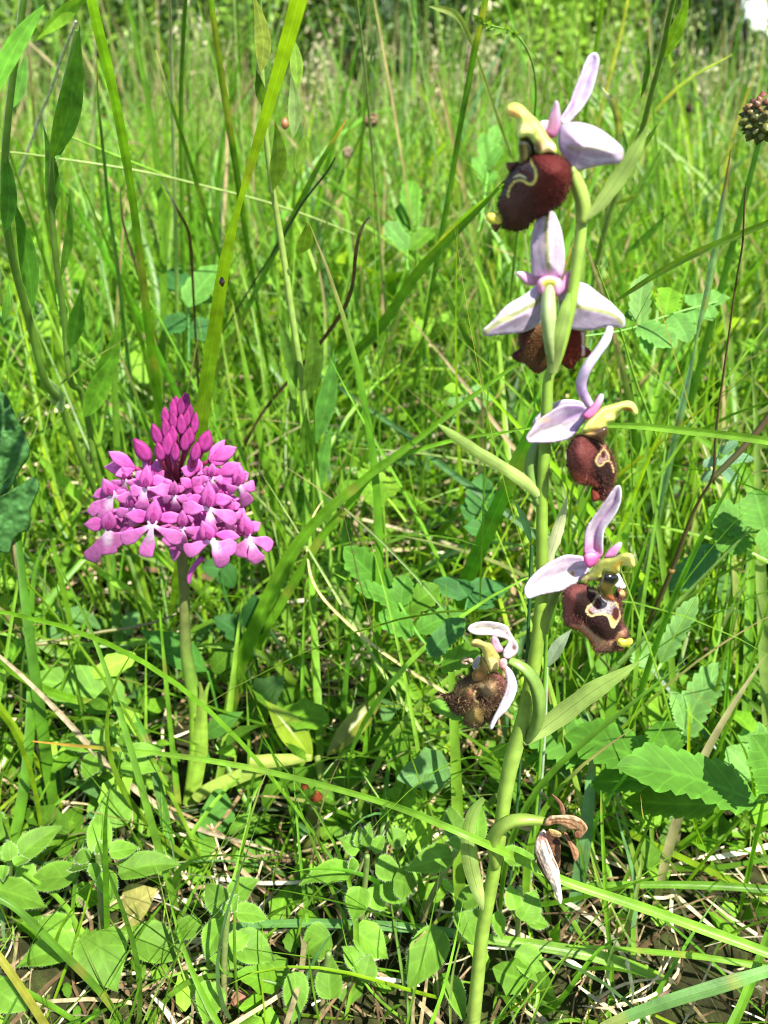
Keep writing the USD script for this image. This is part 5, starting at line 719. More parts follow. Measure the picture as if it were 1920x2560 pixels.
seed_head("brown dried plantain head on a brown stalk behind the slim straight stalk", "Q2", [(735, 800), (690, 860), (600, 1050), (520, 1230), (445, 1420), (400, 1560)], [10, 11, 12, 13, 13, 13], [0.50, 0.60], 74, 150, (0.24, 0.17, 0.085), seed=1)
seed_head("small pale brown seed head left of the brown plantain head", "Q2", [(590, 1000), (570, 1080), (540, 1180), (500, 1300)], [9, 9, 10, 10], [0.55, 0.62], 60, 66, (0.30, 0.24, 0.14), seed=2)
seed_head("dark purple plantain spike standing in front of the blue sky", "Q3", [(1508, 255), (1500, 420), (1480, 620), (1450, 850), (1420, 1100)], [7, 8, 8, 9, 9], [0.75, 0.85], 26, 200, (0.055, 0.03, 0.045), seed=3, spike=True)
seed_head("short brown plantain spike left of the reddish burnet head", "Q3", [(1148, 720), (1155, 800), (1160, 950), (1165, 1150)], [7, 8, 8, 8], [0.70, 0.78], 34, 110, (0.11, 0.06, 0.045), seed=4, spike=True)
t = thing("seed_pod", "small round brown seed pod hanging by the lance-leaved plant", "seed pod", tuple(at_y(px("Q2", [(187, 800)]), 0.30)[0]))
sp = at_y(px("Q2", [(187, 800)]), 0.30)[0]
emit(t, "pod", tube([sp - [0, 0, .0017], sp - [0, 0, .0009], sp, sp + [0, 0, .0009], sp + [0, 0, .0017]], [.0004, .0011, .0013, .0010, .0003], (0.24, 0.10, 0.04), 10, 12), M_HOOD)
t = thing("snail", "tiny striped brown snail shell on the toothed leaf left of the lowest flower", "snail", tuple(at_y(px("5", [(395, 590)]), 0.17)[0])); sp = at_y(px("5", [(395, 590)]), 0.166)[0]
sh = tube([sp + np.array([math.cos(a) * r, -0.0004 - (1 - i / 15) * 0.0006, math.sin(a) * r * 0.7]) for i, (a, r) in enumerate([(k * 0.85, 0.0011 * (1 - k / 18)) for k in range(16)])], np.linspace(0.00055, 0.00012, 16), np.array([(0.16, 0.08, 0.04), (0.32, 0.25, 0.16)] * 8), 8, 48)
emit(t, "shell", sh, M_DARK)
def grass_head(label, frame, pts, w, y, spikelets, color, seed, leafpts=None):
    t, P = stalk(label, frame, pts, w, y, color, name="brome_plant", cat="brome"); g = np.random.default_rng(seed); P = spline(P, 120)
    for i in range(spikelets):
        p = P[int(2 + i * 26 / spikelets)]; dv = unit(P[0] - P[12]) + g.normal(0, 0.35, 3); dv = unit(dv); L = 0.0045 * g.uniform(0.7, 1.2)
        emit(t, "spikelet", leaf(p, p + dv * L, L * 0.42, unit(CAM - p), "lance", 0.1, 0.5, col(color) * g.uniform(0.9, 1.4), seed=i, n=7, cols=3), M_FILL)
    return t
grass_head("nodding bright green grass head at top centre, bent to the right", "Q2", [(1420, 130), (1500, 160), (1600, 185), (1690, 230), (1760, 330), (1800, 450), (1815, 600), (1800, 800)], [10, 12, 14, 16, 18, 22, 24, 22], [0.28, 0.34], 12, (0.16, 0.30, 0.03), 4)
blade("pale green leaf bending left off a stalk at top centre", "Q2", [(1120, 40), (1180, 52), (1260, 75), (1315, 115), (1360, 190), (1395, 270), (1440, 400)], [6, 34, 44, 40, 36, 30, 20], [0.31, 0.33], "p", fold=0.4)

# ================================================================== lance-leaved plants
def lance_plant(label, stem, sw, y, leaves, color, frame="px", stemcol=(0.16, 0.25, 0.04), name="lance_leaved_plant", leafw=0.82):
    """stem and leaves in pixels; each leaf = (frame, base, tip, width, y shift of its tip, colour)."""
    y = np.asarray(y, float); uv = np.vstack([px(f, p) for f, p in stem]); yy = resample(y, len(uv)); P = at_y(uv, yy); r = resample(np.asarray(sw, float), len(uv)) / 2 * depth_of_y(uv, yy) / FPX
    if P[-1, 2] > 0.004: P = np.vstack([P, P[-1] * [1, 1, 0] + (P[-1] - P[-2]) * [1, 1, 0] * 0.5 + [0, 0, -0.004]]); r = np.r_[r, r[-1]]
    t = thing(name, label, "leafy plant", tuple(P[-1] * [1, 1, 0])); emit(t, "stem", tube(P, r, np.asarray(stemcol), 9, 6 * len(P)), M_STEM)
    for i, (f, b, tp, w, dy, c) in enumerate(leaves):
        ub, ut = px(f, [b]), px(f, [tp]); j = np.argmin(np.linalg.norm(uv - ub, axis=1)); B = at_y(ub, yy[j])[0]; T = at_y(ut, yy[j] + dy)[0]
        wm = w * leafw * kf(f) * np.linalg.norm(B - CAM) * 0.98 / FPX; gg = np.random.default_rng(i + len(leaves)); upn = unit(unit(CAM - (B + T) / 2) + gg.normal(0, 0.22, 3))
        emit(t, "leaf", leaf(B, T, wm, upn, "lance", gg.uniform(-0.03, 0.06), 0.3, c, n=21, cols=7, seed=i + 40, edge=col(c) * 1.25, wav=0.04), M_LANCE)
    return t
lance_plant("tall lance-leaved plant at top centre with pale reddish-green stem", [("Q2", [(20, -60), (28, 250), (58, 800), (100, 1180), (160, 1540)]), ("Q5", [(235, 60), (285, 400), (310, 640), (372, 1000), (430, 1330), (482, 1650), (545, 1960), (560, 2200)])], [14, 14, 15, 16, 17, 17, 16, 15, 16, 17, 18, 18], [0.25, 0.31], [
    ("Q2", (110, 1240), (122, 780), 88, -0.02, (0.15, 0.25, 0.035)), ("Q2", (28, 470), (-25, -60), 78, -0.03, (0.24, 0.31, 0.11)), ("Q2", (240, 900), (225, 470), 66, 0.0, (0.20, 0.30, 0.09)), ("Q2", (262, 600), (235, 230), 66, 0.01, (0.15, 0.26, 0.03)), ("Q2", (262, 1120), (320, 860), 62, 0.0, (0.15, 0.26, 0.03)), ("Q2", (50, 700), (0, 450), 60, -0.01, (0.10, 0.2, 0.03)), ("Q2", (300, 1640), (330, 1440), 80, -0.01, (0.16, 0.28, 0.03)),
    ("Q5", (305, 520), (340, -20), 95, -0.02, (0.15, 0.27, 0.035)), ("Q5", (355, 770), (478, 175), 100, 0.01, (0.055, 0.16, 0.02)), ("Q5", (385, 960), (312, 540), 80, -0.01, (0.10, 0.22, 0.02)), ("Q5", (385, 1060), (474, 640), 74, 0.01, (0.06, 0.17, 0.02)), ("Q5", (490, 1655), (572, 1195), 104, -0.01, (0.05, 0.15, 0.018)), ("Q5", (318, 1270), (272, 985), 74, -0.01, (0.08, 0.2, 0.02)), ("Q5", (235, 640), (188, 0), 54, 0.01, (0.12, 0.24, 0.03)), ("Q5", (250, 420), (130, -40), 62, -0.01, (0.10, 0.21, 0.03)), ("Q5", (690, 2220), (600, 1640), 98, 0.01, (0.07, 0.2, 0.018)), ("Q5", (430, 1300), (365, 960), 60, 0, (0.08, 0.2, 0.02))], "g", leafw=1.2, stemcol=np.array([(0.24, 0.40, 0.07), (0.28, 0.38, 0.09), (0.25, 0.40, 0.08), (0.20, 0.38, 0.05), (0.12, 0.24, 0.03)]))
lance_plant("dark lance-leaved plant left of the arching ribbed blade", [("A", [(330, 130), (265, 420), (225, 660), (226, 940), (252, 1200), (282, 1420), (310, 1660)]), ("C", [(345, 130), (400, 380), (440, 560), (470, 760)])], [12, 14, 15, 16, 17, 17, 17, 16, 16, 16, 16], [0.225, 0.30], [
    ("A", (222, 690), (345, 110), 104, -0.02, (0.080, 0.207, 0.019)), ("A", (240, 700), (330, 330), 50, 0.01, (0.087, 0.235, 0.036)), ("A", (218, 950), (188, 545), 66, -0.01, (0.072, 0.193, 0.019)), ("A", (262, 1200), (302, 810), 44, -0.01, (0.109, 0.262, 0.024)), ("A", (300, 1510), (352, 1240), 78, -0.012, (0.094, 0.248, 0.022)), ("A", (390, 1690), (522, 1375), 84, -0.01, (0.123, 0.290, 0.022)), ("C", (360, 250), (500, -40), 110, -0.01, (0.145, 0.345, 0.024)), ("C", (330, 80), (270, -170), 60, 0, (0.087, 0.221, 0.024)), ("A", (285, 1450), (232, 1200), 50, 0.01, (0.102, 0.248, 0.024))], "d", stemcol=np.array([(0.10, 0.2, 0.03), (0.15, 0.27, 0.03)]))
lance_plant("lance-leaved plant cut by the left edge with large drooping top leaves", [("A", [(120, -120), (30, 560), (22, 900), (62, 1150), (130, 1400), (200, 1659)]), ("C", [(250, 170), (330, 370), (400, 540), (440, 700)])], [16, 18, 20, 20, 19, 18, 17, 17, 16], [0.18, 0.28], [
    ("A", (190, 20), (-60, 520), 78, -0.015, (0.094, 0.262, 0.022)), ("A", (400, -30), (150, 180), 80, -0.02, (0.174, 0.359, 0.024)), ("A", (20, 1010), (12, 620), 74, -0.01, (0.058, 0.179, 0.019)), ("A", (140, 1330), (50, 840), 86, -0.01, (0.072, 0.207, 0.019)), ("A", (60, 470), (110, 230), 60, 0.01, (0.072, 0.193, 0.024)), ("C", (270, 230), (190, 60), 70, -0.005, (0.232, 0.359, 0.120)), ("A", (15, 1400), (35, 1220), 40, 0, (0.087, 0.221, 0.024)), ("A", (-20, 800), (-30, 1180), 60, 0, (0.116, 0.276, 0.024))], "d", stemcol=np.array([(0.10, 0.21, 0.025), (0.14, 0.27, 0.025)]))
lance_plant("hairy narrow-leaved plant right of the topmost orchid flower", [("Q3", [(1060, -60), (1010, 160), (960, 400), (900, 620), (850, 820), (770, 1030), (690, 1230), (600, 1500), (560, 1660), (520, 1900)])], [13, 14, 15, 16, 16, 16, 15, 15, 14, 14], [0.29, 0.37], [
    ("Q3", (965, 390), (1150, -60), 100, -0.02, (0.12, 0.24, 0.025)), ("Q3", (1020, 300), (1105, 60), 46, -0.01, (0.16, 0.28, 0.05)), ("Q3", (955, 560), (1135, 320), 54, -0.01, (0.20, 0.30, 0.08)), ("Q3", (835, 640), (880, 250), 46, -0.02, (0.09, 0.2, 0.02)), ("Q3", (800, 1000), (950, 790), 44, -0.01, (0.13, 0.25, 0.03)), ("Q3", (740, 1120), (705, 800), 40, 0.0, (0.09, 0.2, 0.03)), ("Q3", (640, 1500), (985, 935), 50, -0.01, (0.12, 0.24, 0.03)), ("Q3", (740, 1640), (1020, 1370), 56, -0.01, (0.09, 0.22, 0.02)), ("Q3", (660, 1320), (838, 1245), 32, -0.01, (0.22, 0.30, 0.03)), ("Q3", (700, 1230), (640, 1000), 40, 0, (0.10, 0.22, 0.02))], "g", stemcol=np.array([(0.14, 0.25, 0.03), (0.22, 0.29, 0.06)]))

# ================================================================== toothed leaves
def leaflet(t, frame, base, tip, w, y, dy=0.0, color="g", teeth=7, depth=0.2, shape="oblong", arch=0.06, tiltup=0.9, seed=0, edge=None, m=None):
    B, T = at_y(px(frame, [base]), y)[0], at_y(px(frame, [tip]), y + dy)[0]; B[2], T[2] = max(B[2], 0.004), max(T[2], 0.004)
    wm = w * kf(frame) * np.linalg.norm(B - CAM) / FPX; g = np.random.default_rng(seed + 9); up = unit(unit(CAM - B) * 0.75 + np.array([0.0, -0.1, tiltup]) + g.normal(0, 0.18, 3))
    return emit(t, "leaflet", leaf(B, T, wm, up, shape, arch, 0.22, color, teeth, depth, 7, seed=seed, edge=col(color) * 1.3 if edge is None else edge, wav=0.05), m or M_HERB)
def compound(label, frame, rachis, w, y, leaflets, color="g", name="toothed_herb", cat="toothed herb", stemcol=None, **k):
    uv = px(frame, rachis); yy = resample(np.broadcast_to(y, (2,)) if np.ndim(y) == 0 else y, len(uv)); P = at_y(uv, yy); P[:, 2] = np.maximum(P[:, 2], 0.002); t = thing(name, label, cat, tuple(P[-1] * [1, 1, 0]))
    emit(t, "leaf_stalk", tube(P, w * kf(frame) / 2 * depth_of_y(uv, yy) / FPX, col(color) * 1.6 if stemcol is None else stemcol, 7, 20), M_STEM)
    for i, l in enumerate(leaflets):
        b, tp, lw, dy = l[:4]; j = np.argmin(np.linalg.norm(uv - px(frame, [b]), axis=1)); leaflet(t, frame, b, tp, lw, yy[j], dy, color if len(l) < 5 else l[4], seed=i * 7 + len(label), **k)
    return t
compound("large dark toothed compound leaf reaching in from the right edge", "H", [(1800, 470), (1659, 505), (1610, 525), (1400, 470), (1200, 420), (1000, 360), (850, 300)], 16, [0.155, 0.205], [((1612, 528), (1005, 372), 190, -0.002), ((1280, 440), (775, 225), 185, 0.022), ((1180, 420), (890, 445), 130, 0.012), ((1440, 540), (1040, 520), 130, 0.012, "d"), ((900, 330), (560, 140), 200, 0.012), ((860, 330), (615, 350), 150, 0.01), ((1700, 500), (1590, 240), 170, 0.004), ((1250, 340), (1180, 180), 120, 0.012)], (0.072, 0.195, 0.018), teeth=9, depth=0.26)
compound("bright toothed compound leaf left of the bee orchid's stem, above the lowest flower", "Q5", [(1150, 2100), (980, 1910), (885, 1750), (800, 1640)], 20, [0.225, 0.25], [((830, 1680), (538, 1395), 175, -0.004), ((890, 1760), (925, 1565), 130, 0.005), ((900, 1790), (1125, 1632), 170, 0.004, "d"), ((885, 1770), (606, 1640), 130, -0.004), ((985, 1920), (1285, 1815), 155, 0.004), ((975, 1915), (755, 1795), 150, -0.004), ((1110, 2060), (1080, 1960), 80, 0.005)], (0.075, 0.205, 0.022), teeth=6, depth=0.28)
compound("toothed leaf with the snail, beside the lowest bee orchid flower", "5", [(200, 1010), (60, 800), (20, 640), (-60, 520)], 16, [0.19, 0.178], [((100, 680), (560, 500), 300, -0.004), ((60, 660), (20, 470), 120, 0.003), ((-40, 560), (380, 130), 260, 0.006, (0.05, 0.15, 0.03)), ((-40, 1120), (370, 1290), 170, -0.002)], (0.10, 0.24, 0.02), teeth=7, depth=0.18)
compound("grey-green toothed compound leaf behind the second flower at right", "Q4", [(-60, 830), (160, 800), (380, 750), (640, 655), (920, 575), (1080, 530)], 16, [0.27, 0.30], [((385, 750), (735, 930), 200, -0.01), ((400, 760), (480, 1000), 110, -0.008), ((690, 650), (835, 890), 190, -0.01), ((420, 735), (470, 290), 170, 0.01, (0.15, 0.29, 0.07)), ((640, 650), (690, 420), 190, 0.012, "g"), ((890, 590), (880, 470), 170, 0.01), ((870, 600), (900, 720), 110, -0.006), ((1010, 560), (1130, 460), 150, 0.01), ((980, 570), (1040, 700), 120, -0.006), ((310, 760), (330, 610), 130, 0.006, "d")], (0.12, 0.28, 0.055), teeth=7, depth=0.28)
compound("small toothed leaf left of the second flower's lip", "Q5", [(1190, 660), (1260, 520), (1330, 420), (1380, 410)], 10, [0.36, 0.37], [((1310, 440), (1155, 420), 90, 0, "l"), ((1330, 420), (1470, 470), 90, 0), ((1330, 450), (1395, 570), 95, -0.005, (0.14, 0.30, 0.07)), ((1280, 490), (1170, 520), 60, 0)], (0.12, 0.26, 0.07), teeth=7, depth=0.25)
compound("rounded yellow-green lobed leaf in the centre of the meadow", "Q5", [(920, 1240), (860, 1160), (810, 1100), (740, 1040)], 14, [0.30, 0.31], [((810, 1100), (640, 905), 190, 0.005), ((800, 1090), (840, 960), 140, 0.008), ((790, 1085), (660, 1060), 120, 0)], (0.15, 0.28, 0.02), teeth=5, depth=0.2, shape="ovate")
compound("dark rounded toothed leaf left of the bee orchid stem below the long bract", "Q5", [(1400, 1450), (1388, 1300), (1388, 1180), (1385, 1100)], 14, [0.27, 0.30], [((1388, 1200), (1385, 930), 190, 0.01), ((1385, 1230), (1245, 1140), 170, 0.004), ((1395, 1230), (1500, 1100), 150, 0.006), ((1390, 1290), (1270, 1270), 120, 0.0)], (0.05, 0.155, 0.03), teeth=5, depth=0.16, shape="ovate")
compound("pair of dark round leaves low beside the broad bright slanting blade", "Q5", [(1280, 1830), (1300, 1720), (1340, 1660)], 12, [0.24, 0.255], [((1310, 1700), (1560, 1640), 190, 0.004), ((1300, 1700), (1230, 1590), 150, 0.004), ((1230, 1680), (1085, 1600), 140, 0.004), ((1300, 1720), (1470, 1760), 130, -0.004)], (0.04, 0.135, 0.03), teeth=5, depth=0.12, shape="ovate")
compound("grey-green upright toothed leaf right of the fourth flower", "E", [(1180, 1340), (1240, 1230), (1300, 1130)], 12, [0.235, 0.25], [((1190, 1310), (1355, 1020), 80, 0.004), ((1130, 1330), (1100, 1200), 90, 0.003), ((1180, 1320), (1060, 1290), 70, 0)], (0.17, 0.33, 0.09), teeth=8, depth=0.35)
compound("tall grey-green saw-edged leaf at the lower right", "E", [(1200, 1720), (1280, 1620), (1350, 1530), (1420, 1420)], 12, [0.22, 0.24], [((1270, 1660), (1495, 1300), 120, 0.006), ((1300, 1600), (1240, 1430), 70, 0.004)], (0.16, 0.33, 0.08), teeth=10, depth=0.3)
compound("pale toothed leaf at the right edge above the large dark leaf", "H", [(1750, 420), (1640, 400), (1560, 390)], 12, [0.2, 0.215], [((1600, 430), (1480, 290), 120, 0.006), ((1560, 440), (1620, 180), 120, 0.006), ((1640, 420), (1700, 220), 110, 0.004)], (0.14, 0.31, 0.06), teeth=7, depth=0.3)
compound("toothed leaf at the right edge under the burnet stem", "E", [(1700, 720), (1560, 740), (1440, 700)], 14, [0.24, 0.26], [((1580, 745), (1400, 640), 130, 0.005), ((1560, 740), (1440, 820), 140, -0.004), ((1650, 730), (1600, 560), 140, 0.006), ((1440, 800), (1220, 1000), 110, 0.0, (0.07, 0.19, 0.07)), ((1640, 720), (1700, 860), 120, -0.004)], (0.09, 0.225, 0.03), teeth=7, depth=0.3)
compound("feathery grey leaf on the dark burnet stem at right", "Q4", [(1160, 1640), (1050, 2000), (1040, 2060)], 10, [0.245, 0.24], [((1100, 1900), (960, 1960), 90, 0, (0.15, 0.26, 0.15)), ((1110, 1850), (1260, 1740), 80, 0), ((1090, 1950), (1410, 1890), 100, 0.004), ((1060, 2000), (940, 2080), 80, 0), ((1120, 1960), (1230, 2110), 90, -0.004)], (0.12, 0.23, 0.12), teeth=8, depth=0.4)
compound("dark toothed leaf pair above the spotted blade's foot at left", "A", [(815, 1560), (815, 1380), (810, 1270)], 10, [0.36, 0.40], [((805, 1260), (705, 1175), 110, 0.01), ((820, 1270), (930, 1300), 130, 0.01, "d"), ((815, 1330), (960, 1150), 120, 0.02, (0.09, 0.23, 0.035)), ((812, 1400), (700, 1420), 100, 0), ((818, 1420), (930, 1440), 110, 0)], (0.035, 0.12, 0.025), teeth=6, depth=0.18)
compound("bright toothed leaf left of the topmost orchid flower, high in the meadow", "Q2", [(985, 1750), (980, 1620), (1000, 1500), (1020, 1380)], 14, [0.40, 0.46], [((1005, 1480), (1020, 1170), 130, 0.02), ((1000, 1500), (920, 1330), 90, 0.01), ((1005, 1500), (1075, 1385), 80, 0.01), ((985, 1610), (835, 1440), 130, 0.0, (0.11, 0.25, 0.05)), ((990, 1620), (1150, 1480), 110, 0.01, "d")], (0.09, 0.23, 0.022), teeth=6, depth=0.22)
compound("bluish toothed leaf directly left of the topmost flower's lip", "Q2", [(1440, 1500), (1480, 1300), (1500, 1120), (1530, 960)], 10, [0.42, 0.48], [((1520, 1000), (1560, 810), 80, 0.01), ((1500, 1080), (1600, 950), 80, 0.0), ((1500, 1060), (1470, 860), 70, 0.01), ((1490, 1180), (1400, 1020), 80, 0.0), ((1480, 1200), (1560, 1110), 70, 0)], (0.12, 0.29, 0.045), teeth=6, depth=0.28)
for lb, fr, b, tp, w, y, c, sh, te in (("ovate bright green leaf crossed by shadow left of the pyramidal orchid's stem", "C", (540, 1478), (72, 1372), 190, 0.245, (0.12, 0.265, 0.03), "ovate", 0), ("dark elliptic leaf leaning behind the pyramidal orchid's stem", "C", (895, 1345), (600, 1165), 130, 0.255, (0.05, 0.165, 0.018), "lance", 0),
    ("dark heart-shaped leaf under the pyramidal orchid's right flowers", "C", (955, 905), (1010, 985), 100, 0.285, (0.03, 0.105, 0.018), "heart", 0), ("dark heart-shaped leaf touching the pyramidal orchid's lowest petal", "C", (950, 905), (870, 895), 90, 0.283, (0.03, 0.105, 0.018), "heart", 0),
    ("dark round ivy-like leaf between the pyramidal orchid and the diagonal blade", "C", (1080, 1170), (1100, 1015), 130, 0.265, (0.028, 0.10, 0.02), "heart", 0), ("dark ivy-like leaf left of the diagonal blade, lower of two", "C", (1040, 1180), (925, 1110), 120, 0.262, (0.028, 0.10, 0.02), "heart", 0),
    ("broad heart-shaped green leaf right below the orchid's foot", "G", (870, 560), (1015, 800), 215, 0.215, (0.075, 0.205, 0.03), "heart", 0), ("pointed green leaf right of the pyramidal orchid's lower stem", "G", (870, 250), (1055, 135), 84, 0.235, (0.07, 0.19, 0.025), "lance", 0),
    ("pale half-eaten leaf lying under the orchid's foot", "G", (790, 770), (965, 755), 80, 0.205, (0.30, 0.36, 0.10), "ovate", 5), ("large yellowish dying leaf lying on the straw at bottom left", "G", (530, 1010), (680, 900), 150, 0.185, (0.36, 0.34, 0.10), "ovate", 0), ("brown dead leaf curled on the ground at the bottom centre", "G", (1010, 1480), (1200, 1440), 70, 0.158, (0.22, 0.10, 0.06), "ovate", 0),
    ("brown dead leaf on the ground right of the bee orchid's foot", "H", (880, 1050), (1060, 1085), 60, 0.19, (0.26, 0.17, 0.10), "ovate", 0), ("green ovate leaf under the spotted blade beside the orchid's right flowers", "C", (1655, 630), (1540, 470), 110, 0.30, (0.13, 0.27, 0.02), "ovate", 5),
    ("silvery underside of a leaf beside the bee orchid stem below the fourth flower", "4", (400, 2160), (690, 1715), 150, 0.20, (0.26, 0.33, 0.2), "lance", 0), ("yellow-veined green leaf right of the bee orchid stem beside the fourth flower", "4", (400, 1720), (520, 1420), 110, 0.185, (0.10, 0.24, 0.016), "ovate", 4), ("dark narrow leaf left of the bee orchid stem beside the fourth flower", "4", (225, 760), (10, 230), 90, 0.19, (0.025, 0.075, 0.022), "lance", 0)):
    B = at_y(px(fr, [b]), y)[0]; t = thing("broadleaf_herb", lb, "leaf", tuple(B * [1, 1, 0])); n0 = COUNT.get((t.path, "leaflet"), 0)
    B[2] = max(B[2], 0.006); T = at_y(px(fr, [tp]), y)[0]; T[2] = max(T[2], 0.004); wm = w * kf(fr) * np.linalg.norm(B - CAM) / FPX; g = np.random.default_rng(len(lb))
    emit(t, "blade", leaf(B, T, wm, unit(unit(CAM - B) + [0, 0, 0.4] + g.normal(0, 0.15, 3)), sh, 0.07, 0.18, c, te, 0.15, 7, 21 if not te else None, seed=len(lb)), M_STRAW if "dead" in lb else M_HERB)
    st_ = B * [1, 1, 0] + [0.002, 0.003, -0.002]
    emit(t, "leaf_stalk", tube([B, (B + st_) / 2 + [0.001, 0, 0], st_], 0.0005, np.asarray(c) * 1.2, 6, 8), M_STEM)
# the big crinkled leaf on the left edge
t = thing("crinkled_herb", "large dark crinkled lobed leaf cut off by the left edge", "leaf", tuple(at_y(px("C", [(0, 600)]), 0.24)[0] * [1, 1, 0]))
big = as_poly("C", [(-120, 130), (-40, 120), (25, 150), (58, 220), (95, 290), (122, 350), (128, 410), (105, 450), (72, 500), (40, 560), (-20, 600), (-120, 600)])
nz = lambda Q: (meshkit.fbm(np.c_[Q / 26.0, np.zeros(len(Q))], 3, 4) - 0.5)
for nm, poly, off in (("leaf_lobe", big, 0.0), ("leaf_lobe", as_poly("C", [(-100, 640), (-20, 600), (50, 560), (100, 530), (150, 505), (170, 530), (165, 570), (140, 620), (132, 680), (125, 730), (80, 755), (50, 800), (38, 835), (0, 830), (-100, 800)]), -0.004)):
    dep = lambda Q, off=off: depth_of_y(Q, 0.245 + off) + nz(Q) * 0.0035 + 0.00002 * np.abs(Q[:, 0])
    emit(t, nm, inflate(poly, dep, 0.0004, 0.0004, 6, 4.0, (), lambda Q, d: np.array([0.065, 0.185, 0.045]) * (1 + 0.6 * nz(Q * 3))[:, None] + (np.array([0.07, 0.16, 0.05]) * (1 - sstep(np.abs((Q[:, 1] - 1080) - 0.6 * Q[:, 0]), 0, 6))[:, None]) * 0.5), M_HERB)
emit(t, "leaf_stalk", tube([at_y(px("C", [(30, 720)]), 0.25)[0], at_y(px("C", [(75, 900)]), 0.25)[0], at_y(px("C", [(110, 1100)]), 0.25)[0], at_z(px("C", [(150, 1500)]), 0)[0]], 0.0011, (0.16, 0.17, 0.06), 7, 14), M_STEM)
stalk("thin jointed brown-green stem with a side branch at the lower left", "C", [(60, 780), (88, 960), (130, 1180), (140, 1230), (148, 1400), (160, 1560), (190, 1700)], [20, 22, 24, 26, 26, 26, 24], [0.245, 0.235], np.array([(0.2, 0.17, 0.07), (0.14, 0.18, 0.04)]), name="wiry_herb", cat="herb", nodes=(0.5,))
stalk("thin brown-green side twig running right under the pyramidal orchid", "C", [(760, 1095), (640, 1140), (480, 1168), (300, 1200), (140, 1225), (60, 1150), (-40, 1060)], [9, 14, 15, 16, 20, 22, 22], [0.262, 0.24], (0.15, 0.15, 0.05), name="wiry_herb", cat="herb", root=False)
# the pyramidal orchid's neighbours: strap leaf, young orchid with two broad leaves, dead sheath
blade_px(pyr, "strap_leaf", px("G", [(1312, 345), (1220, 362), (1130, 382), (1050, 410), (960, 448), (890, 480), (840, 520)]), np.array([22, 50, 56, 60, 60, 56, 44]) * kf("G"), [0.222, 0.224], np.array([(0.24, 0.33, 0.05), (0.25, 0.35, 0.06)]), cup=-0.4, cols=9, mat_=M_STEM)
yo = thing("young_orchid", "young yellow-green orchid shoot with two broad upright leaves right of the pyramidal orchid", "orchid", tuple(at_y(px("G", [(1400, 520)]), 0.225)[0] * [1, 1, 0]))
for b, tp, w, dy, sd in (((1350, 345), (1143, 85), 118, 0.01, 1), ((1410, 330), (1680, 20), 100, 0.02, 2)):
    B, T = at_y(px("G", [b]), 0.225)[0], at_y(px("G", [tp]), 0.225 + dy)[0]
    emit(yo, "leaf", leaf(B, T, w * kf("G") * 0.29 / FPX, unit(unit(CAM - B) + [0.25 if sd == 1 else -0.3, 0, 0.1]), "lance", 0.08, 0.42, (0.20, 0.30, 0.016) if sd == 1 else (0.22, 0.25, 0.03), n=25, cols=9, seed=sd), M_GRASS)
emit(yo, "sheath_leaf", sheet(spline(at_y(px("G", [(1080, 345), (1150, 350), (1230, 345), (1345, 335)]), 0.218), 20), resample(np.array([44, 62, 50, 30]), 20) * kf("G") / 2 * 0.27 / FPX, np.broadcast_to(unit(CAM - np.array([0, .22, .03])), (20, 3)), np.array([(0.26, 0.33, 0.06)] * 2), 9, 0.3, cup=-0.6), M_STEM)
px_tube(yo, "stem", px("G", [(1370, 330), (1385, 420), (1400, 560), (1405, 700)]), np.array([16, 15, 14, 14]), 0.225, (0.25, 0.33, 0.07))
dsh = thing("dead_sheath", "withered brown-tipped stem sheath standing right of the orchid's foot", "dead stem", tuple(at_y(px("G", [(1345, 740)]), 0.215)[0] * [1, 1, 0]))
px_tube(dsh, "sheath", px("G", [(1365, 530), (1352, 600), (1345, 680), (1345, 770)]), np.array([34, 40, 42, 40]), 0.215, np.array([(0.14, 0.16, 0.03), (0.09, 0.12, 0.025)]), ridges=0.08)
part = as_poly("G", [(1300, 452), (1320, 440), (1340, 470), (1380, 482), (1392, 515), (1350, 530), (1322, 500)])
emit(dsh, "withered_tip", inflate(part, lambda Q: depth_of_y(Q, 0.213), 0.001, 0.0008, 6, 2.0, (), (0.24, 0.06, 0.02)), M_WITHER)

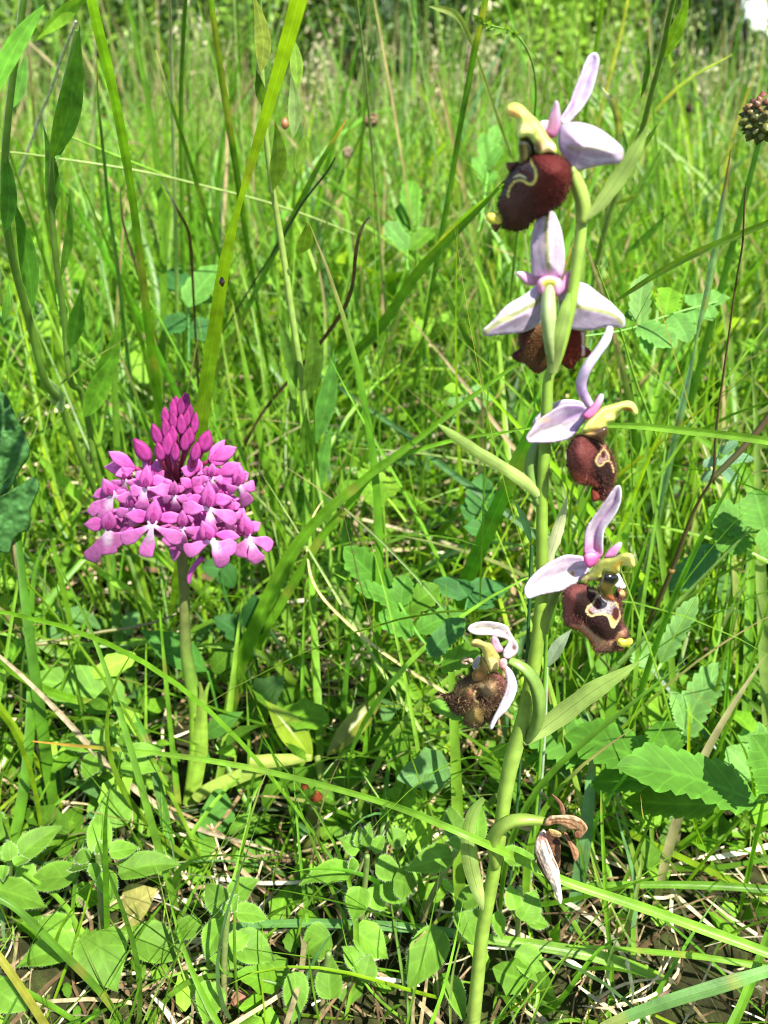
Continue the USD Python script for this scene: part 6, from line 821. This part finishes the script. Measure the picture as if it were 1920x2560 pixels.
# ================================================================== marjoram
def marjoram(label, frame, stem, z0, leaves, seed):
    """Sprigs of soft hairy ovate leaves; leaf = (base, tip, width, height above the ground of base and of tip)."""
    g = np.random.default_rng(seed); uv = px(frame, stem); z = np.linspace(z0, 0.0, len(uv)); P = at_z(uv, z); t = thing("marjoram_sprig", label, "marjoram", tuple(P[-1] * [1, 1, 0]))
    emit(t, "stem", tube(P, 0.0008, np.array([(0.17, 0.27, 0.06), (0.20, 0.16, 0.08)]), 8, 16), M_STEM)
    for i, (b, tp, w, zb, zt) in enumerate(leaves):
        B, T = at_z(px(frame, [b]), zb)[0], at_z(px(frame, [tp]), zt)[0]; L = np.linalg.norm(T - B); wm = w * kf(frame) * np.linalg.norm((B + T) / 2 - CAM) / FPX
        c = np.array((0.120, 0.255, 0.024)) * g.uniform(0.7, 1.25) + (np.array((0.02, 0.04, 0.006)) if L < 0.008 else 0)
        up = unit(np.array([0, -0.2, 1.0]) + unit(CAM - B) * 0.3 + g.normal(0, 0.22, 3)); M = leaf(B, T, wm * 0.86, up, "ovate", g.uniform(0.02, 0.16), g.uniform(0.1, 0.42), c, n=21, cols=9, seed=seed * 31 + i, edge=c * 1.35, wav=0.05)
        lf = emit(t, "leaf", M, M_HAIRY); V = M[0].reshape(21, 9, 3); rim = np.vstack([V[1:, 0], V[1:, -1]]); inn = np.vstack([V[1:, 3], V[1:, 5]]); k = np.linspace(0, 1, 3)
        pts = np.vstack([rim[:-1] * (1 - a) + rim[1:] * a for a in k]); q = np.vstack([(rim - inn)[:-1]] * 3); okh = np.linalg.norm(np.diff(rim, axis=0), axis=1) < 0.004; okh = np.tile(okh, 3)
        emit(lf, "leaf_hair", hairs(pts[okh], unit(q[okh]), 0.00065, 0.00003, (0.40, 0.50, 0.28), seed + i, 0.35), M_STEM, smooth=False, kind="stuff")
    return t
marjoram("marjoram sprig with a very large sunlit lower leaf at bottom left", "G", [(425, 745), (432, 900), (440, 1060), (432, 1150)], 0.046, [((500, 640), (482, 468), 145, .030, .036), ((430, 760), (432, 565), 110, .036, .040), ((330, 850), (95, 895), 135, .028, .022), ((510, 840), (788, 800), 125, .032, .030), ((470, 820), (478, 955), 125, .040, .032), ((430, 745), (430, 690), 46, .046, .050), ((395, 765), (318, 775), 66, .044, .042), ((470, 745), (600, 725), 88, .043, .040), ((390, 800), (292, 822), 66, .043, .038), ((415, 790), (412, 868), 58, .045, .040), ((420, 1085), (510, 1350), 225, .020, .012), ((575, 1100), (815, 1190), 180, .016, .010), ((345, 1170), (70, 1245), 155, .014, .008), ((300, 1090), (150, 1060), 120, .012, .010)], 1)
marjoram("marjoram sprig cut by the left edge with a big rounded front leaf", "G", [(50, 760), (30, 900), (10, 1100)], 0.04, [((85, 760), (268, 632), 115, .034, .036), ((45, 780), (32, 690), 66, .042, .046), ((60, 800), (132, 775), 58, .042, .040), ((20, 800), (10, 870), 60, .040, .036), ((-40, 900), (208, 985), 165, .032, .024), ((-10, 700), (-40, 560), 90, .03, .03), ((-30, 1330), (120, 1430), 130, .02, .016), ((100, 800), (150, 900), 90, .026, .022)], 2)
marjoram("marjoram sprig with broad leaves between the two orchids' feet at the bottom", "G", [(985, 985), (972, 1150), (968, 1320), (975, 1500)], 0.045, [((975, 1000), (885, 880), 115, .038, .040), ((995, 960), (1120, 862), 120, .038, .042), ((1000, 1000), (1030, 925), 52, .045, .049), ((1015, 1010), (1160, 1035), 98, .042, .038), ((965, 1050), (888, 1208), 125, .034, .026), ((1005, 1120), (1192, 1212), 150, .026, .020), ((870, 1085), (738, 1108), 110, .024, .020), ((985, 1000), (970, 960), 40, .045, .048), ((935, 1310), (885, 1490), 140, .018, .010), ((990, 1150), (1080, 1090), 90, .026, .026), ((960, 1180), (1050, 1240), 90, .02, .016)], 3)
marjoram("marjoram sprig standing left of the bee orchid stem, above the low arching blade", "G", [(1585, 760), (1575, 900), (1560, 1050), (1550, 1150)], 0.05, [((1520, 840), (1292, 888), 130, .040, .036), ((1555, 890), (1525, 1045), 112, .040, .030), ((1550, 740), (1466, 690), 98, .046, .048), ((1580, 720), (1598, 612), 58, .050, .055), ((1610, 740), (1660, 670), 76, .048, .050), ((1560, 720), (1548, 632), 68, .048, .053), ((1620, 800), (1740, 850), 116, .042, .038), ((1640, 880), (1790, 915), 150, .034, .026), ((1545, 780), (1505, 830), 60, .046, .042), ((1430, 1100), (1305, 1195), 150, .020, .014), ((1530, 1080), (1680, 1205), 165, .022, .014), ((1590, 900), (1660, 1000), 110, .03, .024)], 4)
marjoram("smaller marjoram sprig in the shade beside the long pale low blade at left", "G", [(455, 260), (450, 380), (440, 520)], 0.05, [((470, 285), (240, 280), 92, .044, .040), ((445, 270), (420, 200), 68, .05, .054), ((420, 320), (365, 435), 92, .042, .034), ((520, 375), (705, 392), 92, .038, .034), ((545, 310), (715, 292), 72, .044, .042), ((490, 250), (530, 170), 60, .05, .054), ((470, 300), (540, 340), 60, .046, .042)], 5)
marjoram("marjoram sprig right behind the bee orchid's lower stem", "H", [(585, 900), (580, 1050), (575, 1250)], 0.045, [((595, 1040), (660, 905), 120, .036, .040), ((600, 1030), (712, 1062), 96, .036, .032), ((470, 1010), (512, 1130), 76, .03, .02), ((570, 1170), (690, 1315), 130, .018, .010), ((430, 920), (300, 1000), 110, .034, .030), ((340, 970), (400, 1160), 130, .028, .018), ((570, 990), (540, 880), 80, .04, .045), ((520, 780), (650, 770), 110, .045, .042)], 6)
marjoram("marjoram leaves with insect holes left of the bee orchid's lowest bract", "H", [(330, 700), (250, 850), (180, 1000), (160, 1150)], 0.055, [((300, 760), (92, 825), 130, .048, .044), ((320, 690), (285, 545), 120, .055, .058), ((330, 720), (270, 700), 60, .055, .056), ((410, 700), (425, 540), 86, .05, .054), ((40, 860), (140, 890), 140, .04, .034), ((255, 1080), (100, 1345), 170, .022, .010), ((20, 700), (100, 665), 100, .044, .044), ((250, 880), (300, 920), 60, .04, .036), ((270, 1280), (350, 1480), 110, .014, .006)], 7)
marjoram("dark marjoram leaf pair at the bottom centre edge", "G", [(1420, 1180), (1400, 1300), (1390, 1450)], 0.03, [((1430, 1380), (1430, 1185), 125, .016, .022), ((1270, 1260), (1262, 1490), 115, .024, .014), ((1560, 1300), (1600, 1180), 110, .016, .02), ((1560, 1250), (1480, 1150), 90, .018, .02)], 8)
# ================================================================== the meadow itself: what nobody could count
MS = 4
MASK = np.full((2560 // MS, 1920 // MS), 0.0)      # grass nearer than this would hang in front of a flower
my, mx_ = np.mgrid[0:2560 // MS, 0:1920 // MS] * MS + MS / 2
for poly, d in KEEP:
    x0, y0, x1, y1 = np.array(poly.buffer(4).bounds) / MS; x0, y0, x1, y1 = max(int(x0), 0), max(int(y0), 0), min(int(x1) + 1, MASK.shape[1]), min(int(y1) + 1, MASK.shape[0])
    if x1 <= x0 or y1 <= y0: continue
    s = (slice(y0, y1), slice(x0, x1)); inn = shapely.contains_xy(poly.buffer(4), mx_[s].ravel(), my[s].ravel()).reshape(my[s].shape); MASK[s] = np.where(inn, np.maximum(MASK[s], d), MASK[s])
def hidden_ok(V, n_per):
    """True for each piece none of whose points would hang in front of a flower."""
    u, v, d = project(V.reshape(-1, 3)); i, j = np.clip((v / MS).astype(int), 0, MASK.shape[0] - 1), np.clip((u / MS).astype(int), 0, MASK.shape[1] - 1)
    bad = (d > 0.01) & (u >= 0) & (u < 1920) & (v >= 0) & (v < 2560) & (d < MASK[i, j]); return ~bad.reshape(-1, n_per).any(1)
def meadow(n, yr, L, W, lean, curl, nseg, seed, palette, across=3, near_limit=30.0, xpad=1.12, dry_tip=0.25, ybias=1.0, base_fn=None, zmin=0.0015, density=True, tall=None):
    g = np.random.default_rng(seed); f = g.uniform(0, 1, n)
    y = (yr[0] ** ybias + f * (yr[1] ** ybias - yr[0] ** ybias)) ** (1 / ybias)
    half = xpad * (0.43 * (y + 0.25) + 0.05); x = g.uniform(-1, 1, n) * half
    if density:
        okd = meshkit.noise(np.stack([x * 9 / (0.5 + 0.3 * y), y * 9 / (0.5 + 0.3 * y), 0 * x], -1), seed) > g.uniform(0.0, 0.62, n); x, y = x[okd], y[okd]; n = len(x)
    Lh = g.uniform(*L, n) * g.uniform(0.75, 1.1, n) * (1 - 0.5 * np.clip((y - 0.9) / 1.6, 0, 1) * (L[1] < 0.31)); Wd = g.uniform(*W, n); az = g.uniform(0, 2 * np.pi, n)
    th0 = np.abs(g.normal(lean[0], lean[1], n)); cu = g.normal(curl[0], curl[1], n); tw = g.uniform(-1.2, 1.2, n)
    t = np.linspace(0, 1, nseg + 1); th = th0[:, None] + cu[:, None] * t[None] ** 1.6; mid = (th[:, 1:] + th[:, :-1]) / 2; ds = Lh[:, None] / nseg
    hx = np.c_[np.zeros(n), np.cumsum(np.sin(mid) * ds, 1)]; hz = np.c_[np.zeros(n), np.cumsum(np.cos(mid) * ds, 1)]
    wob = g.normal(0, 0.05, (n, 1)) * Lh[:, None] * np.sin(np.pi * t * g.uniform(0.6, 1.6, (n, 1)))
    ca, sa = np.cos(az)[:, None], np.sin(az)[:, None]; P = np.stack([x[:, None] + hx * ca - wob * sa, y[:, None] + hx * sa + wob * ca, np.maximum(hz, zmin + 0 * hz)], -1)
    T = unit(np.gradient(P, axis=1)); S0 = np.stack([-sa + 0 * hx, ca + 0 * hx, 0 * hx], -1); N0 = np.cross(T, S0); twt = tw[:, None] * (0.4 + t[None]); S = S0 * np.cos(twt)[..., None] + N0 * np.sin(twt)[..., None]; N = unit(np.cross(T, S))
    prof = np.minimum(1, 0.5 + 2.2 * t) * (1 - t ** 2.4) ** 0.85 + 0.012; w = Wd[:, None] * prof[None] / 2
    s = np.linspace(-1, 1, across); V = P[:, :, None] + w[..., None, None] * (s[None, None, :, None] * S[:, :, None] + 0.38 * np.abs(s)[None, None, :, None] * N[:, :, None] * (1 if across > 2 else 0))
    npv = (nseg + 1) * across; okb = hidden_ok(V, npv)
    d = (V.reshape(n, npv, 3) - CAM) @ FWD; u, v, dd = project(V.reshape(-1, 3)); dd = dd.reshape(n, npv); wpx = Wd / np.maximum(dd.min(1), 1e-3) * FPX; okb &= ((wpx < near_limit) & (dd.min(1) > 0.10))
    cs = np.array([col(c) for c, _ in palette]); pr = np.array([p for _, p in palette], float); pick = g.choice(len(cs), n, p=pr / pr.sum()); c = cs[pick] * g.uniform(0.78, 1.28, (n, 1)) * (1 + g.normal(0, 0.07, (n, 3)))
    C = np.repeat(c[:, None], nseg + 1, 1); dt = (g.uniform(0, 1, n) < dry_tip); k = (dt[:, None] * np.clip((t[None] - g.uniform(0.55, 0.95, (n, 1))) / 0.2, 0, 1))[..., None]; C = C * (1 - k) + np.array([0.40, 0.31, 0.14]) * k
    C = C * (0.92 + 0.08 * t[None, :, None]) + np.array([0.05, 0.04, 0.005]) * ((1 - t[None, :, None]) ** 3) * 0.5
    C = np.repeat(C[:, :, None], across, 2)
    V, C = V[okb].reshape(-1, 3), C[okb].reshape(-1, 3); m = int(okb.sum())
    i, j = np.meshgrid(np.arange(nseg), np.arange(across - 1), indexing="ij"); a = (i * across + j).ravel(); f1 = np.vstack([np.stack([a, a + 1, a + across + 1], 1), np.stack([a, a + across + 1, a + across], 1)])
    F = (np.arange(m)[:, None, None] * npv + f1[None]).reshape(-1, 3); return V, F, C, None
NEAR = [("g", 4), ("d", 1.6), ("l", 3.2), ("y", 1.3), ("b", 0.7), ("p", 0.9), ("s", 0.3)]
MIDP = [("g", 4), ("l", 4), ("y", 1.6), ("d", 0.8), ("b", 0.6), ("p", 1.6), ("s", 0.5), ("m", 0.3)]
FARP = [("l", 3), ("g", 3), ("y", 1.8), ("p", 3.2), ("b", 0.8), ("s", 0.9), ("m", 0.8)]
TOPS = {}
def stuff(name, label, cat, mesh, m=None, smooth=True):
    e = emit(None, name, mesh, m or M_FILL, smooth=smooth, kind="stuff"); tag(stage.GetPrimAtPath(e.path), label, cat); return e
near_ = join([meadow(380, (0.115, 0.30), (0.04, 0.10), (0.0010, 0.0022), (0.6, 0.35), (0.4, 0.5), 10, 62, [("g", 4), ("l", 2), ("d", 1.5)], near_limit=22), meadow(330, (0.30, 0.75), (0.14, 0.30), (0.0028, 0.0050), (0.25, 0.2), (0.45, 0.4), 14, 63, [("g", 4), ("d", 2), ("l", 2)], near_limit=32),
              meadow(3000, (0.19, 0.9), (0.07, 0.21), (0.0009, 0.0024), (0.35, 0.3), (0.4, 0.5), 12, 18, [("l", 5), ("g", 4), ("y", 1.6), ("p", 1)], near_limit=20),
              meadow(2000, (0.115, 0.42), (0.02, 0.075), (0.0005, 0.0013), (0.7, 0.4), (0.5, 0.6), 9, 19, NEAR, near_limit=16),
              meadow(1500, (0.17, 0.75), (0.07, 0.20), (0.0016, 0.0046), (0.38, 0.35), (0.5, 0.6), 14, 21, NEAR, near_limit=34),
              meadow(900, (0.19, 0.75), (0.10, 0.26), (0.0012, 0.0036), (0.9, 0.35), (0.3, 0.4), 14, 22, NEAR, near_limit=28),
              meadow(700, (0.15, 0.45), (0.03, 0.09), (0.0008, 0.0022), (0.6, 0.4), (0.5, 0.6), 9, 23, NEAR, near_limit=22)])
stuff("meadow_grass", "dense sunlit green meadow grass around and behind the two orchids", "grass", near_)
midg = join([meadow(11500, (0.6, 2.6), (0.10, 0.30), (0.0024, 0.0054), (0.34, 0.3), (0.6, 0.55), 8, 24, MIDP, near_limit=20),
             meadow(3500, (0.6, 2.6), (0.12, 0.26), (0.0018, 0.0040), (0.9, 0.35), (0.3, 0.4), 8, 25, MIDP, near_limit=20)])
stuff("middle_meadow_grass", "bright meadow grass in the middle distance", "grass", midg)
farg = join([meadow(24000, (2.4, 6.5), (0.07, 0.17), (0.004, 0.009), (0.24, 0.22), (0.5, 0.5), 5, 26, FARP, across=2, ybias=1.6)])
stuff("distant_meadow_grass", "hazy yellow-green grass reaching to the shrubs at the wood's edge", "grass", farg)
tallg = join([meadow(420, (0.40, 1.3), (0.15, 0.34), (0.0030, 0.0062), (0.24, 0.16), (0.45, 0.4), 14, 60, [("g", 4), ("d", 2.2), ("l", 2.5), ("p", 1)], near_limit=26),
              meadow(70, (0.36, 0.9), (0.26, 0.44), (0.0012, 0.0026), (0.10, 0.09), (0.15, 0.15), 14, 27, [("p", 3), ("l", 2), ("g", 3), ("s", 0.6), ("b", 1)], near_limit=11, density=False),
              meadow(420, (0.8, 2.6), (0.26, 0.50), (0.0014, 0.0032), (0.10, 0.09), (0.18, 0.18), 12, 28, [("p", 4), ("l", 3), ("g", 1.5), ("s", 1.0), ("b", 1)], near_limit=9, density=False),
              meadow(700, (2.0, 4.0), (0.24, 0.44), (0.0028, 0.0055), (0.10, 0.09), (0.2, 0.2), 8, 29, [("p", 3), ("l", 2), ("g", 2), ("s", 1.6), ("m", 1)], near_limit=8, density=False, across=2)])
stuff("tall_grass_stalks", "tall thin pale grass stalks rising above the meadow", "grass", tallg)
# flowering heads: each stalk with nodding spikelets
def panicles(n, yr, seed, zr):
    g = np.random.default_rng(seed); out = []
    for i in range(n):
        y = g.uniform(*yr); x = (g.uniform(-0.15, 1) if g.uniform() < 0.72 else g.uniform(-1, 1)) * 1.1 * (0.43 * (y + 0.25)); h = g.uniform(*zr) * (0.9 + 0.02 * y); az = g.uniform(0, 6.28); ln = g.uniform(0.02, 0.14) * h; top = np.array([x + ln * math.cos(az), y + ln * math.sin(az), h])
        c = np.array([(0.50, 0.43, 0.27), (0.42, 0.36, 0.22), (0.52, 0.50, 0.30), (0.34, 0.42, 0.15)][g.integers(0, 4)]) * g.uniform(0.8, 1.2); wd = 0.0007 + 0.0003 * y
        stalk_ = tube([(x, y, 0), (x + ln * 0.25 * math.cos(az), y + ln * .25 * math.sin(az), h * 0.55), top], [wd, wd * 0.8, wd * 0.5], (0.20, 0.27, 0.08), 3, 7, cap=False); bits = [stalk_]; okp = hidden_ok(np.vstack([stalk_[0], stalk_[0] + [0, 0, 0.01]]), 2 * len(stalk_[0]))[0]
        if not okp: continue
        H = g.uniform(0.05, 0.10) * (1 + 0.03 * y); nod = g.uniform(0.1, 0.9); nb = 20
        k = np.arange(nb) / nb; a = np.arange(nb) * 2.4 + g.uniform(0, 6); rr = H * 0.26 * np.sin(np.pi * (0.12 + 0.85 * (1 - k))) * g.uniform(0.5, 1.3, nb); q0 = top - np.array([0, 0, 1.0]) * (H * 0.75 * (1 - k))[:, None] + np.array([math.cos(az), math.sin(az), 0]) * (nod * H * 0.4 * k ** 2)[:, None]
        q = q0 + np.stack([rr * np.cos(a), rr * np.sin(a), -rr * nod * 0.8], 1); dv = unit(np.stack([np.cos(a) * 0.5, np.sin(a) * 0.3, g.uniform(-1.2, 0.5, nb) - nod * 0.6], 1)); L = (0.007 + 0.0022 * y) * g.uniform(0.7, 1.3, nb)[:, None]; s = unit(np.cross(dv, g.normal(0, 1, (nb, 3)))) * L * 0.17; s2 = np.cross(dv, s)
        V = np.stack([q, q + dv * L * 0.45 + s, q + dv * L, q + dv * L * 0.45 - s, q + dv * L * 0.45 + s2, q + dv * L * 0.45 - s2], 1).reshape(-1, 3); b = np.arange(nb)[:, None] * 6; F = np.vstack([b + f for f in ([0, 1, 2], [0, 2, 3], [0, 4, 2], [0, 2, 5])])
        bits.append((V, F, np.repeat(c * g.uniform(0.75, 1.3, (nb, 1)), 6, 0), None))
        e = unit(np.cross(q - q0, [0, 0.3, 1.0])) * wd * 0.35; V = np.stack([q0 - e, q0 + e, q], 1).reshape(-1, 3); bits.append((V, np.arange(3 * nb).reshape(-1, 3), np.broadcast_to(c * 0.8, (3 * nb, 3)), None)); out.append(join(bits))
    return join(out)
stuff("flowering_grass_heads", "pale brownish nodding grass flower heads in front of the dark wood", "grass", join([panicles(40, (1.0, 2.4), 31, (0.20, 0.36)), panicles(70, (1.8, 3.9), 32, (0.18, 0.36))]), M_STRAW, smooth=False)
# dry straw on the ground
def straw(n, yr, seed, L, W, zr, pal):
    g = np.random.default_rng(seed); y = g.uniform(*yr, n); x = g.uniform(-1, 1, n) * (0.43 * (y + 0.25) + 0.05); az = g.uniform(0, np.pi, n); ln = g.uniform(*L, n); z = g.uniform(*zr, n) ** 1.0; t = np.linspace(-0.5, 0.5, 7); bend = g.normal(0, 0.12, (n, 1)); tilt = g.normal(0, 0.10, (n, 1))
    d = np.stack([np.cos(az), np.sin(az), 0 * az], 1)[:, None]; e = np.stack([-np.sin(az), np.cos(az), 0 * az], 1)[:, None]; P = np.stack([x, y, z], 1)[:, None] + d * (t[None] * ln[:, None])[..., None] + e * (bend * ln[:, None] * (4 * t[None] ** 2))[..., None]
    P[..., 2] += tilt * t[None] * ln[:, None] + g.normal(0, 0.06, (n, 1)) * ln[:, None] * (1 - 4 * t[None] ** 2); P[..., 2] = np.maximum(P[..., 2], 0.0012)
    tw = g.uniform(0, 3.14, n)[:, None, None]; up = np.array([0, 0, 1.0]); S = e * np.cos(tw) + up * np.sin(tw); w = g.uniform(*W, n)[:, None] * np.array([0.6, .95, 1, 1, 1, .9, .4])[None] / 2
    V = np.stack([P - S * w[..., None], P + S * w[..., None]], 2); okb = hidden_ok(V, 14); V = V[okb].reshape(-1, 3); m = int(okb.sum()); a = np.arange(6) * 2; f1 = np.vstack([np.stack([a, a + 1, a + 3], 1), np.stack([a, a + 3, a + 2], 1)]); F = (np.arange(m)[:, None, None] * 14 + f1[None]).reshape(-1, 3)
    cs = np.array(pal); c = cs[g.integers(0, len(cs), m)] * g.uniform(0.6, 1.25, (m, 1)); return V, F, np.repeat(c, 14, 0), None
STR = [(0.58, 0.50, 0.31), (0.48, 0.38, 0.21), (0.60, 0.54, 0.38), (0.24, 0.16, 0.08), (0.33, 0.27, 0.13), (0.14, 0.09, 0.045)]
stuff("dry_straw_litter", "beige dry straw and dead grass lying on the soil under the plants", "straw", join([straw(2700, (0.10, 0.42), 41, (0.012, 0.06), (0.0004, 0.0013), (0.001, 0.012), STR), straw(1400, (0.35, 0.9), 42, (0.03, 0.12), (0.0010, 0.0026), (0.002, 0.05), STR), straw(110, (0.15, 0.4), 43, (0.03, 0.08), (0.0010, 0.0017), (0.003, 0.014), STR)]), M_STRAW)
# low leafy ground cover
def ground_leaves(n, yr, seed, L, z, pal, ybias=1.0, asp=(0.4, 0.75)):
    g = np.random.default_rng(seed); f = g.uniform(0, 1, n); y = (yr[0] ** ybias + f * (yr[1] ** ybias - yr[0] ** ybias)) ** (1 / ybias); x = g.uniform(-1, 1, n) * 1.1 * (0.43 * (y + 0.25)); okd = meshkit.noise(np.stack([x * 14 / (0.4 + y), y * 14 / (0.4 + y), 0 * x], -1), seed) > g.uniform(0.25, 0.7, n); x, y = x[okd], y[okd]; n = len(x)
    az = g.uniform(0, 6.28, n); el = g.normal(0.25, 0.45, n); ln = g.uniform(*L, n); d = np.stack([np.cos(az) * np.cos(el), np.sin(az) * np.cos(el), np.sin(el)], 1); up = unit(np.stack([g.normal(0, .35, n), g.normal(-.15, .35, n), np.ones(n)], 1)); s = unit(np.cross(d, up)); nn = np.cross(s, d); b = np.stack([x, y, g.uniform(*z, n) * g.uniform(0.3, 1, n)], 1); w = ln * g.uniform(*asp, n) / 2
    t = np.linspace(0, 1, 7); tooth = np.array([1, 1.12, 0.9, 1.12, 0.88, 1.1, 1]); pr = np.sin(np.pi * np.clip(t, 0.02, 0.985) ** 0.8) ** 0.8 * tooth; P = b[:, None] + d[:, None] * (t[None] * ln[:, None])[..., None] + nn[:, None] * (0.1 * ln[:, None] * 4 * t * (1 - t))[..., None]
    V = np.stack([P - s[:, None] * (w[:, None] * pr)[..., None] + nn[:, None] * (w[:, None] * pr * 0.25)[..., None], P, P + s[:, None] * (w[:, None] * pr)[..., None] + nn[:, None] * (w[:, None] * pr * 0.25)[..., None]], 2); V[..., 2] = np.maximum(V[..., 2], 0.002)
    okb = hidden_ok(V, 21); V = V[okb].reshape(-1, 3); m = int(okb.sum()); i, j = np.meshgrid(np.arange(6), np.arange(2), indexing="ij"); a = (i * 3 + j).ravel(); f1 = np.vstack([np.stack([a, a + 1, a + 4], 1), np.stack([a, a + 4, a + 3], 1)]); F = (np.arange(m)[:, None, None] * 21 + f1[None]).reshape(-1, 3)
    cs = np.array([col(c) for c in pal]); c = cs[g.integers(0, len(cs), m)] * g.uniform(0.75, 1.25, (m, 1)); return V, F, np.repeat(c, 21, 0), np.tile(np.stack([np.repeat(t, 3), np.tile([0, .5, 1], 7)], 1), (m, 1))
stuff("ground_cover_leaves", "small leafy herbs covering the ground between the grass blades", "herbs", join([ground_leaves(1000, (0.11, 0.36), 49, (0.004, 0.011), (0.002, 0.014), ["g", "l", "d", (0.12, 0.26, 0.025)], asp=(0.45, 0.9)), ground_leaves(900, (0.11, 0.36), 50, (0.005, 0.013), (0.002, 0.02), ["g", "l", (0.12, 0.26, 0.025), "d"], asp=(0.5, 0.9)), ground_leaves(2600, (0.2, 0.75), 51, (0.008, 0.022), (0.004, 0.05), ["g", "d", "d", (0.10, 0.22, 0.06), "l"]), ground_leaves(15000, (0.5, 3.2), 52, (0.014, 0.040), (0.01, 0.11), ["g", "l", "g", "d", (0.11, 0.24, 0.05), "y"])]), M_HERB)
